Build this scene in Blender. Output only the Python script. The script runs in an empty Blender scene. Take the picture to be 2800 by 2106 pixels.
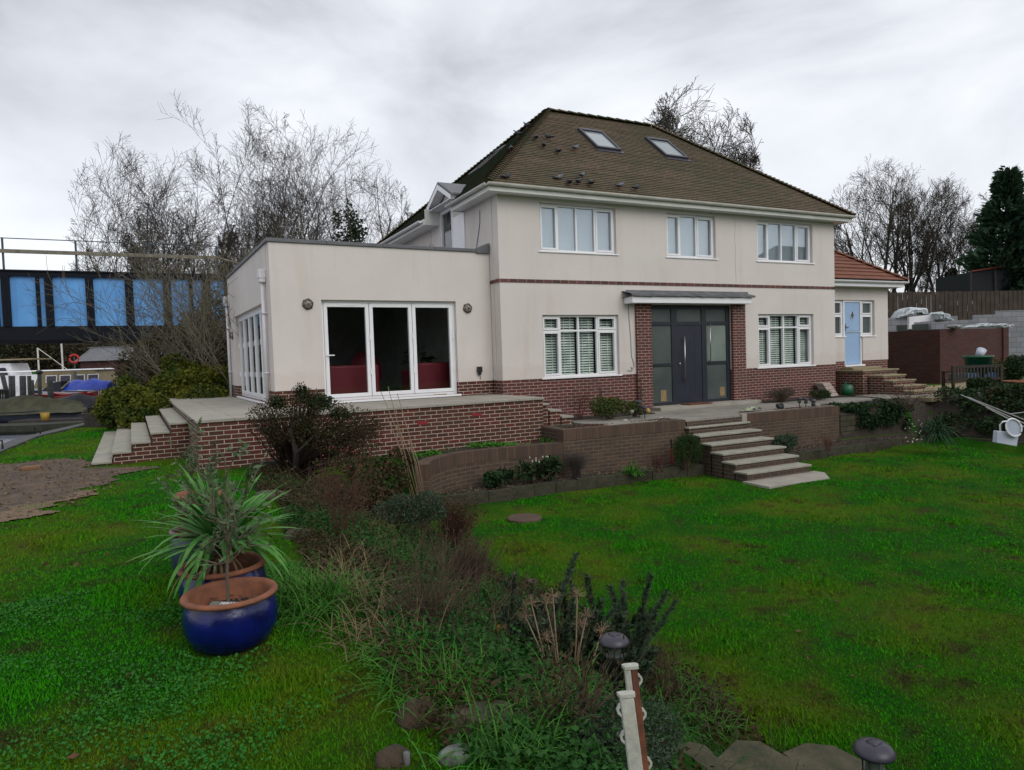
import bpy, math, random
import numpy as np
from mathutils import Vector, Matrix

sc = bpy.context.scene
COL = sc.collection
rnd = random.Random(7)
RS = np.random.RandomState(11)
R = math.radians

# ------------------------------------------------------------------ camera
FPX = 1861.0
CAM = Vector((-6.648, -13.851, 0.524))
RT = Vector((0.894575, -0.445720, -0.032701)).normalized()
UP = Vector((0.047545, 0.022158, 0.998623)).normalized()
FW = Vector((0.444381, 0.894898, -0.041014)).normalized()
cd = bpy.data.cameras.new('camera'); cam = bpy.data.objects.new('camera', cd); COL.objects.link(cam)
cd.sensor_fit = 'HORIZONTAL'; cd.sensor_width = 36.0; cd.lens = 36.0 * FPX / 2800.0
cd.clip_start = 0.05; cd.clip_end = 1500
M3 = Matrix((RT, UP, -FW)).transposed()
cam.matrix_world = Matrix.Translation(CAM) @ M3.to_4x4()
sc.camera = cam
def at(dx, dy, D):
    "world point seen at display position (2212 px wide photo) at depth D metres"
    return CAM + FW * D + RT * ((dx * 1.2658 - 1400) * D / FPX) + UP * ((1053 - dy * 1.2658) * D / FPX)
def onz(dx, dy, z):
    r = FW + RT * ((dx * 1.2658 - 1400) / FPX) + UP * ((1053 - dy * 1.2658) / FPX)
    return CAM + r * ((z - CAM.z) / r.z)

# ------------------------------------------------------------------ world + sun
w = bpy.data.worlds.new('World'); sc.world = w; w.use_nodes = True
nt = w.node_tree; nt.nodes.clear()
def N(nt, t, **k):
    n = nt.nodes.new(t)
    for a, b in k.items(): setattr(n, a, b)
    return n
SUN_EL, SUN_AZ = R(38), R(168)      # azimuth clockwise from +Y
out = N(nt, 'ShaderNodeOutputWorld'); bg = N(nt, 'ShaderNodeBackground'); bg2 = N(nt, 'ShaderNodeBackground'); ad = N(nt, 'ShaderNodeAddShader')
sky = N(nt, 'ShaderNodeTexSky', sky_type='NISHITA', sun_disc=False, sun_elevation=SUN_EL, sun_rotation=SUN_AZ)
nt.links.new(sky.outputs[0], bg2.inputs[0]); bg2.inputs[1].default_value = 0.012
tc = N(nt, 'ShaderNodeTexCoord'); mp = N(nt, 'ShaderNodeMapping'); mp.inputs['Scale'].default_value = (1, 1, 2.3); mp.inputs['Rotation'].default_value = (0.15, 0.1, 0.9)
no = N(nt, 'ShaderNodeTexNoise'); no.inputs['Scale'].default_value = 2.1; no.inputs['Detail'].default_value = 7; no.inputs['Roughness'].default_value = .52; no.inputs['Distortion'].default_value = .35
rp = N(nt, 'ShaderNodeValToRGB')
e = rp.color_ramp.elements
e[0].position = .36; e[0].color = (.43, .44, .475, 1); e[1].position = .64; e[1].color = (.86, .88, .91, 1)
m_ = rp.color_ramp.elements.new(.5); m_.color = (.66, .68, .72, 1)
nt.links.new(tc.outputs['Generated'], mp.inputs[0]); nt.links.new(mp.outputs[0], no.inputs['Vector']); nt.links.new(no.outputs[0], rp.inputs[0])
sx = N(nt, 'ShaderNodeSeparateXYZ'); nt.links.new(tc.outputs['Generated'], sx.inputs[0])
hz = N(nt, 'ShaderNodeMapRange'); hz.inputs[1].default_value = .0; hz.inputs[2].default_value = .5; hz.inputs[3].default_value = .75; hz.inputs[4].default_value = 0
nt.links.new(sx.outputs[2], hz.inputs[0])
mx = N(nt, 'ShaderNodeMixRGB'); mx.inputs[2].default_value = (.82, .84, .88, 1)
nt.links.new(hz.outputs[0], mx.inputs[0]); nt.links.new(rp.outputs[0], mx.inputs[1])
nt.links.new(mx.outputs[0], bg.inputs[0]); bg.inputs[1].default_value = 1.14
nt.links.new(bg.outputs[0], ad.inputs[0]); nt.links.new(bg2.outputs[0], ad.inputs[1]); nt.links.new(ad.outputs[0], out.inputs[0])
sl = bpy.data.lights.new('sun', 'SUN'); sl.energy = 1.35; sl.angle = R(45); sl.color = (1, .965, .92)
so = bpy.data.objects.new('sun', sl); COL.objects.link(so)
sd = Vector((math.sin(SUN_AZ) * math.cos(SUN_EL), math.cos(SUN_AZ) * math.cos(SUN_EL), math.sin(SUN_EL)))
so.rotation_euler = (-sd).to_track_quat('-Z', 'Y').to_euler()
sc.view_settings.view_transform = 'Standard'; sc.view_settings.look = 'None'; sc.view_settings.exposure = 0; sc.view_settings.gamma = 1
sc.render.engine = 'CYCLES'
sc.cycles.max_bounces = 6; sc.cycles.transparent_max_bounces = 12

# ------------------------------------------------------------------ materials
MATS = {}
def newmat(name):
    m = bpy.data.materials.new(name); m.use_nodes = True; MATS[name] = m
    return m, m.node_tree, m.node_tree.nodes['Principled BSDF']
def c4(c): return (c[0], c[1], c[2], 1)
def noise(nt, scale, detail=4, rough=.5, vec=None):
    n = N(nt, 'ShaderNodeTexNoise'); n.inputs['Scale'].default_value = scale; n.inputs['Detail'].default_value = detail; n.inputs['Roughness'].default_value = rough
    if vec is None:
        g = N(nt, 'ShaderNodeNewGeometry'); vec = g.outputs['Position']
    nt.links.new(vec, n.inputs['Vector'])
    return n
def ramp(nt, src, stops):
    r = N(nt, 'ShaderNodeValToRGB'); el = r.color_ramp.elements
    while len(el) > 1: el.remove(el[-1])
    el[0].position = stops[0][0]; el[0].color = c4(stops[0][1])
    for p, c in stops[1:]:
        x = el.new(p); x.color = c4(c)
    nt.links.new(src, r.inputs[0]); return r
def mixc(nt, f, a, b, mode='MIX'):
    m = N(nt, 'ShaderNodeMixRGB', blend_type=mode)
    for i, v in ((0, f), (1, a), (2, b)):
        if hasattr(v, 'is_output') or hasattr(v, 'links'): nt.links.new(v, m.inputs[i])
        elif i == 0: m.inputs[0].default_value = v
        else: m.inputs[i].default_value = c4(v)
    return m.outputs[0]
def bump(nt, b, src, strength, dist=.01):
    n = N(nt, 'ShaderNodeBump'); n.inputs['Strength'].default_value = strength; n.inputs['Distance'].default_value = dist
    nt.links.new(src, n.inputs['Height']); nt.links.new(n.outputs[0], b.inputs['Normal'])
def mat(name, c, rough=.7, c2=None, ns=6, nd=5, lo=.35, hi=.65, bs=0, bscale=60, bd=.01, metal=0, spec=.5, obj=False):
    m, nt, b = newmat(name)
    b.inputs['Roughness'].default_value = rough; b.inputs['Metallic'].default_value = metal; b.inputs['Specular IOR Level'].default_value = spec
    vec = None
    if obj:
        t = N(nt, 'ShaderNodeTexCoord'); vec = t.outputs['Object']
    if c2 is None: c2 = tuple(x * .78 for x in c)
    n = noise(nt, ns, nd, .6, vec)
    r = ramp(nt, n.outputs[0], [(lo, c), (hi, c2)]); nt.links.new(r.outputs[0], b.inputs['Base Color'])
    if bs:
        n2 = noise(nt, bscale, 3, .6, vec); bump(nt, b, n2.outputs[0], bs, bd)
    return m
def wallvec(nt, rot=False):
    "(along the wall, height) coordinates for brickwork from world position and face normal"
    g = N(nt, 'ShaderNodeNewGeometry'); p = N(nt, 'ShaderNodeSeparateXYZ'); n = N(nt, 'ShaderNodeSeparateXYZ')
    nt.links.new(g.outputs['Position'], p.inputs[0]); nt.links.new(g.outputs['True Normal'], n.inputs[0])
    ab = []
    for i in range(3):
        a = N(nt, 'ShaderNodeMath', operation='ABSOLUTE'); nt.links.new(n.outputs[i], a.inputs[0]); ab.append(a.outputs[0])
    gt = N(nt, 'ShaderNodeMath', operation='GREATER_THAN'); nt.links.new(ab[0], gt.inputs[0]); nt.links.new(ab[1], gt.inputs[1])
    u = N(nt, 'ShaderNodeMix', data_type='FLOAT'); nt.links.new(gt.outputs[0], u.inputs[0]); nt.links.new(p.outputs[0], u.inputs[2]); nt.links.new(p.outputs[1], u.inputs[3])
    gz = N(nt, 'ShaderNodeMath', operation='GREATER_THAN'); nt.links.new(ab[2], gz.inputs[0]); gz.inputs[1].default_value = .7
    v = N(nt, 'ShaderNodeMix', data_type='FLOAT'); nt.links.new(gz.outputs[0], v.inputs[0]); nt.links.new(p.outputs[2], v.inputs[2]); nt.links.new(p.outputs[1], v.inputs[3])
    c = N(nt, 'ShaderNodeCombineXYZ')
    nt.links.new(u.outputs[0], c.inputs[1 if rot else 0]); nt.links.new(v.outputs[0], c.inputs[0 if rot else 1])
    return c.outputs[0]
def brick(name, a, b_, mortar, bw=.225, rh=.0725, ms=.011, rough=.8, uv=False, rot=False, off=.5, dirt=.35, odd=None, zoff=0, dirtc=(.05, .045, .035)):
    m, nt, b = newmat(name)
    b.inputs['Roughness'].default_value = rough
    if uv:
        t = N(nt, 'ShaderNodeUVMap'); vec = t.outputs[0]
    else: vec = wallvec(nt, rot)
    if zoff:
        mpn = N(nt, 'ShaderNodeMapping'); mpn.inputs['Location'].default_value = (0, zoff, 0); nt.links.new(vec, mpn.inputs[0]); vec = mpn.outputs[0]
    t = N(nt, 'ShaderNodeTexBrick'); t.offset = off
    nt.links.new(vec, t.inputs['Vector'])
    for k, v in (('Color1', c4(a)), ('Color2', c4(b_)), ('Mortar', c4(mortar))): t.inputs[k].default_value = v
    t.inputs['Scale'].default_value = 1; t.inputs['Mortar Size'].default_value = ms / 2; t.inputs['Mortar Smooth'].default_value = .15
    t.inputs['Brick Width'].default_value = bw; t.inputs['Row Height'].default_value = rh; t.inputs['Bias'].default_value = 0
    col = t.outputs[0]
    if odd:
        t2 = N(nt, 'ShaderNodeTexBrick'); t2.offset = off; nt.links.new(vec, t2.inputs['Vector'])
        t2.inputs['Color1'].default_value = (0, 0, 0, 1); t2.inputs['Color2'].default_value = (1, 1, 1, 1); t2.inputs['Mortar'].default_value = (0, 0, 0, 1)
        t2.inputs['Scale'].default_value = 1; t2.inputs['Mortar Size'].default_value = ms / 2; t2.inputs['Brick Width'].default_value = bw; t2.inputs['Row Height'].default_value = rh
        gr = ramp(nt, t2.outputs[0], [(.0, (0, 0, 0)), (.975, (0, 0, 0)), (.985, (1, 1, 1))])
        col = mixc(nt, gr.outputs[0], col, odd)
    n = noise(nt, 2.3, 5, .6); rr = ramp(nt, n.outputs[0], [(.42, (0, 0, 0)), (.75, (dirt, dirt, dirt))])
    col = mixc(nt, rr.outputs[0], col, dirtc)
    n3 = noise(nt, 55, 3, .7); r3 = ramp(nt, n3.outputs[0], [(.3, (.72, .72, .72)), (.7, (1.12, 1.12, 1.12))])
    col = mixc(nt, 1, col, r3.outputs[0], 'MULTIPLY')
    nt.links.new(col, b.inputs['Base Color'])
    inv = N(nt, 'ShaderNodeMath', operation='SUBTRACT'); inv.inputs[0].default_value = 1; nt.links.new(t.outputs['Fac'], inv.inputs[1])
    bump(nt, b, inv.outputs[0], .5, .006)
    return m
BRED = brick('red_brick', (.115, .019, .010), (.056, .011, .007), (.46, .39, .31), ms=.0135, dirt=.42, dirtc=(.05, .05, .03))
BREDH = brick('house_brick', (.135, .027, .019), (.070, .016, .013), (.43, .34, .29), ms=.0130, dirt=.5, dirtc=(.1, .055, .05))
BSTR = brick('string_brick', (.16, .05, .045), (.07, .028, .026), (.42, .35, .32), rh=.2, dirt=.3)
BBRN = brick('brown_brick', (.105, .062, .038), (.070, .043, .030), (.17, .125, .092), ms=.012, dirt=.5, dirtc=(.022, .026, .014), uv=True)
BSOL = brick('soldier_brick', (.115, .066, .042), (.070, .043, .031), (.035, .028, .02), bw=.0725, rh=.5, ms=.008, off=0, dirt=.3, uv=True, dirtc=(.03, .032, .018))
BFAR = brick('dark_red_brick', (.075, .018, .011), (.042, .011, .008), (.035, .016, .012), ms=.008, dirt=.3)
BBLK = brick('concrete_block', (.26, .27, .30), (.19, .20, .225), (.10, .085, .09), bw=.45, rh=.225, ms=.012, dirt=.25, dirtc=(.3, .27, .24))
STN = brick('stone_bank', (.08, .065, .035), (.045, .04, .022), (.018, .017, .01), bw=.34, rh=.13, ms=.03, dirt=.7, dirtc=(.02, .03, .008))

def render_mat():
    m, nt, b = newmat('cream_render'); b.inputs['Roughness'].default_value = .9; b.inputs['Specular IOR Level'].default_value = .2
    n = noise(nt, .7, 4, .6); r = ramp(nt, n.outputs[0], [(.3, (.68, .63, .595)), (.7, (.62, .57, .535))])
    n2 = noise(nt, 160, 2, .5); r2 = ramp(nt, n2.outputs[0], [(.3, (.88, .88, .88)), (.7, (1.04, 1.04, 1.04))])
    g = N(nt, 'ShaderNodeNewGeometry'); mp = N(nt, 'ShaderNodeMapping'); mp.inputs['Scale'].default_value = (1.6, 1.6, .22); nt.links.new(g.outputs['Position'], mp.inputs[0])
    n4 = noise(nt, 1.6, 6, .6, mp.outputs[0]); r4 = ramp(nt, n4.outputs[0], [(.54, (1, 1, 1)), (.85, (.90, .86, .80))])
    c = mixc(nt, 1, r.outputs[0], r2.outputs[0], 'MULTIPLY'); c = mixc(nt, 1, c, r4.outputs[0], 'MULTIPLY')
    sz = N(nt, 'ShaderNodeSeparateXYZ'); nt.links.new(g.outputs['Position'], sz.inputs[0]); nd = noise(nt, 5, 5, .7)
    ad_ = N(nt, 'ShaderNodeMath', operation='MULTIPLY_ADD'); nt.links.new(nd.outputs[0], ad_.inputs[0]); ad_.inputs[1].default_value = -.55; nt.links.new(sz.outputs[2], ad_.inputs[2])
    r6 = ramp(nt, ad_.outputs[0], [(.0, (.955, .94, .92)), (.10, (1, 1, 1))]); c = mixc(nt, 1, c, r6.outputs[0], 'MULTIPLY')
    # small dark specks left by fixings
    v = N(nt, 'ShaderNodeTexVoronoi'); v.inputs['Scale'].default_value = 1.1; g2 = N(nt, 'ShaderNodeNewGeometry'); nt.links.new(g2.outputs['Position'], v.inputs['Vector'])
    r5 = ramp(nt, v.outputs['Distance'], [(.0, (.25, .25, .2)), (.022, (.25, .25, .2)), (.026, (1, 1, 1))])
    c = mixc(nt, 1, c, r5.outputs[0], 'MULTIPLY')
    nt.links.new(c, b.inputs['Base Color']); n3 = noise(nt, 190, 3, .6); bump(nt, b, n3.outputs[0], .35, .004)
    return m
RENDER = render_mat()
WHITE = mat('white_upvc', (.80, .80, .82), .35, (.76, .76, .78), ns=3)
OFFW = mat('off_white_plastic', (.60, .59, .55), .4, (.42, .41, .35), ns=2.5, lo=.4, hi=.8)
PIPE = mat('white_pipe', (.68, .66, .68), .35, (.6, .58, .6), ns=3)
ANTH = mat('anthracite_frame', (.018, .024, .032), .4, (.014, .018, .025), ns=3)
NAVY = mat('navy_door', (.016, .020, .035), .45, (.012, .015, .027), ns=3, bs=.1, bscale=90)
STEEL = mat('steel', (.45, .45, .46), .3, metal=1, ns=3)
LEAD = mat('lead', (.085, .09, .10), .55, (.15, .155, .165), ns=5, bs=.3, bscale=12, bd=.02)
COPE = mat('coping_felt', (.09, .095, .105), .6, (.13, .13, .14), ns=3)
BLUED = mat('pale_blue_door', (.30, .45, .66), .4, (.28, .42, .62), ns=3)
SLATM = mat('blind_slat', (.82, .88, .82), .6, (.5, .56, .53), ns=3)
CURT = mat('blind_fabric', (.78, .80, .81), .8, (.68, .71, .73), ns=1.5)
PAVE = mat('sandstone_paving', (.36, .335, .285), .85, (.26, .24, .20), ns=2.4, nd=7, lo=.3, hi=.72, bs=.3, bscale=25)
PAVE2 = mat('worn_paving', (.30, .28, .245), .85, (.17, .155, .13), ns=1.6, nd=8, lo=.3, hi=.7, bs=.3, bscale=25)
TREAD = mat('step_tread', (.34, .325, .27), .85, (.20, .195, .15), ns=3, nd=7, lo=.35, hi=.8, bs=.25, bscale=30)
GOLDS = mat('ochre_paving', (.30, .245, .14), .85, (.2, .165, .1), ns=3, bs=.2, bscale=30)
SOIL = mat('soil', (.045, .033, .024), .95, (.02, .015, .011), ns=14, nd=8, bs=.8, bscale=40, bd=.03)
EDGE = mat('edging_block', (.055, .048, .028), .9, (.028, .03, .014), ns=9, nd=8, bs=1, bscale=30, bd=.03)
ROCK = mat('rock', (.085, .072, .045), .9, (.025, .034, .012), ns=7, nd=8, bs=.8, bscale=18, bd=.03)
FLAG = mat('flagstone', (.085, .070, .040), .9, (.035, .036, .016), ns=6, nd=9, bs=.6, bscale=24, bd=.02)
TIMB = mat('old_timber', (.05, .042, .035), .85, (.025, .022, .02), ns=8, bs=.6, bscale=20, bd=.02)
DWOOD = mat('dark_bench_wood', (.03, .02, .013), .6, (.018, .014, .009), ns=12)
BARK = mat('bark', (.070, .058, .046), .95, (.042, .036, .028), ns=5, bs=.5, bscale=20, bd=.02)
BARKG = mat('green_bark', (.17, .15, .10), .95, (.09, .08, .055), ns=5)
TWIG = mat('brown_twig', (.10, .065, .042), .9, (.06, .035, .022), ns=9)
TWIGR = mat('red_twig', (.12, .045, .03), .9, (.07, .028, .02), ns=9)
DEAD = mat('dead_grass', (.20, .145, .07), .9, (.10, .065, .032), ns=9)
CANE = mat('cane', (.25, .17, .10), .7, (.16, .11, .065), ns=9)
IRONB = mat('bridge_dark_paint', (.004, .006, .010), .7, (.007, .009, .014), ns=2, bs=.2, bscale=12, spec=.15)
BRBL = mat('bridge_blue_paint', (.10, .32, .66), .55, (.06, .22, .50), ns=1.2, nd=8, lo=.35, hi=.75)
RAILM = mat('railing_paint', (.04, .065, .085), .6, ns=5)
TROUGH = mat('cable_trough', (.19, .17, .12), .7, (.1, .09, .07), ns=4)
BLUEG = mat('blue_glaze', (.004, .009, .125), .22, (.002, .005, .045), ns=7, nd=8, spec=.55, bs=.15, bscale=40)
TEALG = mat('teal_glaze', (.035, .06, .09), .3, (.012, .022, .05), ns=5)
TERRA = mat('terracotta', (.27, .10, .048), .8, (.17, .065, .035), ns=9, nd=6, bs=.2, bscale=40)
BLACKP = mat('black_plastic', (.012, .012, .016), .35, (.02, .02, .026), ns=9)
LAMPC = mat('lamp_cap', (.03, .028, .042), .4, (.045, .04, .055), ns=9)
GREYP = mat('grey_plastic', (.16, .17, .17), .5, ns=6)
GREENP = mat('green_plastic', (.008, .10, .045), .4, (.006, .075, .035), ns=5)
SOFA = mat('red_sofa', (.14, .004, .018), .6, (.16, .004, .015), ns=5)
INW = mat('interior_wall', (.34, .33, .31), .8, ns=3)
INF = mat('interior_floor', (.16, .14, .12), .3, ns=3)
TANV = mat('tan_canvas', (.22, .17, .085), .7, (.16, .125, .065), ns=3)
WHCV = mat('white_hull', (.82, .82, .84), .5, (.66, .67, .70), ns=2)
TARPB = mat('blue_tarp', (.012, .06, .50), .45, (.008, .04, .33), ns=3, bs=.8, bscale=5, bd=.05)
TARPG = mat('green_tarp', (.085, .085, .05), .7, (.05, .052, .032), ns=3, bs=.8, bscale=4, bd=.06)
TARPN = mat('navy_tarp', (.012, .017, .03), .6, (.02, .025, .04), ns=3, bs=.6, bscale=4, bd=.05)
POSTM = mat('weathered_post', (.09, .105, .10), .85, (.045, .05, .045), ns=5)
REDP = mat('red_paint', (.45, .015, .012), .5, ns=5)
ORNG = mat('orange_plastic', (.38, .06, .015), .6, ns=5)
YELP = mat('yellow_tub', (.36, .22, .02), .5, ns=5)
FENCEM = mat('fence_board', (.060, .042, .030), .9, (.032, .023, .017), ns=3, nd=8)
NETM = mat('dark_netting', (.008, .011, .013), .9, ns=9)
PLASW = mat('white_sheet', (.58, .62, .64), .45, (.42, .47, .50), ns=5, bs=.9, bscale=7, bd=.05)
WBOX = mat('frosted_box', (.50, .54, .60), .35, (.40, .45, .55), ns=6)
PEELW = mat('peeling_white', (.46, .46, .40), .7, (.30, .30, .25), ns=16, nd=7, lo=.4, hi=.7, bs=.3, bscale=40)
RUSTW = mat('rusty_wood', (.20, .065, .025), .85, (.08, .03, .018), ns=18, nd=7, bs=.3, bscale=40)
MAT_ = mat('coir_mat', (.15, .05, .018), .95, (.10, .035, .014), ns=30)
PIGM = mat('pigeon_grey', (.042, .046, .060), .7, (.016, .017, .024), ns=14, nd=3, obj=True)
PIGL = mat('pigeon_pale', (.15, .155, .18), .7, (.05, .052, .065), ns=12, nd=3, obj=True)
PINK = mat('pink_leg', (.35, .07, .05), .6, ns=9)
HOSE = mat('dark_hose', (.01, .012, .012), .4, ns=9)
BERRY = mat('red_berry', (.22, .006, .014), .3, ns=9)
FLW = mat('white_bud', (.48, .46, .36), .7, ns=9)
YLEAF = mat('yellow_leaf', (.42, .24, .02), .7, (.3, .15, .02), ns=9)
DLEAF = mat('fallen_leaf', (.13, .06, .032), .9, (.08, .035, .022), ns=9)

def leafmat(name, a, b_, scale=3, tr=.15):
    m, nt, b = newmat(name); b.inputs['Roughness'].default_value = .65; b.inputs['Specular IOR Level'].default_value = .12
    n = noise(nt, scale, 4, .7); r = ramp(nt, n.outputs[0], [(.35, a), (.65, b_)]); nt.links.new(r.outputs[0], b.inputs['Base Color'])
    return m
L_DARK = leafmat('dark_leaf', (.012, .028, .010), (.026, .05, .016), 9)
L_BOX = leafmat('box_leaf', (.035, .06, .015), (.075, .09, .025), 9)
L_MIX = leafmat('brown_green_leaf', (.062, .036, .018), (.026, .036, .013), 3.5)
L_HEDG = leafmat('hedge_leaf', (.020, .048, .010), (.135, .135, .012), 1.3)
L_IVY = leafmat('ivy_leaf', (.010, .030, .012), (.025, .06, .02), 5)
L_OLIV = leafmat('olive_leaf', (.06, .115, .05), (.12, .17, .09), 12)
L_YUC = leafmat('strap_leaf', (.04, .17, .03), (.11, .26, .06), 6)
L_GRN = leafmat('fresh_leaf', (.025, .13, .012), (.065, .17, .02), 12)
L_ROSM = leafmat('rosemary_leaf', (.024, .050, .026), (.062, .088, .052), 14)
L_CON = leafmat('conifer_leaf', (.020, .055, .030), (.045, .080, .042), 2)
L_BED = leafmat('bed_leaf', (.012, .058, .010), (.030, .095, .016), 6)
L_CLOV = leafmat('clover_leaf', (.016, .115, .014), (.036, .16, .018), 7)

def glassmat(name, ior=1.5, tint=(1, 1, 1), boost=0.0, rough=0.0):
    m = bpy.data.materials.new(name); m.use_nodes = True; nt = m.node_tree; nt.nodes.clear()
    o = N(nt, 'ShaderNodeOutputMaterial'); t = N(nt, 'ShaderNodeBsdfTransparent'); t.inputs[0].default_value = c4(tint)
    g = N(nt, 'ShaderNodeBsdfGlossy'); g.inputs['Roughness'].default_value = rough; g.inputs['Color'].default_value = (.95, .97, 1, 1)
    f = N(nt, 'ShaderNodeFresnel'); f.inputs[0].default_value = ior
    a = N(nt, 'ShaderNodeMath', operation='ADD', use_clamp=True); a.inputs[1].default_value = boost; nt.links.new(f.outputs[0], a.inputs[0]); ge = N(nt, 'ShaderNodeNewGeometry'); iv = N(nt, 'ShaderNodeMath', operation='SUBTRACT'); iv.inputs[0].default_value = 1; nt.links.new(ge.outputs['Backfacing'], iv.inputs[1]); mu = N(nt, 'ShaderNodeMath', operation='MULTIPLY'); nt.links.new(a.outputs[0], mu.inputs[0]); nt.links.new(iv.outputs[0], mu.inputs[1]); a = mu
    mx = N(nt, 'ShaderNodeMixShader'); nt.links.new(a.outputs[0], mx.inputs[0]); nt.links.new(t.outputs[0], mx.inputs[1]); nt.links.new(g.outputs[0], mx.inputs[2])
    nt.links.new(mx.outputs[0], o.inputs[0]); return m
GL = glassmat('window_glass', 1.45, (.93, .95, .94), .01)
GLU = glassmat('upper_window_glass', 1.6, (.88, .91, .92), .42)
GLD = glassmat('dark_door_glass', 1.45, (.90, .92, .91), .05)
GLS = glassmat('side_door_glass', 1.55, (.72, .75, .75), .10)
FROST = mat('frosted_glass', (.085, .105, .10), .28, (.055, .07, .068), ns=1.2, spec=.6)
FROST2 = mat('pale_frosted_glass', (.20, .24, .21), .3, (.16, .19, .17), ns=2, spec=.6)
SKYG = mat('skylight_glass', (.25, .29, .30), .08, (.22, .26, .27), ns=2, spec=1.0)

def roofmat(name, a, b_, moss, bw, rh, mossamt, uv=True):
    m, nt, b = newmat(name); b.inputs['Roughness'].default_value = .9
    t = N(nt, 'ShaderNodeUVMap'); k = N(nt, 'ShaderNodeTexBrick'); nt.links.new(t.outputs[0], k.inputs['Vector']); k.offset = .5
    k.inputs['Color1'].default_value = c4(a); k.inputs['Color2'].default_value = c4(b_); k.inputs['Mortar'].default_value = (.012, .01, .008, 1)  # dark joints; along the rows they also paint the shade line between courses
    k.inputs['Scale'].default_value = 1; k.inputs['Mortar Size'].default_value = .007; k.inputs['Brick Width'].default_value = bw; k.inputs['Row Height'].default_value = rh
    n = noise(nt, .55, 6, .62); r = ramp(nt, n.outputs[0], [(.40, (0, 0, 0)), (.66, (mossamt,) * 3)])
    n2 = noise(nt, 9, 6, .7); r2 = ramp(nt, n2.outputs[0], [(.35, (0, 0, 0)), (.62, (mossamt,) * 3)])
    ml = mixc(nt, 1, r.outputs[0], r2.outputs[0], 'SCREEN')
    mc = mixc(nt, ml, k.outputs[0], moss)
    n3 = noise(nt, 30, 4, .7); r3 = ramp(nt, n3.outputs[0], [(.3, (.6, .6, .6)), (.75, (1.25, 1.2, 1.1))])
    c = mixc(nt, 1, mc, r3.outputs[0], 'MULTIPLY'); nt.links.new(c, b.inputs['Base Color'])
    bump(nt, b, n3.outputs[0], .5, .01)
    return m
TILE = roofmat('mossy_clay_tile', (.205, .125, .080), (.110, .080, .058), (.058, .066, .030), .165, .1, .48)
TILEW = roofmat('mossier_clay_tile', (.085, .062, .038), (.045, .04, .026), (.018, .050, .010), .165, .1, .9)
TILER = roofmat('red_concrete_tile', (.26, .095, .055), (.20, .07, .042), (.12, .06, .04), .3, .27, .3)
HIPM = mat('mossy_hip_tile', (.11, .062, .032), .9, (.048, .058, .02), ns=1.6, nd=8, lo=.35, hi=.6, bs=.6, bscale=25)
HIPR = mat('red_hip_tile', (.24, .10, .06), .9, (.15, .06, .04), ns=3)

def groundmat():
    "grass with mossy, worn and bare patches; mud path and mulch by world position"
    m, nt, b = newmat('lawn_ground'); b.inputs['Roughness'].default_value = .95; b.inputs['Specular IOR Level'].default_value = .1
    col = grasscol(nt, False)
    nt.links.new(col, b.inputs['Base Color']); n = noise(nt, 45, 6, .8); bump(nt, b, n.outputs[0], 1, .05)
    return m
def grasscol(nt, blade):
    n1 = noise(nt, .55, 5, .6); n2 = noise(nt, 2.6, 6, .7); n3 = noise(nt, 22, 4, .7)
    g = ramp(nt, n3.outputs[0], [(.3, (.014, .165, .002)), (.7, (.042, .27, .005))]) if blade else ramp(nt, n3.outputs[0], [(.3, (.008, .070, .002)), (.7, (.022, .12, .004))])
    moss = ramp(nt, n2.outputs[0], [(.4, (.070, .160, .005)), (.7, (.135, .140, .012))])
    f = ramp(nt, n1.outputs[0], [(.44, (0, 0, 0)), (.62, (.85, .85, .85))])
    c = mixc(nt, f.outputs[0], g.outputs[0], moss.outputs[0])
    f2 = ramp(nt, n2.outputs[0], [(.53, (0, 0, 0)), (.68, (.8, .8, .8))])
    br = ramp(nt, n3.outputs[0], [(.3, (.030, .024, .010)), (.7, (.060, .045, .022))])
    return mixc(nt, f2.outputs[0], c, br.outputs[0])
GRND = groundmat()
m, nt, b = newmat('grass_blade'); b.inputs['Roughness'].default_value = .8; b.inputs['Specular IOR Level'].default_value = .04
nt.links.new(grasscol(nt, True), b.inputs['Base Color']); BLADE = m
MUD = mat('wet_mud', (.135, .085, .048), .75, (.055, .037, .024), ns=3.5, nd=9, lo=.35, hi=.65, bs=1, bscale=25, bd=.05)
CHIP = mat('bark_chippings', (.22, .15, .085), .9, (.1, .065, .04), ns=30, nd=5, bs=.8, bscale=60, bd=.02)
GRIT = mat('tarmac_path', (.10, .095, .09), .9, (.05, .048, .045), ns=5, nd=8, bs=.5, bscale=60)
QUAY = mat('quay_concrete', (.10, .105, .105), .85, (.06, .062, .06), ns=4, nd=8, bs=.3, bscale=30)
m, nt, b = newmat('river_water'); b.inputs['Base Color'].default_value = (.16, .17, .21, 1); b.inputs['Roughness'].default_value = .25; b.inputs['Specular IOR Level'].default_value = 1
n = noise(nt, 1.3, 6, .65); bump(nt, b, n.outputs[0], .9, .12); WATER = m
FARB = leafmat('far_bank_foliage', (.018, .026, .012), (.050, .035, .022), .35)

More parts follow.
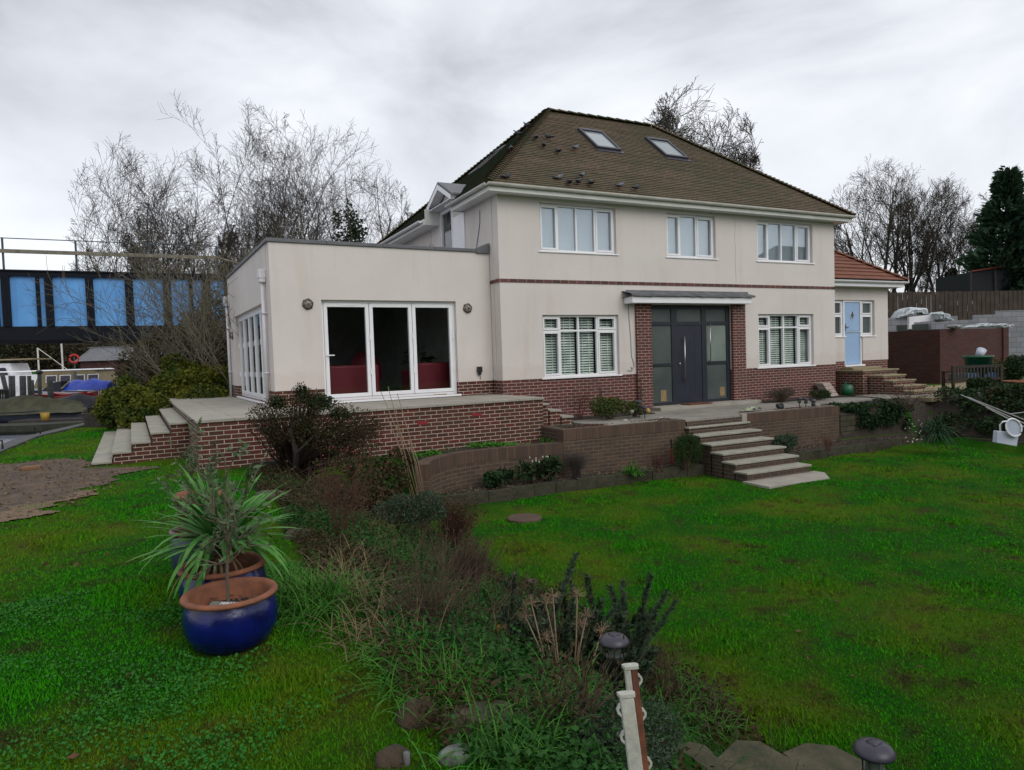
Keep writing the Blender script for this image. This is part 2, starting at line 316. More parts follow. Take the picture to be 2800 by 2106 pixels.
# ------------------------------------------------------------------ mesh helpers
def tag(o, label=None, cat=None, group=None, kind=None):
    if label: o['label'] = label
    if cat: o['category'] = cat
    if group: o['group'] = group
    if kind: o['kind'] = kind
    return o
def thing(name, label, cat, loc=(0, 0, 0), group=None):
    o = bpy.data.objects.new(name, None); COL.objects.link(o); o.location = loc; o.empty_display_size = .1
    return tag(o, label, cat, group)
ORG = {}
def wloc(o):
    v = Vector((0, 0, 0))
    while o is not None: v += o.location; o = o.parent
    return v
class MB:
    def __init__(s, tf=None): s.v = []; s.f = []; s.uv = None; s.tf = tf
    def vert(s, *p):
        s.v.append(tuple(s.tf(*p)) if s.tf else tuple(p)); return len(s.v) - 1
    def face(s, pts, uv=None):
        i = [s.vert(*p) for p in pts]; s.f.append(i)
        if s.uv is None: s.uv = []
        s.uv += uv if uv else [(0, 0)] * len(i)
        return s
    def box(s, x0, x1, y0, y1, z0, z1):
        if x1 < x0: x0, x1 = x1, x0
        if y1 < y0: y0, y1 = y1, y0
        if z1 < z0: z0, z1 = z1, z0
        p = [(x0, y0, z0), (x1, y0, z0), (x1, y1, z0), (x0, y1, z0), (x0, y0, z1), (x1, y0, z1), (x1, y1, z1), (x0, y1, z1)]
        for q in ((0, 3, 2, 1), (4, 5, 6, 7), (0, 1, 5, 4), (1, 2, 6, 5), (2, 3, 7, 6), (3, 0, 4, 7)): s.face([p[k] for k in q])
        return s
    def prism(s, poly, z0, z1, uvb=False):
        n = len(poly)
        a = sum(poly[i][0] * poly[(i + 1) % n][1] - poly[(i + 1) % n][0] * poly[i][1] for i in range(n))
        if a < 0: poly = poly[::-1]
        zz0 = z0 if hasattr(z0, '__len__') else [z0] * n; zz1 = z1 if hasattr(z1, '__len__') else [z1] * n
        s.face([(poly[i][0], poly[i][1], zz0[i]) for i in range(n)][::-1]); s.face([(poly[i][0], poly[i][1], zz1[i]) for i in range(n)])
        for i in range(n):
            j = (i + 1) % n; s.face([(poly[i][0], poly[i][1], zz0[i]), (poly[j][0], poly[j][1], zz0[j]), (poly[j][0], poly[j][1], zz1[j]), (poly[i][0], poly[i][1], zz1[i])])
        return s
    def tube(s, pts, r, n=8, cap=True):
        pts = [Vector(p) for p in pts]; m = len(pts); rr = r if hasattr(r, '__len__') else [r] * m
        rings = []
        for i, p in enumerate(pts):
            t = (pts[min(i + 1, m - 1)] - pts[max(i - 1, 0)]).normalized()
            a = Vector((0, 0, 1)) if abs(t.z) < .9 else Vector((1, 0, 0)); u = t.cross(a).normalized(); w_ = t.cross(u)
            rings.append([p + (u * math.cos(k * 2 * math.pi / n) + w_ * math.sin(k * 2 * math.pi / n)) * rr[i] for k in range(n)])
        for i in range(m - 1):
            for k in range(n):
                j = (k + 1) % n; s.face([rings[i][k], rings[i][j], rings[i + 1][j], rings[i + 1][k]])
        if cap: s.face(rings[0][::-1]); s.face(rings[-1])
        return s
    def lathe(s, prof, cx=0, cy=0, n=24, z=0):
        for (r0, z0), (r1, z1) in zip(prof[:-1], prof[1:]):
            for k in range(n):
                a, b_ = 2 * math.pi * k / n, 2 * math.pi * (k + 1) / n
                q = [(cx + r0 * math.cos(a), cy + r0 * math.sin(a), z + z0), (cx + r0 * math.cos(b_), cy + r0 * math.sin(b_), z + z0), (cx + r1 * math.cos(b_), cy + r1 * math.sin(b_), z + z1), (cx + r1 * math.cos(a), cy + r1 * math.sin(a), z + z1)]
                if r0 < 1e-5: q = [q[0], q[2], q[3]]
                elif r1 < 1e-5: q = [q[0], q[1], q[2]]
                s.face(q)
        return s
    def ball(s, c, rx, ry=None, rz=None, n=10, jit=0, rg=None):
        ry = ry or rx; rz = rz or rx; m = max(4, n // 2)
        g = [[None] * n for _ in range(m + 1)]
        for i in range(m + 1):
            th = math.pi * i / m
            for k in range(n):
                ph = 2 * math.pi * k / n; q = 1 + (rg.uniform(-jit, jit) if (jit and 0 < i < m) else 0)
                g[i][k] = (c[0] + rx * q * math.sin(th) * math.cos(ph), c[1] + ry * q * math.sin(th) * math.sin(ph), c[2] + rz * q * math.cos(th))
        for i in range(m):
            for k in range(n):
                j = (k + 1) % n; q = [g[i][k], g[i + 1][k], g[i + 1][j], g[i][j]]
                if i == 0: q = q[:3]
                elif i == m - 1: q = [q[0], q[1], q[3]]
                s.face(q)
        return s
    def build(s, name, m, parent=None, smooth=False, bev=0):
        off = wloc(parent) if parent is not None else Vector((0, 0, 0))
        me = bpy.data.meshes.new(name); me.from_pydata([(p[0] - off.x, p[1] - off.y, p[2] - off.z) for p in s.v], [], s.f)
        if s.uv and any(u != (0, 0) for u in s.uv):
            l = me.uv_layers.new(name='UVMap'); l.data.foreach_set('uv', [c for u in s.uv for c in u])
        me.materials.append(m)
        me.validate()
        o = bpy.data.objects.new(name, me); COL.objects.link(o)
        if parent is not None: o.parent = parent
        if smooth or bev:
            import bmesh
            b = bmesh.new(); b.from_mesh(me); bmesh.ops.remove_doubles(b, verts=b.verts, dist=1e-5); b.to_mesh(me); b.free()
            if smooth:
                for p in me.polygons: p.use_smooth = True
        if bev:
            md = o.modifiers.new('bevel', 'BEVEL'); md.width = bev; md.segments = 2; md.limit_method = 'ANGLE'
        return o
def bigmesh(name, V, F, m, parent=None, smooth=False):
    "fast mesh from numpy arrays; F is (n,3) or (n,4)"
    off = wloc(parent) if parent is not None else Vector((0, 0, 0))
    V = np.asarray(V, float) - np.array(off); F = np.asarray(F, np.int32)
    me = bpy.data.meshes.new(name); me.vertices.add(len(V)); me.vertices.foreach_set('co', V.astype(np.float32).ravel())
    k = F.shape[1]; me.loops.add(F.size); me.loops.foreach_set('vertex_index', F.ravel())
    me.polygons.add(len(F)); me.polygons.foreach_set('loop_start', np.arange(0, F.size, k, dtype=np.int32)); me.polygons.foreach_set('loop_total', np.full(len(F), k, np.int32))
    if smooth: me.polygons.foreach_set('use_smooth', np.ones(len(F), bool))
    me.update(calc_edges=True); me.materials.append(m)
    o = bpy.data.objects.new(name, me); COL.objects.link(o)
    if parent is not None: o.parent = parent
    return o
def joinarr(L):
    V = []; F = []; o = 0
    for v, f in L: V.append(v); F.append(f + o); o += len(v)
    return np.concatenate(V), np.concatenate(F)
def leafquads(P, D, size, width, rs, bend=.0):
    "one diamond leaf per point P growing along direction D"
    n = len(P); D = D / (np.linalg.norm(D, axis=1, keepdims=True) + 1e-9)
    r = rs.normal(size=(n, 3)); S = np.cross(D, r); S /= (np.linalg.norm(S, axis=1, keepdims=True) + 1e-9)
    L = (size * rs.uniform(.6, 1.3, n))[:, None]; W = (width * rs.uniform(.7, 1.3, n))[:, None]
    a = P; b = P + D * L * .45 + S * W; c = P + D * L; c[:, 2] -= bend * L[:, 0]; d = P + D * L * .45 - S * W
    V = np.stack([a, b, c, d], 1).reshape(-1, 3); F = np.arange(4 * n).reshape(n, 4)
    return V, F
def polytubes(P, Rr, sides=3):
    "P (B,n,3), Rr (B,n)"
    B, n, _ = P.shape
    T = np.empty_like(P); T[:, 1:-1] = P[:, 2:] - P[:, :-2]; T[:, 0] = P[:, 1] - P[:, 0]; T[:, -1] = P[:, -1] - P[:, -2]
    T /= (np.linalg.norm(T, axis=2, keepdims=True) + 1e-9)
    ref = np.array([.31, .77, .12]); U = np.cross(T, ref); U /= (np.linalg.norm(U, axis=2, keepdims=True) + 1e-9); W = np.cross(T, U)
    V = np.stack([P + Rr[..., None] * (U * math.cos(2 * math.pi * k / sides) + W * math.sin(2 * math.pi * k / sides)) for k in range(sides)], 2)
    idx = np.arange(B * n * sides).reshape(B, n, sides)
    F = np.stack([idx[:, :-1], np.roll(idx, -1, 2)[:, :-1], np.roll(idx, -1, 2)[:, 1:], idx[:, 1:]], -1).reshape(-1, 4)
    return V.reshape(-1, 3), F
def unit(v): return v / (np.linalg.norm(v) + 1e-9)
def growtree(rs, base, H, trunks=1, levels=5, kids=(7, 7, 6, 5), ang=(30, 35, 38, 40), lens=(.60, .56, .55, .5), r0=.22, up=.35, spread=.25, twr=.008, wob=.055, low=.25, lean=(0, 0), env=None, strt=.06):
    "leafless tree: returns (trunk polylines, branch polylines) as {npts:[(P,R)]}"
    groups = [{}, {}]
    def reach(p, d):
        if env is None: return 1e9
        o_ = (p - env[0]) / env[1]; v_ = d / env[1]; a_ = v_ @ v_; b_ = 2 * o_ @ v_; c_ = o_ @ o_ - 1; D_ = b_ * b_ - 4 * a_ * c_
        return .6 if D_ < 0 else max((-b_ + math.sqrt(D_)) / (2 * a_), .6)
    def branch(p, d, L, r, lev):
        n = (9, 7, 5, 4, 3, 3)[lev]; L = min(L, reach(p, unit(d + np.array([0, 0, up * .6]))) * rs.uniform(.86, 1.04)); pts = [p]; q = p.copy(); dd = d.copy()
        for i in range(n - 1):
            dd = unit(dd + rs.normal(0, wob * (.6 + .3 * lev), 3) + np.array([0, 0, up * (.25 if lev == 0 else .5) * (1 if lev < 4 else .5)]) * .5)
            st_ = L / (n - 1)
            if env is not None:
                e_ = (q - env[0]) / env[1]; e_[2] = max(e_[2], -.2)
                if (e_ ** 2).sum() > (1 + .12 * math.sin(q[0] * 2.1 + q[2] * 1.7)): st_ *= .22
            q = q + dd * st_; pts.append(q.copy())
        P = np.array(pts); t = np.linspace(0, 1, n); rr = np.maximum(r * (1 - .85 * t), twr * (.8 if lev > 2 else 1))
        groups[0 if lev == 0 else 1].setdefault((n, 6 if lev < 2 else 3), []).append((P, rr))
        if lev + 1 >= levels: return
        L = min(L, float(np.linalg.norm(np.diff(P, axis=0), axis=1).sum()) * 1.15)
        if L < .12: return
        k = kids[min(lev, len(kids) - 1)]
        k = max(2, int(round(k * rs.uniform(.8, 1.2))))
        for j in range(k):
            f = (low if lev == 0 else .18) + (1 - (low if lev == 0 else .18)) * ((j + rs.uniform(.2, .9)) / k)
            x = f * (n - 1); i = min(int(x), n - 2); pp = P[i] + (P[i + 1] - P[i]) * (x - i); tt = unit(P[i + 1] - P[i])
            s = unit(np.cross(tt, rs.normal(size=3))); a = R(ang[min(lev, 3)] * rs.uniform(.65, 1.35))
            nd = tt * math.cos(a) + s * math.sin(a)
            ll = L * lens[min(lev, 3)] * (1.15 - .45 * f) * rs.uniform(.75, 1.25)
            if lev == 0 and env is not None: ll = min(reach(pp, nd) * rs.uniform(.8, 1.02), L * .72)
            branch(pp, nd, ll, max(rr[i] * .55, twr), lev + 1)
    for k in range(trunks):
        a = 2 * math.pi * (k + rs.uniform(0, .6)) / max(trunks, 1); sp = spread if trunks > 1 else spread * .3
        d = unit(np.array([math.cos(a) * sp + lean[0], math.sin(a) * sp + lean[1], 1.]))
        branch(np.array(base) + np.array([math.cos(a), math.sin(a), 0]) * (r0 * .8 if trunks > 1 else 0), d, H * .82 * rs.uniform(.88, 1.05), r0 * rs.uniform(.75, 1.1), 0)
    return groups
def treethings(name, label, seed, base, H, group=None, bark=None, **k):
    rs = np.random.RandomState(seed); g = growtree(rs, base, H, **k)
    t = thing(name, label, 'tree', base, group)
    for gi, pn in ((0, 'trunk'), (1, 'crown')):
        L = []
        for (n, sd), items in g[gi].items():
            L.append(polytubes(np.array([a for a, _ in items]), np.array([b_ for _, b_ in items]), sd))
        V, F = joinarr(L); bigmesh(pn, V, F, bark or BARK, t, True)
    return t, g
def put(o, parent): o.parent = parent; return o
# ================================================================== STRUCTURE: main house
W, DEP = 10.99, 8.7
EA = R(2.777); E1 = .477
def EX(s, t, z): return (s * math.cos(EA) - t * math.sin(EA), E1 + s * math.sin(EA) + t * math.cos(EA), z)
EL, ED = 4.878, 6.385
FAC = lambda u, d, z: (u, -d, z)                 # front of the house
EXF = lambda u, d, z: EX(u, -d, z)               # front of the extension
EXS = lambda u, d, z: EX(-EL - d, u, z)          # west side of the extension
WST = lambda u, d, z: (-d, u, z)                 # west wall of the house
AY = .6
ANX = lambda u, d, z: (u, AY - d, z)             # front of the annexe
PATHZ, LAWN, LEFTZ, TER = -.92, -2.0, -1.12, -.32

def wallpanel(mb, u0, u1, z0, z1, holes, d0, d1):
    us = sorted({u0, u1} | {min(max(h[k], u0), u1) for h in holes for k in (0, 1)}); zs = sorted({z0, z1} | {min(max(h[k], z0), z1) for h in holes for k in (2, 3)})
    for a, b in zip(us[:-1], us[1:]):
        for c, d in zip(zs[:-1], zs[1:]):
            if b - a < 1e-4 or d - c < 1e-4: continue
            um, zm = (a + b) / 2, (c + d) / 2
            if any(h[0] < um < h[1] and h[2] < zm < h[3] for h in holes): continue
            mb.box(a, b, d0, d1, c, d)
def window(parent, tf, u0, u1, z0, z1, mulls, sash, glass=None, transom=None, sill=True, blind=None, name='window', rec=.07, fm=None, sillw=.04):
    fm = fm or WHITE; glass = glass or GL
    o = MB(tf); F = .05; a, b = -rec - .07, -rec
    o.box(u0, u0 + F, a, b, z0, z1); o.box(u1 - F, u1, a, b, z0, z1); o.box(u0 + F, u1 - F, a, b, z1 - F, z1); o.box(u0 + F, u1 - F, a, b, z0, z0 + F)
    M = .045
    cols = [u0 + F] + [x for m_ in mulls for x in (m_ - M / 2, m_ + M / 2)] + [u1 - F]
    for m_ in mulls: o.box(m_ - M / 2, m_ + M / 2, a, b - .004, z0 + F, z1 - F)
    rows = [(z0 + F, z1 - F)]
    if transom:
        for i in range(0, len(cols), 2): o.box(cols[i], cols[i + 1], a, b - .006, transom - M / 2, transom + M / 2)
        rows = [(z0 + F, transom - M / 2), (transom + M / 2, z1 - F)]
    S = .042; panes = []
    for ci in range(0, len(cols), 2):
        for r_ in rows:
            x0, x1, y0, y1 = cols[ci], cols[ci + 1], r_[0], r_[1]
            if ci // 2 in sash:
                o.box(x0, x0 + S, a + .01, b + .014, y0, y1); o.box(x1 - S, x1, a + .01, b + .014, y0, y1)
                o.box(x0 + S, x1 - S, a + .01, b + .014, y0, y0 + S); o.box(x0 + S, x1 - S, a + .01, b + .014, y1 - S, y1)
                x0 += S; x1 -= S; y0 += S; y1 -= S
            panes.append((x0, x1, y0, y1))
    w_ = o.build(name, fm, parent, bev=.004)
    for x0, x1, y0, y1 in panes:
        MB(tf).box(x0 - .003, x1 + .003, a + .025, a + .035, y0 - .003, y1 + .003).build('pane', glass, w_)
    if sill: MB(tf).box(u0 - .06, u1 + .06, -rec - .02, sillw, z0 - .035, z0 - .002).build('sill', fm, w_, bev=.006)
    if blind == 'slats':
        k = MB(tf)
        for ci in range(0, len(cols), 2):
            z = z0 + .07; xa, xb = cols[ci] + .015, cols[ci + 1] - .015
            while z < z1 - .05:
                dz = .020
                k.face([(xa, a - .05, z - dz), (xb, a - .05, z - dz), (xb, a - .092, z + dz), (xa, a - .092, z + dz)]); z += .062
            for q in (.3, .7):
                uu = xa + (xb - xa) * q; k.box(uu - .008, uu + .008, a - .053, a - .05, z0 + .06, z1 - .05)
        k.build('blind', SLATM, w_)
    if blind == 'cloth': MB(tf).box(u0 + .04, u1 - .04, a - .08, a - .07, z0 + .03, z1 - .03).build('blind', CURT, w_)
    MB(tf).box(u0 - .1, u1 + .1, -.62, -.60, z0 - .1, z1 + .1).build('unlit_room_panel', TIMB, w_)  # dark panel standing in for the shade of the unlit room
    return w_

GW1 = (1.065, 3.205, .012, 1.477); GW2 = (7.88, 10.07, -.01 + .02, 1.487)
UW1 = (1.075, 3.20, 2.955, 4.065); UW2 = (4.765, 6.395, 2.955, 4.065); UW3 = (7.90, 10.075, 2.955, 4.065)
DOOR = (4.15, 6.87, -.84, 1.725)
house = thing('house', 'two storey cream rendered house with a mossy brown hipped roof and dark grey front door', 'house', (0, 0, PATHZ))
o = MB(FAC)
wallpanel(o, 0, W, 0, 4.2, [GW1, GW2, UW1, UW2, UW3, DOOR], -.28, .012)
o.tf = None
# west wall (with door hole) and rear/east walls
o.tf = WST; BD = (2.63, 3.56, 2.75, 4.48)
wallpanel(o, -.012 + .3, DEP, 0, 4.2, [(2.63, 3.56, 2.75, 4.2)], -.28, .012)
o.tf = None
o.box(W - .3, W, .28, DEP, 0, 4.2); o.box(0, W - .3, DEP - .3, DEP, 0, 4.2)
o.build('rendered_wall', RENDER, house)
o = MB(FAC)
wallpanel(o, 0, W, -1.3, 0, [DOOR, GW1, GW2], -.28, 0); o.tf = None; o.box(0, .28, .28, DEP, -1.3, 0); o.box(W - .3, W, .28, DEP, -1.3, 0)
o.build('brick_plinth', BREDH, house)
o = MB(); o.box(-.028, W + .004, -.028, -.012, 2.215, 2.29); o.box(-.028, -.012, -.012, E1 + .1, 2.215, 2.29); o.build('string_course', BSTR, house)
# soffit, fascia, gutter
OV = .32; Z0 = 4.2
o = MB(); o.box(-OV, W + OV, -OV, 0, Z0 - .03, Z0 - .012); o.box(-OV, 0, 0, 1.9, Z0 - .03, Z0 - .012); o.box(-OV - .1, 0, 3.62, DEP, Z0 - .05, Z0 - .034); o.box(W, W + OV, 0, DEP, Z0 - .03, Z0 - .012); o.build('soffit', WHITE, house)
o = MB(); o.box(-OV - .02, W + OV + .02, -OV - .02, -OV, Z0 - .05, Z0 + .11); o.box(-OV - .02, -OV, -OV, 1.9, Z0 - .05, Z0 + .11); o.box(-OV, 0, 1.88, 1.9, Z0 - .05, Z0 + .11)
o.box(-OV - .12, -OV - .10, 3.62, DEP + .3, Z0 - .06, Z0 + .10); o.box(-OV - .1, 0, 3.60, 3.62, Z0 - .06, Z0 + .35); o.box(W + OV, W + OV + .02, -OV, DEP, Z0 - .05, Z0 + .11)
o.build('fascia', mat('cream_fascia', (.64, .64, .60), .45, (.54, .54, .49), ns=2), house)
def gutter(parent, a, b, m=OFFW, r=.06, name='gutter', clips=0):
    a = Vector(a); b = Vector(b); d = (b - a).normalized(); s = d.cross(Vector((0, 0, 1))); o = MB()
    n = 9
    for k in range(n):
        t0, t1 = math.pi * k / n, math.pi * (k + 1) / n
        p = [a + s * (r * math.cos(t)) + Vector((0, 0, -r * math.sin(t))) for t in (t0, t1)]; q = [x + (b - a) for x in p]
        o.face([p[0], p[1], q[1], q[0]])
        pi = [a + s * ((r - .006) * math.cos(t)) + Vector((0, 0, -(r - .006) * math.sin(t))) for t in (t0, t1)]; qi = [x + (b - a) for x in pi]
        o.face([pi[1], pi[0], qi[0], qi[1]])
    for e_ in (a, b): o.face([e_ + s * (r * math.cos(math.pi * k / n)) + Vector((0, 0, -r * math.sin(math.pi * k / n))) for k in range(n + 1)])
    for i in range(clips):
        c = a + (b - a) * ((i + .5) / clips)
        for k in range(n):
            t0, t1 = math.pi * k / n, math.pi * (k + 1) / n; R2 = r + .007
            p = [c - d * .02 + s * (R2 * math.cos(t)) + Vector((0, 0, -R2 * math.sin(t))) for t in (t0, t1)]
            o.face([p[0], p[1], p[1] + d * .04, p[0] + d * .04])
    return o.build(name, m, parent)
gutter(house, (-OV - .08, -OV - .08, Z0 + .11), (W + OV + .09, -OV - .08, Z0 + .11), clips=12)
gutter(house, (-OV - .08, -OV - .03, Z0 + .11), (-OV - .08, 2.05, Z0 + .11), clips=3)
gutter(house, (-OV - .18, 3.75, Z0 + .07), (-OV - .18, DEP + .3, Z0 + .09), WHITE, clips=5)
gutter(house, (W + OV + .08, -OV - .03, Z0 + .11), (W + OV + .08, 6, Z0 + .11), clips=2)

# ---- main roof: stepped tile courses
A0 = (-.40, -.40, 4.30); B0 = (W + .40, -.40, 4.30); RL = (3.40, 3.50, 7.60); RR = (7.15, 3.50, 7.60)
CL = (-.40, 8.85, 4.30); CR = (W + .40, 8.6, 4.30)
def courses(mb, e0, e1, t0, t1, n, th=.022, rg=None, jag=.0, notch=None):
    "roof plane eave e0-e1, top t0-t1 built of n overlapping stepped courses"
    e0, e1, t0, t1 = map(Vector, (e0, e1, t0, t1)); nn = (e1 - e0).cross(t0 - e0).normalized()
    if nn.z < 0: nn = -nn
    along = (e1 - e0).normalized(); sl = (t0 - e0) - along * (t0 - e0).dot(along); SLn = sl.length
    for i in range(n):
        f0, f1 = i / n, min(1, (i + 1) / n + .15 / n)
        a, b = e0.lerp(t0, f0), e1.lerp(t1, f0); c, d = e1.lerp(t1, f1), e0.lerp(t0, f1)
        L = (b - a).length; k = max(1, int(L / (.3 if notch else 1.1))) if jag else 1
        off = nn * th
        for q in range(k):
            s0, s1 = q / k, (q + 1) / k
            j0 = nn * (rg.uniform(-jag, jag) if rg else 0)
            pa, pb = a.lerp(b, s0) + off + j0, a.lerp(b, s1) + off + j0; pc, pd = d.lerp(c, s1) + nn * .002, d.lerp(c, s0) + nn * .002
            if notch and notch((pa + pb) / 2): continue
            def uvp(P): return ((P - e0).dot(along), (P - e0).dot(sl.normalized()) )
            r0 = i * SLn / n; v0, v1 = i * .1 + .001, i * .1 + .099
            mb.face([pa, pb, pc, pd], [(uvp(pa)[0], v0), (uvp(pb)[0], v0), (uvp(pc)[0], v1), (uvp(pd)[0], v1)])
            lo = nn * .03
            mb.face([pa - lo, pb - lo, pb, pa], [(uvp(pa)[0], v0), (uvp(pb)[0], v0), (uvp(pb)[0], v0 + .01), (uvp(pa)[0], v0 + .01)])
roof = None
o = MB(); courses(o, A0, B0, RL, RR, 50, rg=rnd, jag=.004); courses(o, CR, CL, RR, RL, 50); courses(o, B0, CR, RR, RR, 50)
roof = o.build('roof', TILE, house)
o = MB(); courses(o, CL, A0, RL, RL, 50, th=.03, rg=rnd, jag=.008, notch=lambda p: 2.05 < p.y < 3.72 and p.x < .0); o.build('west_slope', TILEW, roof)
o = MB(); o.face([A0, B0, RR, RL]).face([A0, (-.4, 2.05, 4.3), (0, 2.05, 4.3 + .4 * 3.3 / 3.8), RL]).face([(0, 2.05, 4.3 + .4 * 3.3 / 3.8), (0, 3.72, 4.3 + .4 * 3.3 / 3.8), RL]).face([(0, 3.72, 4.3 + .4 * 3.3 / 3.8), (-.4, 3.72, 4.3), CL, RL]).face([B0, CR, RR]).face([CR, CL, RL, RR]); o.build('roof_underlay', TIMB, roof)
def bonnets(a, b, n, m, parent, r=.13, name='hip_tiles', lift=.03):
    a, b = Vector(a), Vector(b); d = (b - a).normalized(); s = d.cross(Vector((0, 0, 1))).normalized(); u = s.cross(d); o = MB(); st = (b - a) / n
    for i in range(n):
        p0 = a + st * i; p1 = p0 + st * 1.12; K = 6
        for k in range(K):
            t0, t1 = math.pi * k / K, math.pi * (k + 1) / K
            q0 = [p0 + s * (r * math.cos(t)) + u * (r * .55 * math.sin(t) + lift) for t in (t0, t1)]; q1 = [p1 + s * (r * .82 * math.cos(t)) + u * (r * .45 * math.sin(t) + lift * .3) for t in (t0, t1)]
            o.face([q0[0], q0[1], q1[1], q1[0]])
        o.face([p0 + s * (r * math.cos(math.pi * k / K)) + u * (r * .55 * math.sin(math.pi * k / K) + lift) for k in range(K + 1)])
    return o.build(name, m, parent, True)
bonnets(A0, RL, 52, HIPM, roof); bonnets(B0, RR, 50, HIPM, roof); bonnets(CL, RL, 56, HIPM, roof)
bonnets(RL, RR, 11, HIPM, roof, .14, 'ridge_tiles', .02)
# skylights (in the tile slopes)
kS = (7.6 - 4.3) / 3.9
def skylight(x0, x1, y0, y1, nm, west=False):
    def tf(u, v, h):
        # u across, v up the slope (plan distance from eave), h above the tiles
        n_ = Vector((0, -kS, 1)).normalized()
        if west: return (-.40 + v - h * n_.y * -1 * -1, u, 4.30 + kS * v + h * n_.z) if False else (-.40 + v - h * .62, u, 4.30 + kS * v + h * .77)
        return (u, -.40 + v - h * .62, 4.30 + kS * v + h * .77)
    o = MB(tf); g = .07
    o.box(x0, x0 + g, y0, y1, .0, .09); o.box(x1 - g, x1, y0, y1, .0, .09); o.box(x0 + g, x1 - g, y0, y0 + g, .0, .085); o.box(x0 + g, x1 - g, y1 - g * 1.4, y1, .0, .10)
    o.box(x0 - .05, x1 + .05, y0 - .10, y0 - .001, .0, .035)
    s_ = o.build('skylight', LAMPC, house, bev=.006)
    MB(tf).box(x0 + g - .005, x1 - g + .005, y0 + g - .005, y1 - g * 1.4 + .005, .03, .055).build('glass', SKYG, s_)
    return s_
skylight(3.80, 4.60, 2.03, 2.97, 's'); skylight(6.15, 6.98, 2.06, 3.0, 's'); skylight(4.05, 4.85, 1.85, 2.75, 's', True)
# windows
window(house, FAC, *GW1, [1.575, 2.09, 2.625], (0, 3), GL, transom=1.105, blind='slats')
window(house, FAC, *GW2, [8.40, 8.95, 9.52], (0, 3), GL, transom=1.115, blind='slats')
window(house, FAC, *UW1, [1.59, 2.11, 2.635], (0, 3), GLU, blind='cloth')
window(house, FAC, *UW2, [5.25, 5.80], (0, 2), GLU, blind='cloth')
window(house, FAC, *UW3, [8.385, 8.91, 9.485], (0, 3), GLU, blind='cloth')
window(house, WST, 5.75, 6.35, 3.1, 3.7, [], (), GL, blind='cloth')
# entrance: pillars, canopy, threshold, screen with door
o = MB(); o.box(3.70, 4.15, -.09, -.0005 - .012, -1.0, 1.735); o.build('brick_pillar', BREDH, house)
o = MB(); o.box(6.87, 7.33, -.09, -.0125, -1.0, 1.745); o.build('brick_pillar', BREDH, house)
cn = MB().box(3.38, 7.30, -.36, -.013, 1.74, 1.90).build('porch_canopy', WHITE, house, bev=.01)
o = MB()
for i in range(24):
    a, b = 3.32 + i * 4.05 / 24, 3.32 + (i + 1) * 4.05 / 24; j0 = rnd.uniform(-.008, .008)
    zf = 1.905 + j0
    o.face([(a, -.42, zf), (b, -.42, zf), (b, -.42, zf + .05), (a, -.42, zf + .05)]); o.face([(a, -.42, zf + .05), (b, -.42, zf + .05), (b, -.0125, 2.06), (a, -.0125, 2.06)]); o.face([(a, -.42, zf), (a, -.013, 1.902), (b, -.013, 1.902), (b, -.42, zf)])
o.box(3.44, 7.48, -.05, -.0125, 2.0, 2.085)
o.build('lead_flashing', LEAD, cn)
MB().box(4.05, 7.45, -.5, .02, -.985, -.845).build('threshold_slab', PAVE, house, bev=.008)
o = MB(); yb, yf = .10, .02
for a, b in ((4.15, 4.23), (4.87, 5.06), (5.88, 6.04), (6.74, 6.87)): o.box(a, b, yf, yb, -.84, 1.725)
for a, b in ((4.23, 4.87), (6.04, 6.74)):
    o.box(a, b, yf + .004, yb, 1.62, 1.725); o.box(a, b, yf + .004, yb, 1.20, 1.30); o.box(a, b, yf + .004, yb, .16, .24); o.box(a, b, yf + .004, yb, -.84, -.76)
o.box(5.06, 5.88, yf + .004, yb, 1.62, 1.725); o.box(5.06, 5.88, yf + .004, yb, 1.20, 1.30); o.box(5.06, 5.88, yf + .004, yb, -.84, -.80)
ent = o.build('entrance_screen', ANTH, house, bev=.005)
for a, b in ((4.23, 4.87), (5.06, 5.88), (6.04, 6.74)): MB().box(a - .003, b + .003, .05, .06, 1.297, 1.623).build('frosted_pane', FROST, ent)
MB().box(4.227, 4.873, .05, .06, .237, 1.203).build('frosted_pane', FROST, ent); MB().box(6.037, 6.743, .05, .06, .237, 1.203).build('frosted_pane', FROST2, ent)
for a, b in ((4.227, 4.873), (6.037, 6.743)): MB().box(a, b, .05, .06, -.763, .163).build('frosted_pane', FROST, ent)
MB().box(4.50, 4.68, .046, .05, -.74, -.45).build('pale_parcel_behind_glass', mat('blurred_ochre', (.27, .19, .085), .5, (.22, .15, .07)), ent)
MB().box(6.50, 6.66, .046, .05, -.70, -.46).build('pale_parcel_behind_glass', MATS['blurred_ochre'], ent)
o = MB(); o.box(5.063, 5.877, .035, .08, -.797, 1.197); fd = o.build('front_door', NAVY, ent, bev=.006)
o = MB()
for x in (5.30, 5.64): o.box(x, x + .008, .032, .036, -.55, 1.0)
for z in (-.55, .02, .5, .99): o.box(5.30, 5.648, .032, .036, z, z + .008)
o.build('groove', ANTH, fd)
o = MB(); o.tube([(5.24, -.045, -.30), (5.24, -.045, .93)], .016, 10); o.tube([(5.24, -.045, -.20), (5.24, .036, -.20)], .011, 8); o.tube([(5.24, -.045, .83), (5.24, .036, .83)], .011, 8); o.box(5.12, 5.15, .02, .036, .16, .24); o.build('bar_handle', STEEL, fd, True)
o = MB(); o.tube([(6.12, -.03, .20), (6.12, -.03, 1.24)], .014, 10); o.tube([(6.12, -.03, .24), (6.12, .05, .24)], .01, 8); o.tube([(6.12, -.03, 1.20), (6.12, .05, 1.20)], .01, 8); o.build('bar_handle', STEEL, ent, True)
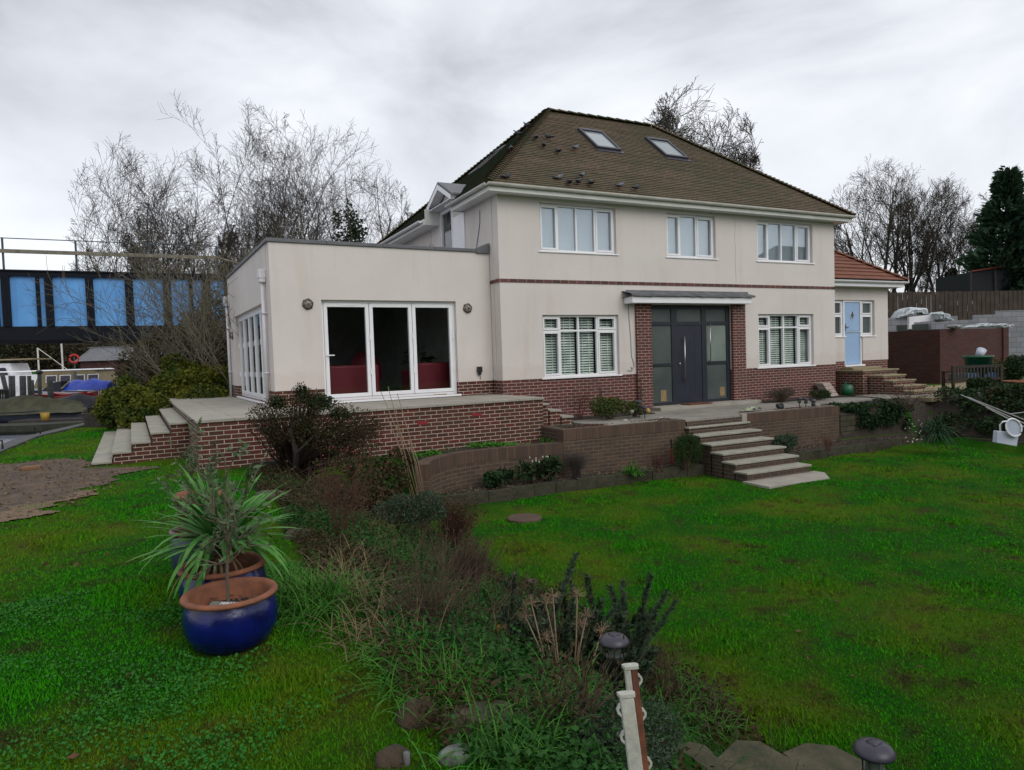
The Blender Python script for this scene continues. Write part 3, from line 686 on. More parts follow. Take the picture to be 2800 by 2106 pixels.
# cables on the walls
o = MB(); P = [(3.50, -.02, 1.72), (3.52, -.02, 1.3), (3.55, -.02, .9), (3.56, -.02, .45), (3.60, -.02, .35), (3.63, -.03, .22), (3.58, -.03, .12), (3.53, -.03, .18), (3.57, -.03, .08), (3.42, -.03, .10)]; o.tube(P, .007, 5); o.build('loose_cable', GREYP, house)
o = MB(); o.tube([(-.02, .9, 4.0), (-.02, .92, 3.7), (-.02, 1.05, 3.4), (-.02, 1.15, 3.2), (-.03, 1.05, 2.96)], .009, 5); o.build('loose_cable', LAMPC, house)
o = MB(); o.tube([(-.02, 4.3, 4.1), (-.02, 4.3, 3.75)], .008, 5); o.tube([(-.03, 4.3 + .16 * math.cos(a), 3.62 + .14 * math.sin(a)) for a in [i * .6 for i in range(22)]], .010, 5); o.tube([(-.03, 5.4, 3.85), (-.03, 4.9, 3.6), (-.03, 4.4, 3.55)], .008, 5); o.build('coiled_cable', OFFW, house)
o = MB(); P = [(7.08 + .012 * math.sin(i * 1.7), -.0135, 4.05 - i * .19) for i in range(10)]; o.tube(P, .003, 4); o.build('hairline_crack', GREYP, house)
# dormer with balcony door
o = MB(WST); wallpanel(o, 2.02, 3.74, 4.2, 4.5, [(2.63, 3.56, 4.2, 4.48)], -.2, .012); o.tf = None
pk = (2.88, 5.0)
o.face([(-.013, 2.02, 4.5), (-.013, 3.74, 4.5), (-.013, 2.88, 4.95)]); dm = o.build('dormer', RENDER, house)
o = MB()
for s_, yy in ((-1, 1.93), (1, 3.86)):
    a, b = (-.30, 2.88, 5.10), (-.30, yy, 4.60)
    o.prism([(0, 0)] * 0 or [(-.30, min(2.88, yy)), (1.9, min(2.88, yy)), (1.9, max(2.88, yy)), (-.30, max(2.88, yy))], [5.06 if abs(q - 2.88) < .01 else 4.58 for q in (min(2.88, yy), min(2.88, yy), max(2.88, yy), max(2.88, yy))], [5.11 if abs(q - 2.88) < .01 else 4.63 for q in (min(2.88, yy), min(2.88, yy), max(2.88, yy), max(2.88, yy))])
o.build('dormer_roof', LEAD, dm)
o = MB(WST)
o.face([(1.97, .31, 4.46), (1.97, .31, 4.58), (2.88, .31, 5.05), (2.88, .31, 4.91)]); o.face([(3.82, .31, 4.46), (2.88, .31, 4.91), (2.88, .31, 5.05), (3.82, .31, 4.58)])
o.box(2.0, 3.76, .02, .30, 4.50, 4.515)
o.face([(1.97, .30, 4.57), (2.88, .30, 5.035), (2.88, .0, 5.035), (1.97, .0, 4.57)]); o.face([(3.80, .30, 4.57), (2.88, .30, 5.035), (2.88, .0, 5.035), (3.80, .0, 4.57)][::-1])
o.build('barge_board', WHITE, dm)
bd = window(house, WST, 2.66, 3.56, 2.9, 4.48, [], (0,), GL, sill=False, name='balcony_door', rec=.0, blind=None)
MB(WST).box(1.84, 2.62, .013, .035, 2.9, 4.14).build('white_panel', WHITE, house, bev=.004)

# ================================================================== extension
ext = thing('flat_roof_extension', 'single storey flat roofed cream extension with white folding glass doors', 'house extension', (-2.4, .4, TER))
FD = (-3.90, -.905, -.265, 1.815); SD = (.895, 5.27, -.265, 1.815); ZT = 2.93
o = MB(EXF); wallpanel(o, -EL, -.02, 0, ZT, [FD], -.28, .012); o.tf = EXS; wallpanel(o, -.012 + .29, ED, 0, ZT, [SD], -.28, .012)
o.tf = EX; o.box(-EL, -.02, ED - .28, ED, -.6, ZT)
o.build('rendered_wall', RENDER, ext)
o = MB(EXF); wallpanel(o, -EL, -.02, -.5, 0, [FD], -.28, 0); o.tf = EXS; wallpanel(o, .28, ED, -.5, 0, [SD], -.28, 0); o.build('brick_plinth', BRED, ext)
o = MB(EX); o.box(-EL + .02, -.02, .02, ED - .02, ZT - .12, ZT + .0); o.build('flat_roof', COPE, ext)
o = MB(EX)
for i in range(4):
    a = -EL - .05 + i * (EL - .14) / 4; b = -EL - .05 + (i + 1) * (EL - .14) / 4 - .006
    o.box(a, b, -.05, .30, ZT + .002, ZT + .075)
for i in range(5):
    a = .306 + i * (ED - .3) / 5; o.box(-EL - .05, -EL + .28, a, a + (ED - .3) / 5 - .006, ZT + .002, ZT + .072)
o.prism([(-.36, -.07), (-.04, -.07), (-.04, .3), (-.36, .3)], ZT - .02, [ZT + .09, ZT + .22, ZT + .22, ZT + .09]); o.build('coping', COPE, ext, bev=.008)
def bifold(tf, u0, u1, z0, z1, n, glass, hand=0):
    o = MB(tf); rec = .09; F = .055
    o.box(u0, u0 + F, -rec - .07, -rec, z0, z1); o.box(u1 - F, u1, -rec - .07, -rec, z0, z1); o.box(u0 + F, u1 - F, -rec - .07, -rec, z1 - F, z1); o.box(u0 + F, u1 - F, -rec - .07, -rec, z0, z0 + F)
    fr = o.build('folding_doors', WHITE, ext, bev=.004)
    MB(tf).box(u0 - .05, u1 + .05, -rec - .02, .045, z0 - .045, z0 - .002).build('sill', WHITE, fr, bev=.006)
    wd = (u1 - u0 - 2 * F) / n; S = .075
    for i in range(n):
        a, b = u0 + F + i * wd + .006, u0 + F + (i + 1) * wd - .006; c, d = z0 + F + .008, z1 - F - .008
        o = MB(tf); o.box(a, a + S, -rec - .06, -rec + .012, c, d); o.box(b - S, b, -rec - .06, -rec + .012, c, d); o.box(a + S, b - S, -rec - .06, -rec + .012, c, c + S); o.box(a + S, b - S, -rec - .06, -rec + .012, d - S, d)
        lf = o.build('door_leaf', WHITE, fr, bev=.005)
        if i == 0:
            o = MB(tf); o.box(a + .02, a + .05, -rec + .012, -rec + .02, .45, .75); o.tube([(a + .035, -rec + .012, .68), (a + .035, -rec + .05, .68), (a + .18, -rec + .05, .68)], .012, 8); o.build('handle', WHITE, lf)
            o = MB(tf); o.box((a + b) / 2 - .1, (a + b) / 2 + .2, -rec + .012, -rec + .02, d - .04, d - .02); o.build('trickle_vent', WHITE, lf)
        for hz_ in (.98, .25): MB(tf).box(b - .012, b + .018, -rec + .012, -rec + .035, hz_, hz_ + .12).build('hinge', WHITE, lf)
        MB(tf).box(a + S - .003, b - S + .003, -rec - .035, -rec - .02, c + S - .003, d - S + .003).build('pane', glass, lf)
bifold(EXF, *FD, 3, GLD); bifold(EXS, *SD, 5, GLS)
# room inside
o = MB(EX); o.box(-EL + .29, -.3, .3, ED - .3, -.36, -.28); o.build('room_floor', INF, ext)
o = MB(EX); o.box(-EL + .29, -.31, ED - .32, ED - .285, -.28, 2.3); o.box(-.33, -.30, .3, ED - .3, -.28, 2.3); o.box(-EL + .29, -.3, .3, ED - .3, 2.31, 2.33); o.build('room_walls', INW, ext)
def sofa(s0, s1, t0, t1, lab):
    t = thing('sofa', lab, 'sofa', EX((s0 + s1) / 2, (t0 + t1) / 2, -.28), 'red sofas behind the glass')
    o = MB(EX); o.box(s0, s1, t0, t0 + .22, -.22, .46); o.build('backrest', SOFA, t, bev=.05)
    o = MB(EX); o.box(s0 + .16, s1 - .16, t0 + .22, t1, -.22, .12); o.build('seat', SOFA, t, bev=.04)
    for a, b in ((s0, s0 + .16), (s1 - .16, s1)): o = MB(EX); o.box(a, b, t0 + .22, t1, -.22, .30); o.build('armrest', SOFA, t, bev=.04)
sofa(-3.85, -2.55, .55, 1.4, 'red sofa back behind the left glass door of the extension')
sofa(-1.75, -.75, .6, 1.4, 'red sofa back behind the right glass door of the extension')
t = thing('armchair', 'rounded red armchair deeper in the room behind the middle glass door', 'armchair', EX(-2.3, 2.6, -.28))
o = MB(EX); o.ball((-2.3, 2.4, .25), .42, .25, .55, 14); o.build('backrest', SOFA, t, True); o = MB(EX); o.box(-2.7, -1.9, 2.45, 3.2, -.2, .15); o.build('seat', SOFA, t, bev=.05)
t = thing('house_plant', 'dark leafy pot plant on the sill inside the right glass door', 'plant', EX(-1.25, 1.5, .4))
o = MB(EX); o.lathe([(0, .25), (.10, .25), (.13, .45), (.11, .45), (0, .43)], -1.25, 1.55, 14); o.build('pot', SOFA, t)
P = np.array(EX(-1.25, 1.55, .45)); n = 60; D = RS.normal(size=(n, 3)) * [1, 1, .5] + [0, 0, .8]; V, F = leafquads(P + D / np.linalg.norm(D, axis=1, keepdims=True) * RS.uniform(.05, .35, (n, 1)), D * [1, 1, .3], .22, .03, RS, .2); bigmesh('foliage', V, F, L_DARK, t)
# bulkhead lamps, downpipes, socket
def bulkhead(tf, u, z, lab):
    w_ = MB(tf)
    w_.tf = lambda a, b_, c: tf(u + a, b_, z + c)
    rg = lambda rr, d, n=20: [(rr * math.cos(2 * math.pi * k / n), d, rr * math.sin(2 * math.pi * k / n)) for k in range(n + 1)]
    w_.tube(rg(.098, .025), .013, 6); w_.tube(rg(.075, .075), .006, 5)
    for k in range(6):
        a = math.pi * k / 3 + .3; w_.tube([(.1 * math.cos(a), .02, .1 * math.sin(a)), (.098 * math.cos(a), .05, .098 * math.sin(a)), (.055 * math.cos(a), .095, .055 * math.sin(a)), (-.055 * math.cos(a), .095, -.055 * math.sin(a))] , .005, 5)
        w_.ball((.108 * math.cos(a), .02, .108 * math.sin(a)), .014, n=6)
    b_ = w_.build('wall_lamp', BLACKP if False else mat('bronze', (.10, .075, .05), .5, ns=9) if 'bronze' not in MATS else MATS['bronze'], ext, True)
    b_['label'] = lab
    o = MB(lambda a, c, d: tf(u + a, c, z + d)); o.ball((0, .03, 0), .088, .055, .088, 16); o.build('glass_globe', mat('lamp_glass', (.36, .33, .29), .25, (.3, .28, .24), ns=9) if 'lamp_glass' not in MATS else MATS['lamp_glass'], b_, True)
bulkhead(EXF, -4.17, 1.72, 'caged bulkhead lamp left of the front folding doors'); bulkhead(EXF, -.62, 1.66, 'caged bulkhead lamp right of the front folding doors'); bulkhead(EXS, 5.75, 1.35, 'caged bulkhead lamp beside the side folding doors')
for t_ in (.42, 6.25):
    o = MB(EXS); o.tube([(t_, .07, -.31), (t_, .07, 2.2)], .036, 12)
    for z in (.35, 1.55): o.box(t_ - .06, t_ + .06, .0125, .11, z, z + .03)
    dp = o.build('downpipe', PIPE, ext, True)
    o = MB(EXS); o.box(t_ - .11, t_ + .11, .0125, .15, 2.26, 2.44); o.prism([(t_ - .1, .02), (t_ + .1, .02), (t_ + .1, .14), (t_ - .1, .14)], 2.18, 2.262); o.build('hopper', PIPE, dp, bev=.012)
o = MB(EXF); o.box(-.44, -.33, .0125, .09, .20, .33); o.box(-.42, -.35, .02, .075, .14, .2); o.tube([(-.38, .05, .14), (-.37, .06, .09), (-.36, .03, .03)], .008, 5); o.build('outdoor_socket', BLACKP, ext, bev=.008)

# ================================================================== annexe
anx = thing('annexe', 'low cream annexe with pale blue stable door and red tiled roof', 'house extension', (13, AY, PATHZ))
AX1 = 14.27; AD = (12.19, 13.04, -.075, 1.965); AW1 = (11.35, 12.19, .835, 1.965); AW2 = (13.04, 13.62, .835, 1.965)
o = MB(ANX); wallpanel(o, W - .3, AX1, .05, 2.4, [AD, AW1, AW2], -.28, .012); o.tf = None; o.box(AX1 - .28, AX1, AY + .28, 5, .05, 2.4); o.build('rendered_wall', RENDER, anx)
o = MB(ANX); wallpanel(o, W - .3, AX1 - .012, -1.1, .05, [AD], -.28, 0); o.tf = None; o.box(AX1 - .3, AX1 - .012, AY + .28, 5, -1.1, .05); o.build('brick_plinth', BREDH, anx)
MB().box(W + .01, AX1 + .32, AY - .36, AY - .34, 2.36, 2.50).build('fascia', WHITE, anx); MB().box(W + .01, AX1 + .32, AY - .34, AY - .012, 2.37, 2.39).build('soffit', WHITE, anx)
MB().box(AX1 + .30, AX1 + .32, AY - .34, 5, 2.36, 2.50).build('fascia', WHITE, anx)
gutter(anx, (W + .01, AY - .42, 2.53), (AX1 + .42, AY - .42, 2.53), WHITE, clips=4)
e0 = (W - .1, AY - .42, 2.56); e1 = (AX1 + .40, AY - .42, 2.56); H_ = 2.2; tp1 = (e1[0] - H_, e1[1] + H_, 2.56 + .72 * H_); tp0 = (e0[0], tp1[1], tp1[2])
o = MB(); courses(o, e0, e1, tp0, tp1, 11, th=.035); courses(o, e1, (e1[0], 6, 2.56), tp1, (tp1[0], 6, tp1[2]), 11, th=.035); ar = o.build('roof', TILER, anx)
bonnets(e1, tp1, 12, HIPR, ar, .13)
wa = window(anx, ANX, *AW1, [], (0,), FROST, transom=1.5); window(anx, ANX, *AW2, [], (0,), FROST, transom=1.5)
o = MB(ANX); o.box(AD[0], AD[0] + .06, -.14, -.03, AD[2], AD[3]); o.box(AD[1] - .06, AD[1], -.14, -.03, AD[2], AD[3]); o.box(AD[0] + .06, AD[1] - .06, -.14, -.03, AD[3] - .06, AD[3]); o.box(AD[0] - .04, AD[1] + .04, -.14, .06, AD[2] - .05, AD[2] + .01); sdr = o.build('stable_door', WHITE, anx, bev=.004)
MB(ANX).box(AD[0] + .062, AD[1] - .062, -.12, -.06, AD[2] + .02, .98).build('lower_leaf', BLUED, sdr, bev=.004)
up_ = MB(ANX).box(AD[0] + .062, AD[1] - .062, -.12, -.055, .995, AD[3] - .062).build('upper_leaf', BLUED, sdr, bev=.004)
MB(ANX).box(AD[0] + .062, AD[1] - .062, -.055, -.035, .95, .985).build('weather_bar', mat('pale_bar', (.5, .58, .72), .4), sdr)
cx, cz = 12.615, 1.50; tfD = lambda a, d, c: ANX(cx + a, -.055 + d, cz + c)
o = MB(tfD)
dm4 = [(0, .20), (.11, 0), (0, -.20), (-.11, 0)]; di = [(0, .14), (.075, 0), (0, -.14), (-.075, 0)]
for i in range(4):
    j = (i + 1) % 4; o.face([(dm4[i][0], .012, dm4[i][1]), (dm4[j][0], .012, dm4[j][1]), (di[j][0], .02, di[j][1]), (di[i][0], .02, di[i][1])]); o.face([(dm4[i][0], 0, dm4[i][1]), (dm4[j][0], 0, dm4[j][1]), (dm4[j][0], .012, dm4[j][1]), (dm4[i][0], .012, dm4[i][1])])
dw = o.build('diamond_window', MATS['pale_bar'], up_); o = MB(tfD); o.face([(x, .010, z) for x, z in di]); o.build('pane', FROST, dw)
o = MB(ANX); o.box(12.27, 12.31, -.055, -.045, .98, 1.22); o.tube([(12.29, -.02, 1.12), (12.42, -.02, 1.12)], .012, 8); o.tube([(12.29, -.05, 1.12), (12.29, -.02, 1.12)], .012, 8); o.build('handle', LAMPC, up_)

# ================================================================== terrace
ter = thing('raised_terrace', 'raised red brick terrace with pale stone paving round the extension', 'terrace', (-3, -1, LEFTZ))
TF = lambda s, t, z: EX(s, t, z)
def inv(x, y):
    dx, dy = x, y - E1; return (dx * math.cos(EA) + dy * math.sin(EA), -dx * math.sin(EA) + dy * math.cos(EA))
s_l, t_f = inv(-6.378, -1.99); s_r, _ = inv(.13, -1.55)
o = MB(EX); o.box(s_l + .03, s_r - .03, t_f + .03, -.002 - .012, -1.35, TER - .045); o.box(s_l + .03, -EL - .013, -.014, 8.0, -1.35, TER - .046); twall = o.build('brick_wall', BRED, ter)
def flags(mb, x0, x1, y0, y1, z0, z1, sx, sy, gap=.006, rg=rnd):
    nx = max(1, round((x1 - x0) / sx)); ny = max(1, round((y1 - y0) / sy)); ax, ay = (x1 - x0) / nx, (y1 - y0) / ny
    for i in range(nx):
        for j in range(ny): mb.box(x0 + i * ax + gap / 2, x0 + (i + 1) * ax - gap / 2, y0 + j * ay + gap / 2, y0 + (j + 1) * ay - gap / 2, z0, z1 + rg.uniform(-.002, .002))
o = MB(EX); flags(o, s_l, s_r, t_f, t_f + .62, TER - .045, TER, .58, .62); flags(o, s_l, s_r, t_f + .625, -.018, TER - .045, TER, .58, .7); flags(o, s_l, -EL - .015, -.012, 8.03, TER - .045, TER, .6, .62)
o.build('paving', PAVE, ter, bev=.004)
for q_, (u_, v_) in enumerate(((-1.62, -.60), (-2.75, -.675), (.02 - .9, -.60))):
    if q_ < 2:
        o = MB(EX); o.box(u_, u_ + .21, t_f + .0265, t_f + .0305, v_, v_ + .06); o.build('odd_red_brick', mat('crimson_brick', (.24, .012, .02), .7) if 'crimson_brick' not in MATS else MATS['crimson_brick'], ter)
# terrace left steps
t0s = .20
lst = thing('brick_steps', 'five wide stone topped brick steps down the left end of the terrace', 'steps', EX(s_l - .7, 3, -1.2))
for i in range(5):
    zt = TER - .15 * (i + 1); a = s_l + .028 - .31 * (i + 1); b = a + .31 - .002
    o = MB(EX); o.box(a + .03, b + .03, inv(-7.3, -.02)[1], 6.6, -1.4, zt - .042); o.build('riser', BRED, lst)
    o = MB(EX); o.box(a, b + (.0 if i == 0 else -.0), inv(-7.3, -.05)[1], 6.62, zt - .04, zt); o.build('tread', TREAD, lst, bev=.006)
# terrace right steps to the path
rst = thing('brick_steps', 'three small brick steps from the terrace end to the front path', 'steps', (.5, -1.2, PATHZ))
for i in range(3):
    zt = TER - .15 * (i + 1); a = .10 + .29 * i; b = a + .29
    MB().box(a + .002, b - .03, -1.40, -.015, -1.2, zt - .042).build('riser', BRED, rst); MB().box(a + .004, b - .002, -1.43, -.015, zt - .04, zt).build('tread', PAVE, rst, bev=.005)

# ================================================================== path, retaining walls, garden steps
def slabset(name, polys, z0, z1, m, kind='structure'):
    o = MB()
    for p in polys: o.prism(p, z0, z1)
    r_ = o.build(name, m); tag(r_, kind=kind); return r_
o = MB(); flags(o, 1.2, 7.9, -2.42, -1.9 + .02, PATHZ - .05, PATHZ + .0, .6, .6); flags(o, 3.0, 4.63, -2.62, -2.424, PATHZ - .05, PATHZ, .6, .2)
flags(o, 1.0, 7.9, -1.87, -1.0, PATHZ - .05, PATHZ, .6, .45); flags(o, 3.5, 7.9, -.995, -.5, PATHZ - .05, PATHZ, .6, .5)
pt = o.build('path', PAVE2, bev=.004); tag(pt, kind='structure')
o = MB()
for (p) in ([(7.905, -1.87), (8.5, -1.62), (8.5, -.75), (7.905, -.75)], [(8.505, -1.62), (9.9, -1.82), (9.9, -.72), (8.505, -.75)], [(9.905, -1.82), (11.3, -1.9), (11.3, -.70), (9.905, -.72)], [(11.305, -1.9), (12.9, -2.5), (13.5, -1.35), (12.95, -.6), (11.305, -.7)]): o.prism(p, PATHZ - .06, PATHZ + .002)
tag(o.build('side_path', PAVE2, bev=.004), kind='structure')
o = MB(); o.prism([(11.4, -2.62), (12.9, -2.62), (13.2, -2.2), (11.4, -1.92)], PATHZ - .12, PATHZ - .012); tag(o.build('stone_kerb', GOLDS, bev=.01), kind='structure')

def curvedwall(parent, line, z0, z1, th, m=BBRN, soldier=True, cop=.215, part='brickwork'):
    "wall following a plan polyline (front edge), brick courses unrolled in uv"
    P = [Vector((x, y, 0)) for x, y in line]; n = len(P); N_ = []
    for i in range(n):
        t = (P[min(i + 1, n - 1)] - P[max(i - 1, 0)]).normalized(); N_.append(Vector((-t.y, t.x, 0)))
    S = [0]
    for i in range(1, n): S.append(S[-1] + (P[i] - P[i - 1]).length)
    zc = z1 - cop if soldier else z1
    o = MB()
    for i in range(n - 1):
        a, b = P[i], P[i + 1]; v0, v1 = z0, zc
        o.face([(a.x, a.y, z0), (b.x, b.y, z0), (b.x, b.y, zc), (a.x, a.y, zc)], [(S[i], z0), (S[i + 1], z0), (S[i + 1], zc), (S[i], zc)])
        A, B = a + N_[i] * th, b + N_[i + 1] * th; o.face([(B.x, B.y, z0), (A.x, A.y, z0), (A.x, A.y, zc), (B.x, B.y, zc)], [(S[i + 1], z0), (S[i], z0), (S[i], zc), (S[i + 1], zc)])
        if not soldier: o.face([(a.x, a.y, zc), (b.x, b.y, zc), (B.x, B.y, zc), (A.x, A.y, zc)], [(S[i], 0), (S[i + 1], 0), (S[i + 1], th), (S[i], th)])
    for i, sgn in ((0, 1), (n - 1, -1)):
        a = P[i]; A = a + N_[i] * th; q = [(A.x, A.y, z0), (a.x, a.y, z0), (a.x, a.y, zc), (A.x, A.y, zc)]
        o.face(q if sgn > 0 else q[::-1], [(0, z0), (th, z0), (th, zc), (0, zc)])
    o.build(part, m, parent)
    if soldier:
        o = MB(); e = .006
        for i in range(n - 1):
            a, b = P[i] - N_[i] * e, P[i + 1] - N_[i + 1] * e; A, B = P[i] + N_[i] * (th + e), P[i + 1] + N_[i + 1] * (th + e)
            o.face([(a.x, a.y, zc), (b.x, b.y, zc), (b.x, b.y, z1), (a.x, a.y, z1)], [(S[i], 0.02), (S[i + 1], 0.02), (S[i + 1], .24), (S[i], .24)])
            o.face([(a.x, a.y, z1), (b.x, b.y, z1), (B.x, B.y, z1), (A.x, A.y, z1)], [(S[i], 0.02), (S[i + 1], 0.02), (S[i + 1], .24), (S[i], .24)])
            o.face([(B.x, B.y, zc), (A.x, A.y, zc), (A.x, A.y, z1), (B.x, B.y, z1)], [(S[i + 1], 0.02), (S[i], 0.02), (S[i], .24), (S[i + 1], .24)])
        for i, sgn in ((0, 1), (n - 1, -1)):
            a, A = P[i] - N_[i] * e, P[i] + N_[i] * (th + e); q = [(A.x, A.y, zc), (a.x, a.y, zc), (a.x, a.y, z1), (A.x, A.y, z1)]
            o.face(q if sgn > 0 else q[::-1], [(0.02, 0.02), (th, 0.02), (th, .24), (0.02, .24)])
        o.build('coping', BSOL, parent)
def smoothline(pts, k=6):
    out_ = []
    for i in range(len(pts) - 1):
        p0 = pts[max(i - 1, 0)]; p1 = pts[i]; p2 = pts[i + 1]; p3 = pts[min(i + 2, len(pts) - 1)]
        for j in range(k):
            t = j / k; out_.append(tuple(.5 * ((2 * p1[q]) + (-p0[q] + p2[q]) * t + (2 * p0[q] - 5 * p1[q] + 4 * p2[q] - p3[q]) * t * t + (-p0[q] + 3 * p1[q] - 3 * p2[q] + p3[q]) * t ** 3) for q in (0, 1)))
    return out_ + [tuple(pts[-1])]
WY = -2.52
rw = thing('retaining_wall', 'brown brick retaining wall left of the garden steps, stepping down to a curved end', 'wall', (0, WY, LAWN))
curvedwall(rw, smoothline([(-3.02, -3.42), (-2.86, -3.08), (-2.62, -2.80), (-2.26, -2.57), (-1.78, -2.42), (-1.15, -2.40), (-.54, -2.45), (.04, -2.515)]), -2.2, -1.17, .22)
curvedwall(rw, [(.05, -2.515), (1.5, -2.56), (2.99, -2.62)], -2.2, PATHZ + .0, .22)
o = MB(); o.box(.05, .27, -2.29, -1.45, -1.4, PATHZ - .0); o.build('return_wall', BFAR if False else brick('brown_brick_flat', (.078, .047, .032), (.052, .032, .024), (.17, .125, .092), ms=.012), rw)
rw2 = thing('retaining_wall', 'brown brick retaining wall right of the garden steps, behind the green shrub', 'wall', (6, WY, LAWN))
curvedwall(rw2, [(4.72, -2.56), (6.0, -2.60), (7.74, -2.645)], -2.2, PATHZ + .0, .22)
MB().box(4.56, 4.70, -2.67, -2.55, PATHZ - .2, PATHZ + .02).build('white_block', PAVE, rw2, bev=.004)
gs = thing('garden_steps', 'flight of seven stone topped brown brick steps between the retaining walls and lawn', 'steps', (3.8, -3.5, LAWN))
YS = [-2.76, -3.09, -3.42, -3.74, -4.06, -4.36]
BBF = MATS['brown_brick_flat']
for i, y in enumerate(YS):
    zt = PATHZ - .15 * (i + 1); yb_ = (YS[i - 1] + .03) if i else -2.40
    MB().box(3.0, 4.68, y + .035, yb_ + (0 if i == 0 else -.0) + .03, -2.2, zt - .04).build('riser', BBF, gs)
    o = MB(); flags(o, 2.965, 4.715, y, yb_ + .028, zt - .038, zt, .6, .5, .004); o.build('tread', TREAD, gs, bev=.006)
MB().box(3.02, 4.66, -2.64, -2.41, -1.2, PATHZ - .052).build('riser', BBF, gs)
o = MB(); o.prism([(2.9, -4.95), (4.40, -5.02), (4.85, -4.55), (4.85, -4.30), (2.9, -4.30)], LAWN - .03, LAWN + .028); o.build('foot_slab', PAVE, gs)

# edging of rough blocks
def edging(name, label, pts, L=.455, z0=LAWN - .1, z1=-1.8, th=.12):
    t = thing(name, label, 'edging', (pts[0][0], pts[0][1], LAWN)); seg = 0
    for (a, b) in zip(pts[:-1], pts[1:]):
        a, b = Vector((*a, 0)), Vector((*b, 0)); n = max(1, round((b - a).length / L)); d = (b - a) / n; nrm = Vector((-d.y, d.x, 0)).normalized()
        for i in range(n):
            p = a + d * (i + .006); q = a + d * (i + 1 - .006); j = rnd.uniform(-.012, .012); h = z1 + rnd.uniform(-.012, .012)
            p += nrm * j; q += nrm * j; K = 5; o = MB(); gx = []
            g = [[p.lerp(q, k / K) - nrm * (rnd.uniform(0, .02) if 0 < m_ < 3 and 0 < k < K else 0) + Vector((0, 0, z0 + (h - z0) * m_ / 3)) for k in range(K + 1)] for m_ in range(4)]
            for m_ in range(3):
                for k in range(K): o.face([g[m_][k], g[m_][k + 1], g[m_ + 1][k + 1], g[m_ + 1][k]])
            bk = [x + nrm * th for x in (g[3][0], g[3][K])]
            o.face([*g[3], bk[1], bk[0]]); o.face([bk[0], bk[1], bk[1] - Vector((0, 0, .3)), bk[0] - Vector((0, 0, .3))])
            for e_, s_ in ((0, 1), (K, -1)):
                o.face([g[0][e_], g[3][e_], g[3][e_] + nrm * th, g[0][e_] + nrm * th])
            o.build('edging_block', EDGE, t)
    return t
edging('lawn_edging', 'row of rough dark blocks edging the lawn below the left retaining wall', [(-2.75, -3.13), (0, -3.06), (2.96, -3.2)])
edging('lawn_edging', 'row of rough dark blocks edging the lawn right of the garden steps', [(4.74, -3.28), (7.5, -3.2), (10.35, -3.1), (10.62, -3.5), (10.5, -4.3), (10.6, -6.2), (10.9, -8.5)])
# ================================================================== terrain
def sm(a, b, x):
    t = np.clip((x - a) / (b - a), 0, 1); return t * t * (3 - 2 * t)
QX = [(-40, -11.5), (-10, -10.6), (2, -10.35), (7, -10.15), (13, -8.7), (20, -7.5), (30, -6), (60, -4)]
def quay(y): return np.interp(y, [q[0] for q in QX], [q[1] for q in QX])
def HT(x, y, lumps=True):
    x = np.asarray(x, float); y = np.asarray(y, float)
    lawn = np.full(x.shape, LAWN)
    xr = np.where(y > -5.5, -3.0 - .0 * y, -3.2)
    fx = 1 - sm(-5.6, -3.25, x)
    fs = 1 - sm(-13.6, -11.7, y + .28 * (x + 3.5))
    f = np.maximum(fx, np.where(x < 6, fs, fs))
    h = lawn + (LEFTZ - LAWN) * f
    # bed between edging and wall
    bed = (y > -2.93) & (y < -2.4) & (x > -2.9) & (x < 10.4); h = np.where(bed, np.maximum(h, -1.83), h)
    # lower bed behind curved wall / path level behind upper wall
    cy = np.interp(x, [-3.2, -2.9, -2.6, -2.26, -1.78, -1.15, -.54, .05], [-3.0, -2.9, -2.6, -2.33, -2.2, -2.18, -2.24, -2.30])
    h = np.where((x > -2.92) & (x <= .16) & (y > cy), -1.22 + .03 * np.sin(x * 3), h)
    h = np.where((x > .16) & (x < 7.74) & (y > -2.42), PATHZ - .055, h)
    bank = (x >= 7.74) & (x < 10.5) & (y > -3.05); h = np.where(bank, -1.82 + (.86) * sm(-2.75, -2.35, y), h)
    rgt = (x >= 10.5) & (y > -9); 
    h = np.where(rgt & (y <= -2.0), -1.82 + .9 * sm(10.6, 12.2, x), h)
    h = np.where((x >= 10.5) & (y > -2.9), np.maximum(h, -1.82 + .86 * sm(-2.9, -2.3, y)), h)
    h = np.where((x >= 7.74) & (y > -2.0), PATHZ - .06, h)
    h = np.where((x < -3.1) & (y > -2.6), np.where(x < -5.5, LEFTZ, LEFTZ - .08), h)
    q = quay(y); far = sm(48, 66, y)
    h = np.where((x < q - .02) & (y > -60), -2.6, h); h = np.where((x < q + 0) & (y > 70), -2.6 + 3.2 * sm(70, 76, y), h)
    if lumps:
        h = h + .018 * np.sin(x * 2.3 + 1.3 * np.sin(y * 1.7)) * np.sin(y * 2.9 + x) * (1 + 1.5 * ((x < -3.2) & (x > -5.8) & (y < -3)))
    return h
def H1(x, y): return float(HT(np.array([x]), np.array([y]))[0])
xs = np.unique(np.concatenate([np.linspace(-150, -13, 40), np.arange(-13, 14, .13), np.linspace(14, 200, 60)])); ys = np.unique(np.concatenate([np.linspace(-60, -15, 20), np.arange(-15, 11, .13), np.linspace(11, 300, 90)]))
X, Y = np.meshgrid(xs, ys); Z = HT(X, Y); ny, nx = X.shape
idx = np.arange(nx * ny).reshape(ny, nx); F = np.stack([idx[:-1, :-1], idx[:-1, 1:], idx[1:, 1:], idx[1:, :-1]], -1).reshape(-1, 4)
g_ = bigmesh('ground', np.stack([X, Y, Z], -1).reshape(-1, 3), F, GRND, None, True); tag(g_, kind='structure')
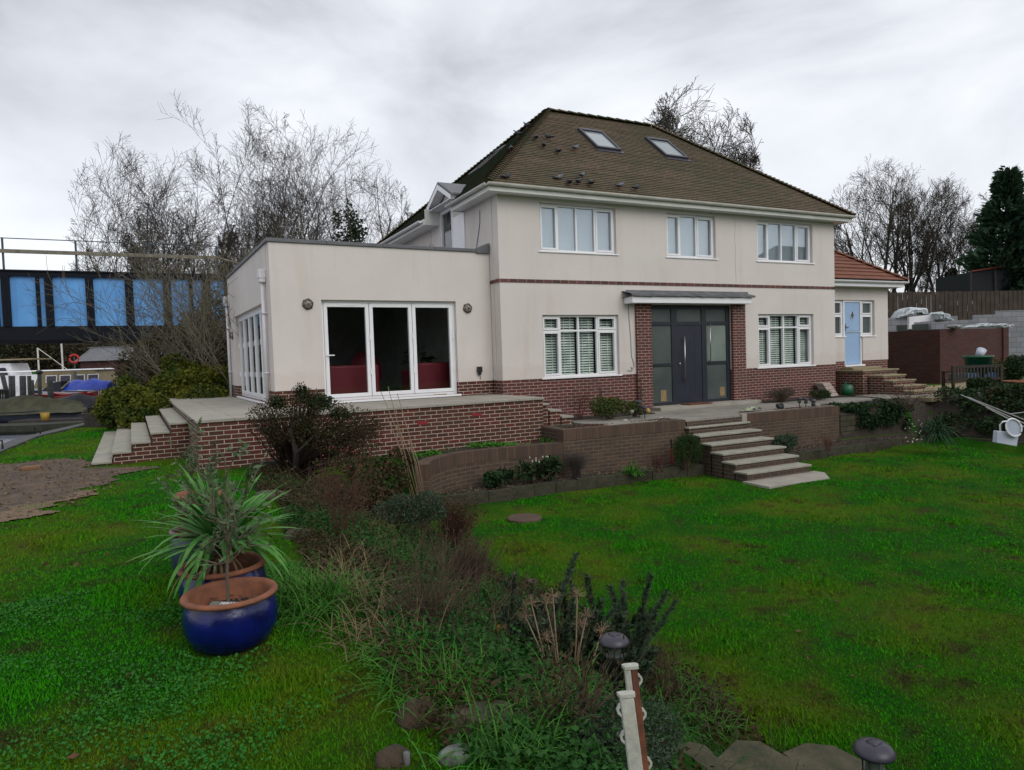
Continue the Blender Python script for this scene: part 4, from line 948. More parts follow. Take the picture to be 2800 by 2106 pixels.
# second sheets: mud path, chippings, tarmac, soil beds (draped 6-12 mm over the ground)
def drape(name, poly, m, z=.012, step=.12, kind='structure', wob=.12, seed=3):
    P = np.array(poly); x0, y0 = P.min(0); x1, y1 = P.max(0); rs = np.random.RandomState(seed)
    gx, gy = np.meshgrid(np.arange(x0 - .2, x1 + .2, step), np.arange(y0 - .2, y1 + .2, step))
    ins = np.zeros(gx.shape, bool); px = gx + wob * np.sin(gy * 5.1 + gx * 2) + wob * .6 * np.sin(gy * 13); py = gy + wob * np.sin(gx * 4.7 + 1); n = len(P)
    for i in range(n):
        a, b = P[i], P[(i + 1) % n]; c = (a[1] > py) != (b[1] > py); ins ^= c & (px < (b[0] - a[0]) * (py - a[1]) / (b[1] - a[1] + 1e-12) + a[0])
    k = np.arange(gx.size).reshape(gx.shape); cell = ins[:-1, :-1] & ins[1:, :-1] & ins[:-1, 1:] & ins[1:, 1:]
    F = np.stack([k[:-1, :-1], k[:-1, 1:], k[1:, 1:], k[1:, :-1]], -1)[cell]; V = np.stack([gx, gy, HT(gx, gy) + z], -1).reshape(-1, 3)
    u = np.unique(F); mp_ = np.zeros(len(V), int); mp_[u] = np.arange(len(u)); o = bigmesh(name, V[u], mp_[F], m, None, True); return tag(o, kind=kind)
MUDP = [(-9.75, 1.2), (-8.9, 1.6), (-8.2, 1.0), (-7.9, -.3), (-7.2, -1.0), (-6.9, -1.35), (-7.4, -1.8), (-7.8, -3.0), (-8.5, -4.6), (-9.6, -5.4), (-12, -6), (-12, -2)]
drape('mud_path', MUDP, MUD, .012, step=.05)
drape('mud_path_chippings', [(-8.6, -5.6), (-8.2, -4.6), (-7.75, -3.4), (-7.55, -2.9), (-7.9, -2.9), (-8.4, -4.0), (-9.2, -5.0), (-11, -6), (-11, -7), (-9.5, -6.6)], CHIP, .020, wob=.15, step=.05)
drape('soil_bed', [(-2.9, -3.0), (3.0, -3.1), (3.0, -2.45), (-.5, -2.35), (-2.2, -2.4), (-2.9, -2.85)], SOIL, .02, wob=.0)
drape('soil_bed', [(4.7, -3.2), (10.4, -3.05), (10.4, -2.5), (4.7, -2.5)], SOIL, .02, wob=.0)
drape('soil_bed', [(.25, -2.35), (3.0, -2.45), (3.0, -2.3), (1.2, -2.1), (1.15, -1.9), (.25, -1.5)], SOIL, .05, wob=.0, step=.06)
drape('soil_bed', [(4.8, -2.4), (8.0, -2.5), (8.0, -1.95), (7.2, -2.25), (4.8, -2.3)], SOIL, .05, wob=.0, step=.06)
drape('soil_bed', [(1.1, -1.0), (3.6, -1.0), (3.6, -.02), (1.1, -.02)], SOIL, .06, wob=.0)
drape('soil_bed', [(7.35, -.72), (10.8, -.70), (10.8, -.02), (7.35, -.02)], SOIL, .07, wob=.0)
drape('soil_bed', [(-3.0, -2.95), (-2.2, -2.3), (.1, -2.3), (.1, -1.6), (-3.1, -1.75)], SOIL, .03, wob=.0)
drape('tarmac_path', [(11.9, -8), (12.4, -3.3), (13.5, -2.2), (14.0, -1.0), (30, -1.0), (30, -8)], GRIT, .02, step=.3)
drape('gravel_yard', [(13.3, -1.2), (13.8, -.8), (14.3, .5), (18.6, 1.4), (24, 1.4), (24, -.9), (14.0, -1.15)], GOLDS, .025, step=.3)
drape('soil_bank', [(7.78, -2.95), (10.42, -3.0), (10.64, -4.0), (10.6, -6.2), (10.9, -9), (14, -9), (12.7, -3.0), (11.4, -2.0), (7.78, -2.0), (7.78, -3.08)], SOIL, .02, wob=0)
wt = MB()
wy = [-60, -20, -6, 0, 4, 7, 10, 13, 17, 22, 30, 45, 60, 90]
for a, b in zip(wy[:-1], wy[1:]): wt.face([(-150, a, -1.75), (float(quay(a)) + .05, a, -1.75), (float(quay(b)) + .05, b, -1.75), (-150, b, -1.75)])
tag(wt.build('river', WATER), kind='structure')
qk = thing('quay_edge', 'dark concrete quay kerb between the river and the grass', 'quay', (-10.3, 5, LEFTZ))
o = MB()
qy = [-12, -6, 0, 4, 7, 10, 13, 17, 22]
for a, b in zip(qy[:-1], qy[1:]):
    xa, xb = float(quay(a)), float(quay(b)); o.prism([(xa - .02, a), (xa + .36, a), (xb + .36, b), (xb - .02, b)], -3, LEFTZ + .04)
o.build('kerb', QUAY, qk)
for i, (x, y) in enumerate(((-10.05, 4.0), (-9.9, 7.6))):
    o = MB(); o.tube([(x - .06, y, LEFTZ + .03), (x - .06, y, LEFTZ + .22), (x + .06, y, LEFTZ + .22), (x + .06, y, LEFTZ + .03)], .02, 7)
    r_ = o.build('mooring_ring', TIMB, None, True); tag(r_, ('nearer' if i == 0 else 'farther') + ' iron mooring hoop on the quay kerb', 'mooring ring', 'mooring hoops on the quay')
def onY(dx, dy, y):
    r = FW + RT * ((dx * 1.2658 - 1400) / FPX) + UP * ((1053 - dy * 1.2658) / FPX)
    return CAM + r * ((y - CAM.y) / r.y)
# ================================================================== railway bridge
BY = 22.0
Zx = lambda x: x / 2.08 / 1.2658; Zy = lambda y: (600 + y / 2.08) / 1.2658
br = thing('railway_bridge', 'blue and black steel girder railway bridge over the river', 'bridge', (-12, BY, 1.9))
zb, zt = 2.40, 4.90
MB().box(-60, 1, BY, BY + .04, zb, zt).build('blue_web_plate', BRBL, br)
o = MB(); o.box(-60, 1, BY - .22, BY + 4.6, zt, zt + .06); o.box(-60, 1, BY - .16, BY - .001, zt - .20, zt - .001); o.build('top_flange', IRONB, br)
o = MB(); o.box(-60, 1, BY - .25, BY + 4.6, zb - .47, zb - .02); o.box(-60, 1, BY - .16, BY - .001, zb - .019, zb + .13); o.box(-60, 1, BY + 4.2, BY + 4.5, zb, zt); o.build('bottom_flange', IRONB, br)
cs = [(-18, 18), (35, 45), (218, 20), (280, 44), (512, 45), (737, 50), (952, 53), (1088, 25), (1175, 60), (1300, 50), (1430, 50)]
for zx, wd in cs:
    c = onY(Zx(zx), Zy(450), BY - .1).x; hw = wd / 2.08 * 30 / FPX * .42
    o = MB(); o.box(c - hw, c + hw, BY - .20, BY - .002, zb + .131, zt - .201); o.box(c - .02, c + .02, BY - .23, BY - .201, zb + .131, zt - .201); o.build('stiffener', IRONB, br)
rv = MB()
for zx in (75, 365, 675, 1010):
    c = onY(Zx(zx), Zy(450), BY).x
    for k in (-.11, .11):
        for j in range(20): z = zb + .25 + j * .12; rv.box(c + k - .018, c + k + .018, BY - .02, BY - .001, z, z + .035)
tag(rv.build('rivets', BRBL, br), kind='stuff')
pts = [onY(Zx(a), 400, BY).x for a in (-420, -5, 411, 828, 1211)]
for x in pts: o = MB(); o.tube([(x, BY - .1, zt), (x, BY - .1, zt + 1.42)], .045, 6); o.build('railing_post', RAILM, br)
for a in (-140, 215, 563, 890, 1190):
    x = onY(Zx(a), 400, BY + 4.4).x; o = MB(); o.tube([(x, BY + 4.4, zt), (x, BY + 4.4, zt + .62)], .035, 6); o.build('railing_post', RAILM, br)
o = MB(); o.tube([(-60, BY - .1, zt + 1.40), (pts[4], BY - .1, zt + 1.40)], .022, 5); o.build('hand_rail', RAILM, br)
o = MB(); o.tube([(-60, BY + 4.4, zt + .6), (2, BY + 4.4, zt + .6)], .025, 5); o.build('hand_rail', RAILM, br)
o = MB(); o.box(-60, pts[4], BY - .22, BY - .15, zt + .76, zt + .92); e_ = onY(Zx(1370), Zy(262), BY - .1)
o.tube([(pts[4], BY - .18, zt + .84), (pts[4] + 1.9, BY - .18, zt + .34), (pts[4] + 5, BY - .18, zt - .1)], .07, 4); o.build('cable_trough', TROUGH, br)
ab = thing('bridge_abutment', 'dark brick abutment at the right end of the blue bridge, behind bushes', 'abutment', (-2.5, BY + 2, LEFTZ)); o = MB(); o.box(-3.4, 6, BY - .1, BY + 5, -2.6, zt - .3); o.build('brickwork', BFAR, ab)

# ================================================================== boats, jetty, far bank
RX = Vector((RT.x, RT.y, 0)).normalized(); FY = Vector((-RX.y, RX.x, 0))
WZ = -1.75
def dp(px, D):
    v = at(px, 800, D); return Vector((v.x, v.y, 0))
def hullmesh(c, L, B, H, rot=0, sheer=.15, z=WZ):
    d = Matrix.Rotation(rot, 3, 'Z') @ RX; n = Vector((-d.y, d.x, 0)); o = MB(); st = []
    K = 12
    for i in range(K + 1):
        t = i / K; s = (t - .5) * L; w_ = B / 2 * (min(1, (t / .12) ** .5 if t < .12 else 1) * (1 - max(0, (t - .6) / .4) ** 2.2) * .99 + .01); zt_ = z + H + sheer * (2 * t - 1) ** 2
        p = c + d * s
        st.append([p + n * w_ + Vector((0, 0, zt_)), p + n * w_ * .9 + Vector((0, 0, z + H * .35)), p + n * w_ * .4 + Vector((0, 0, z - .15)), p - n * w_ * .4 + Vector((0, 0, z - .15)), p - n * w_ * .9 + Vector((0, 0, z + H * .35)), p - n * w_ + Vector((0, 0, zt_))])
    for a, b in zip(st[:-1], st[1:]):
        for k in range(5): o.face([a[k], b[k], b[k + 1], a[k + 1]])
        o.face([a[5], b[5], b[0] , a[0]])
    o.face(st[0][::-1]); o.face(st[-1]); return o, d, n
def cover(c, L, B, z0, H, rot, m, parent, name, seed=1, sk=0.):
    d = Matrix.Rotation(rot, 3, 'Z') @ RX; n = Vector((-d.y, d.x, 0)); rg = random.Random(seed); K, Q = 16, 8; g = []
    for i in range(K + 1):
        t = i / K; e = max(0.02, 1 - abs(2 * t - 1 + sk) ** 3) ; row = []
        for j in range(Q + 1):
            u = j / Q * 2 - 1; h = H * e ** .5 * (1 - abs(u) ** 1.6) * (1 + .10 * math.sin(t * 17 + seed)); row.append(c + d * ((t - .5) * L) + n * (u * B / 2 * e ** .5) + Vector((0, 0, z0 + h + rg.uniform(-.03, .03))))
        g.append(row)
    o = MB()
    for i in range(K):
        for j in range(Q): o.face([g[i][j], g[i + 1][j], g[i + 1][j + 1], g[i][j + 1]])
    return o.build(name, m, parent, True)
def boat(name, label, px, D, L, B, H, m, rot=0, grp='boats moored by the jetty', z=WZ):
    c = dp(px, D); t = thing(name, label, 'boat', (c.x, c.y, z), grp); o, d, n = hullmesh(c, L, B, H, rot, z=z); o.build('hull', m, t); return t, c, d, n
t, c, d, n = boat('punt', 'long low dark green punt, the boat nearest the grass bank', 35, 25.5, 9, 1.2, .35, mat('mossy_hull', (.045, .05, .028), .8, (.02, .025, .014), ns=4))
MB().box(0, 0, 0, 0, 0, 0)
t, c, d, n = boat('covered_boat', 'boat under an olive green tarpaulin, moored behind the low punt', 28, 31, 6.6, 2.0, .55, TARPN); cover(c, 6.6, 2.1, WZ + .45, .75, 0, TARPG, t, 'tarpaulin', 4)
t, c, d, n = boat('covered_boat', 'boat under a navy cover below the white motorboat', 182, 35, 4.9, 1.7, .4, TARPN); cover(c, 5.0, 1.8, WZ + .3, .75, 0, TARPN, t, 'tarpaulin', 7)
t, c, d, n = boat('motorboat', 'white motorboat with a crumpled bright blue tarpaulin over its cabin', 190, 41, 5.6, 2.0, 1.05, WHCV); cover(c - d * .2, 3.2, 1.9, WZ + 1.15, .62, 0, TARPB, t, 'blue_tarpaulin', 3, -.2)
o = MB()
for a, b in ((-2.6, -1.2),): 
    q = [c + d * a, c + d * b]; o.face([q[0] + n * -.8 + Vector((0, 0, WZ + 1.0)), q[1] - n * .8 + Vector((0, 0, WZ + 1.0)), q[1] - n * .7 + Vector((0, 0, WZ + 1.72)), q[0] + d * .9 - n * .7 + Vector((0, 0, WZ + 1.66))]); o.face([q[0] + d * .9 - n * .7 + Vector((0, 0, WZ + 1.66)), q[1] - n * .7 + Vector((0, 0, WZ + 1.72)), q[1] + n * .7 + Vector((0, 0, WZ + 1.72)), q[0] + d * .9 + n * .7 + Vector((0, 0, WZ + 1.66))])
    o.face([q[0] - n * .8 + Vector((0, 0, WZ + 1.0)), q[0] + d * .9 - n * .7 + Vector((0, 0, WZ + 1.66)), q[0] + d * .9 + n * .7 + Vector((0, 0, WZ + 1.66)), q[0] + n * .8 + Vector((0, 0, WZ + 1.0))])
o.build('canopy', TARPN, t)
t, c, d, n = boat('river_cruiser', 'long river cruiser with white wrapped bow and tan canvas cabin', 100, 49, 12.5, 3.0, 1.05, WHCV)
def cab(c, d, n, a, b, w_, z0, z1, sl0, sl1, m, nm, par):
    o = MB(); q = []
    for s, zz, ww in ((a, z0, w_), (b, z0, w_), (b - sl1, z1, w_ * .85), (a + sl0, z1, w_ * .85)): q.append([c + d * s - n * ww / 2 + Vector((0, 0, zz)), c + d * s + n * ww / 2 + Vector((0, 0, zz))])
    o.face([q[0][0], q[1][0], q[2][0], q[3][0]]); o.face([q[3][1], q[2][1], q[1][1], q[0][1]]); o.face([q[3][0], q[2][0], q[2][1], q[3][1]]); o.face([q[1][0], q[1][1], q[2][1], q[2][0]]); o.face([q[0][1], q[0][0], q[3][0], q[3][1]])
    return o.build(nm, m, par)
cab(c, d, n, -.2, 5.0, 2.6, WZ + 1.0, WZ + 2.35, .5, .9, TANV, 'canvas_cabin', t); cab(c, d, n, -6, .25, 2.6, WZ + 1.0, WZ + 2.15, .2, -.1, WHCV, 'wrapped_cabin', t); cab(c, d, n, -5.8, 4.3, 2.3, WZ + 2.36, WZ + 2.44, .1, .2, WHCV, 'cabin_roof', t)
for k in range(4):
    o = MB(); p = c + d * (.75 + k * .98) - n * 1.24
    o.face([p + Vector((0, 0, WZ + 1.55)), p + d * .8 + Vector((0, 0, WZ + 1.55)), p + d * .8 + n * .05 + Vector((0, 0, WZ + 2.05)), p + n * .05 + Vector((0, 0, WZ + 2.05))]); wf = o.build('window_frame', WHCV, t)
    o = MB(); p = p - n * .012; o.face([p + d * .06 + Vector((0, 0, WZ + 1.6)), p + d * .74 + Vector((0, 0, WZ + 1.6)), p + d * .74 + n * .045 + Vector((0, 0, WZ + 2.0)), p + d * .06 + n * .045 + Vector((0, 0, WZ + 2.0))]); o.build('pane', LAMPC, wf)
t, c, d, n = boat('wheelhouse_boat', 'white wheelhouse boat with flat tan roof at the left edge of the photo', 10, 56, 8, 3, 1.3, WHCV); cab(c, d, n, -2, 1.7, 2.4, WZ + 1.3, WZ + 3.1, .1, .5, WHCV, 'wheelhouse', t); cab(c, d, n, -3, 3.2, 2.6, WZ + 3.35, WZ + 3.45, 0, 0, TANV, 'roof', t)
o = MB(); p = c - n * 1.22; o.face([p + d * .1 + Vector((0, 0, WZ + 2.1)), p + d * 1.2 + Vector((0, 0, WZ + 2.1)), p + d * .9 + n * .1 + Vector((0, 0, WZ + 2.75)), p + d * .1 + n * .1 + Vector((0, 0, WZ + 2.75))]); o.build('window', TARPN, t)
for px, D, topd, lab in ((84, 60, 752, 'short pale mast with a slanting stay beyond the cruiser'), (136, 55, 733, 'tall white mast rising beyond the tan canvas cabin')):
    t, c, d, n = boat('sailing_boat', 'sailing boat with a ' + lab, px, D, 6, 2, .8, WHCV, grp='sailing boats beyond the cruiser'); tp = at(px - 4, topd, D); o = MB(); o.tube([(c.x, c.y, WZ + .7), (c.x, c.y, tp.z)], .07, 6); o.build('mast', OFFW, t)
    if px == 84: o = MB(); q = c + RX * 3.1; o.tube([(c.x, c.y, tp.z), (q.x, q.y, WZ + 2)], .03, 4); o.build('stay', OFFW, t)
t, c, d, n = boat('dinghy', 'small teal and white dinghy left of the blue tarpaulin', 111, 42, 2.6, 1.1, .6, TEALG, z=WZ + .55)
for px, L_, m_, lab in ((125, 3.2, REDP, 'red kayak lying on the jetty left of the motorboat'), (160, 2.6, REDP, 'red kayak lying on the jetty in front of the motorboat')):
    c = dp(px, 38.5); o, d, n = hullmesh(c, L_, .6, .28, 0, z=-1.05); r_ = o.build('kayak', m_, None); tag(r_, lab, 'kayak', 'red kayaks on the jetty')
jt = thing('jetty', 'dark timber jetty running across the moorings', 'jetty', dp(120, 38))
o = MB(); c = dp(70, 38); f_ = lambda s, q, z: tuple(c + RX * s + FY * q + Vector((0, 0, z))); o.tf = f_
for i in range(46): o.box(-11 + i * .5, -10.52 + i * .5, -.9, .9, -1.22, -1.15)
o.build('deck', TIMB, jt); o = MB(f_); o.box(-11, 12, -.85, -.7, -1.45, -1.23); o.box(-11, 12, .7, .85, -1.45, -1.23); o.build('bearer', TIMB, jt)
for i, (dx, ty, by, r_) in enumerate(((4, 806, 870, .16), (22, 812, 868, .12), (29, 812, 866, .11), (49, 812, 868, .22), (63, 812, 866, .14), (70, 821, 850, .10), (85, 808, 862, .14), (108, 822, 846, .2), (162, 803, 830, .14))):
    D = 38 if i != 8 else 46; a, b = at(dx, ty, D), at(dx, by, D); lean = .5 if i == 0 else 0
    o = MB(); o.tube([(b.x + lean, b.y, -2.2), (a.x, a.y, a.z)], r_ * .72, 8)
    if i == 6: o.ball((a.x, a.y, a.z + .1), .2, .2, .12, 8)
    p_ = o.build('mooring_post', POSTM, None, True); tag(p_, ['leaning grey mooring post at the far left of the moorings', 'slim mooring post second from the left', 'slim mooring post third from the left', 'stout mooring post in front of the white wrapped bow', 'mooring post right of the stout one', 'short mooring post below the white wrap', 'tall mooring post with a cap', 'short black post in front of the canvas cabin', 'dark post rising beside the canvas cabin windows'][i], 'mooring post', 'posts along the jetty')
o = MB(f_); 
for i in range(18): o.box(-3.0 + i * .13, -2.92 + i * .13, -1.0, -.95, -1.3, -.35)
o.box(-3.05, -.7, -1.02, -.93, -.55, -.48); r_ = o.build('slatted_gate', TIMB, None); tag(r_, 'dark slatted timber screen on the jetty between the mooring posts', 'screen')
cr = thing('orange_crate', 'orange slatted crate stand on the jetty below the red kayaks', 'crate', dp(132, 37)); c = dp(132, 37); f2 = lambda s, q, z: tuple(c + RX * s + FY * q + Vector((0, 0, z)))
o = MB(f2); o.box(-.35, .35, -.2, .2, -.86, -.80); o.box(-.35, -.26, -.2, .2, -1.15, -.861); o.box(.1, .19, -.2, .2, -1.15, -.861); o.box(.28, .35, -.2, .2, -1.15, -.861); o.box(-.259, .099, -.19, -.17, -1.1, -.861); o.build('frame', ORNG, cr)
c = at(97, 894, 28); yt = MB(); yt.lathe([(0, 0), (.14, 0), (.17, .32), (.15, .32), (.12, .05)], c.x, c.y, 14, WZ + .3); r_ = yt.build('yellow_tub', YELP, None, True); tag(r_, 'yellow tub standing on the low landing stage beside the punt', 'tub')
ls = thing('landing_stage', 'low dark floating landing stage between the boats and the hedge', 'landing stage', dp(170, 29)); c = dp(165, 29); f3 = lambda s, q, z: tuple(c + RX * s + FY * q + Vector((0, 0, z)))
o = MB(f3); o.box(-2.6, 5, -.6, .6, WZ + .1, WZ + .28); o.box(-1.0, 7, 3.0, 4.0, WZ + .2, WZ + .45); o.build('deck', TIMB, ls)
# planter on the bank
pl = thing('planter_box', 'round weathered planter with dead stems on the bank by the water', 'planter', H1(-8.9, 11) and (-8.6, 9.4, LEFTZ)); o = MB(); o.lathe([(0, 0), (.42, 0), (.5, .42), (.44, .42), (.42, .34), (0, .34)], -8.6, 9.4, 16, LEFTZ); o.build('tub', TIMB, pl)
P = np.array([(-8.6, 9.4, LEFTZ + .4)] * 60) + RS.normal(0, .22, (60, 3)) * [1, 1, .4]; V, F = leafquads(P, RS.normal(size=(60, 3)), .16, .05, RS); bigmesh('foliage', V, F, L_MIX, pl)
L = []
for i in range(14): a = RS.uniform(0, 6.3); b = RS.uniform(.05, .35); p0 = np.array([-8.6, 9.4, LEFTZ + .35]); L.append((np.array([p0 + [math.cos(a) * .1, math.sin(a) * .1, 0], p0 + [math.cos(a) * b * .6, math.sin(a) * b * .6, .35], p0 + [math.cos(a) * b, math.sin(a) * b, RS.uniform(.5, .9)]]), np.array([.012, .01, .005])))
V, F = polytubes(np.array([a for a, _ in L]), np.array([b for _, b in L])); bigmesh('stems', V, F, TWIG, pl)
# far bank
def cloud(cs, n, size, width, rs, shell=.5, flat=1.):
    "leaf clumps: cs = [(x,y,z,rx,ry,rz)]; returns points and directions"
    cs = np.array(cs, float); wgt = cs[:, 3] * cs[:, 4] + cs[:, 3] * cs[:, 5]; k = rs.choice(len(cs), n, p=wgt / wgt.sum()); u = rs.normal(size=(n, 3)); u /= np.linalg.norm(u, axis=1, keepdims=True)
    r = rs.uniform(shell, 1, n) ** .6; P = cs[k, :3] + u * r[:, None] * cs[k, 3:]; D = u * .6 + rs.normal(size=(n, 3)) * .8; D[:, 2] = D[:, 2] * flat + .2
    return leafquads(P, D, size, width, rs, .1)
rs = np.random.RandomState(5); cl = []
for i in range(60):
    a = at(-60 + i * 10, 800, rs.uniform(92, 120)); hh = rs.uniform(4, 9); cl.append((a.x, a.y, .3 + hh * .4, rs.uniform(3, 5), rs.uniform(3, 5), hh * .6))
V, F = cloud(cl, 130000, .36, .16, rs, .3); tag(bigmesh('far_bank_trees', V, F, FARB), 'mass of brown and dark green winter trees on the far river bank', 'wood', kind='stuff')
for i in range(12):
    pass
for i, (px, D, wd, hh, lab) in enumerate(((68, 122, 6.5, 9, 'orange red brick house on the far bank left of the tall white mast'), (150, 126, 7, 8, 'red brick house half hidden by far bank trees right of the mast'), (262, 121, 9, 8.5, 'brick house with white windows under the right part of the bridge'), (18, 124, 5, 8, 'dull brick house at the far left of the far bank'))):
    c = dp(px, D); h_ = thing('far_house', lab, 'house', (c.x, c.y, 0), 'houses on the far bank'); f4 = (lambda c: (lambda s, q, z: tuple(c + RX * s + FY * q + Vector((0, 0, z)))))(c)
    o = MB(f4); o.box(-wd / 2, wd / 2, -2, 3, -1, hh); o.build('wall', mat('orange_far_brick', (.17, .05, .025), .9, (.12, .035, .02)) if i == 0 else MATS['red_brick'], h_)
    for k in range(3):
        for z in (3.2, 5.6): MB(f4).box(-wd / 2 + 1 + k * (wd - 2) / 3, -wd / 2 + 1.9 + k * (wd - 2) / 3, -2.06, -2.01, z, z + 1.1).build('window', CURT, h_)
    o = MB(f4); o.face([(-wd / 2 - .3, -2.4, hh), (wd / 2 + .3, -2.4, hh), (wd / 2 + .3, .5, hh + 2.2), (-wd / 2 - .3, .5, hh + 2.2)]); o.face([(wd / 2 + .3, 3.4, hh), (-wd / 2 - .3, 3.4, hh), (-wd / 2 - .3, .5, hh + 2.2), (wd / 2 + .3, .5, hh + 2.2)]); o.build('roof', TIMB, h_)
bh = thing('boathouse', 'dark brown timber boathouse with a pale sheet roof on the far side of the moorings', 'boathouse', dp(285, 70)); c = dp(285, 70); f5 = lambda s, q, z: tuple(c + RX * s + FY * q + Vector((0, 0, z)))
o = MB(f5); o.box(-4, 5, -2, 2, -1.6, 1.5); o.build('wall', BFAR, bh); o = MB(f5); o.face([(-4.4, -2.4, 1.5), (5.4, -2.4, 1.5), (5, 0, 2.9), (-4, 0, 2.9)]); o.face([(5.4, 2.4, 1.5), (-4.4, 2.4, 1.5), (-4, 0, 2.9), (5, 0, 2.9)]); o.box(-4.4, 5.4, -.12, .12, 2.86, 2.96); o.build('roof', LEAD, bh)
t, c, d, n = boat('far_dinghy', 'pale dinghy moored in front of the dark boathouse', 300, 55, 4, 1.6, .7, WHCV, grp='small boats before the boathouse'); t, c, d, n = boat('far_dinghy', 'grey covered boat moored left of the pale dinghy', 262, 50, 4.5, 1.6, .8, POSTM, grp='small boats before the boathouse')
for px_, D_, L_, lab_ in ((205, 58, 4.5, 'small white cabin boat just right of the tan cruiser stern'), (238, 54, 4.0, 'white open boat in front of the pale dinghies'), (30, 44, 4.2, 'white skiff moored in front of the white wrapped bow'), (225, 66, 5.0, 'white cabin boat farthest back, right of the cruiser')):
    t, c, d, n = boat('small_boat', lab_, px_, D_, L_, 1.6, .75, WHCV, grp='small white boats in the moorings'); cab(c, d, n, -L_ * .25, L_ * .2, 1.2, WZ + .8, WZ + 1.5, .25, .3, WHCV, 'cabin', t)
    o = MB(); p = c - n * .605; o.face([p + d * -.6 + Vector((0, 0, WZ + 1.0)), p + d * .4 + Vector((0, 0, WZ + 1.0)), p + d * .3 + Vector((0, 0, WZ + 1.3)), p + d * -.5 + Vector((0, 0, WZ + 1.3))]); o.build('window', TARPN, t)
lr = at(160, 775, 60); o = MB(); o.tube([(lr.x + .35 * math.cos(a), lr.y, lr.z + .35 * math.sin(a)) for a in [i * .63 for i in range(11)]], .09, 7); lb = thing('lifebuoy_post', 'red lifebuoy on a post beyond the moorings', 'lifebuoy', (lr.x, lr.y, WZ)); o.build('lifebuoy', REDP, lb); o = MB(); o.tube([(lr.x, lr.y + .1, WZ), (lr.x, lr.y + .1, lr.z + .3)], .05, 6); o.build('post', POSTM, lb)

# ================================================================== trees
GT = 'bare trees behind the house'
def crown(x0, x1, y0, y1, D):
    a, b_ = at((x0 + x1) / 2, (y0 + y1) / 2, D), at(x1, (y0 + y1) / 2, D); r = (b_ - a).length; h = (y1 - y0) / 2 * 1.2658 * D / FPX
    return (np.array(a), np.array([r, r * .8, h]))
treethings('bare_tree', 'tall many stemmed bare tree behind the blue bridge, left of the flat roof corner', 21, tuple(at(400, 830, 40)), 26, GT, trunks=5, spread=.32, kids=(12, 10, 7, 5), r0=.24, up=.10, low=.2, twr=.009, lean=(-.04, .0), env=crown(275, 500, 190, 800, 40))
treethings('bare_tree', 'lower bare tree leaning left behind the bridge railings, smallest of the left group', 30, tuple(at(345, 830, 41)), 22, GT, trunks=4, spread=.4, kids=(11, 8, 6, 5), r0=.13, up=.10, low=.2, twr=.009, lean=(-.2, .0), env=crown(165, 385, 290, 800, 41))
treethings('bare_tree', 'tall bare tree standing directly behind the flat roof corner', 133, tuple(at(600, 830, 40)), 26, GT, trunks=5, spread=.34, kids=(12, 10, 7, 5), r0=.22, up=.08, low=.2, twr=.009, env=crown(470, 720, 195, 780, 40))
tB, gB = treethings('bare_tree', 'dense rounded bare tree with ivy on its stems above the flat roof', 23, tuple(at(725, 830, 38)), 26, GT, trunks=6, spread=.45, kids=(10, 8, 6, 4), r0=.20, up=.06, low=.15, twr=.008, env=crown(560, 895, 210, 760, 38))
b0 = at(735, 830, 38); rs = np.random.RandomState(9)
cl = [(b0.x + rs.uniform(-1.0, 1.3), b0.y + rs.uniform(-.6, .6), z, rs.uniform(.3, .7), .6, rs.uniform(.6, 1.1)) for z in np.linspace(3, 8.7, 15)]
V, F = cloud(cl, 3200, .16, .08, rs, .1); bigmesh('ivy', V, F, L_IVY, tB)
treethings('bare_tree', 'slim bare tree between the dense round tree and the house roof', 24, tuple(at(905, 820, 30)), 13, GT, trunks=3, spread=.25, kids=(8, 6, 5, 4), r0=.10, up=.25, low=.3, twr=.008, env=crown(860, 960, 355, 700, 30))
treethings('bare_tree', 'small bare tree rising beside the rear slope of the roof', 29, tuple(at(985, 820, 30)), 14, GT, trunks=3, spread=.25, kids=(7, 5, 4, 3), r0=.09, up=.3, low=.4, twr=.009, env=crown(935, 1045, 315, 700, 30))
treethings('bare_tree', 'bare spreading tree crown showing above the right slope of the main roof', 25, tuple(at(1500, 790, 42)), 24, GT, trunks=3, spread=.26, kids=(14, 11, 8, 5), r0=.24, up=.02, low=.45, twr=.014, ang=(35, 42, 45, 40), env=crown(1355, 1655, 185, 600, 42))
treethings('bare_tree', 'broad bare tree just right of the house, above the red tiled annexe roof', 26, tuple(at(1915, 760, 46)), 20, GT, trunks=4, spread=.36, kids=(10, 8, 6, 5), r0=.22, up=.1, low=.2, twr=.009, env=crown(1770, 2030, 340, 760, 46))
treethings('bare_tree', 'bare tree with a leaning trunk between the broad tree and the ivied tree', 27, tuple(at(1965, 760, 44)), 18, GT, trunks=2, spread=.2, kids=(8, 7, 5, 4), r0=.16, up=.15, low=.25, lean=(.10, -.04), twr=.009, env=crown(1900, 2090, 355, 760, 44))
tC, gC = treethings('bare_tree', 'bare tree with ivy round its lower trunk behind the garden fence', 28, tuple(at(2050, 755, 43)), 18, GT, trunks=3, spread=.3, kids=(10, 8, 7, 5), r0=.18, up=.15, low=.3, twr=.009, env=crown(1975, 2165, 375, 760, 43))
b0 = at(2052, 755, 43); cl = [(b0.x + rs.uniform(-.3, .3), b0.y, z, .4, .4, .6) for z in np.linspace(.5, 4.6, 12)]; V, F = cloud(cl, 4000, .16, .1, rs, .2); bigmesh('ivy', V, F, L_IVY, tC)
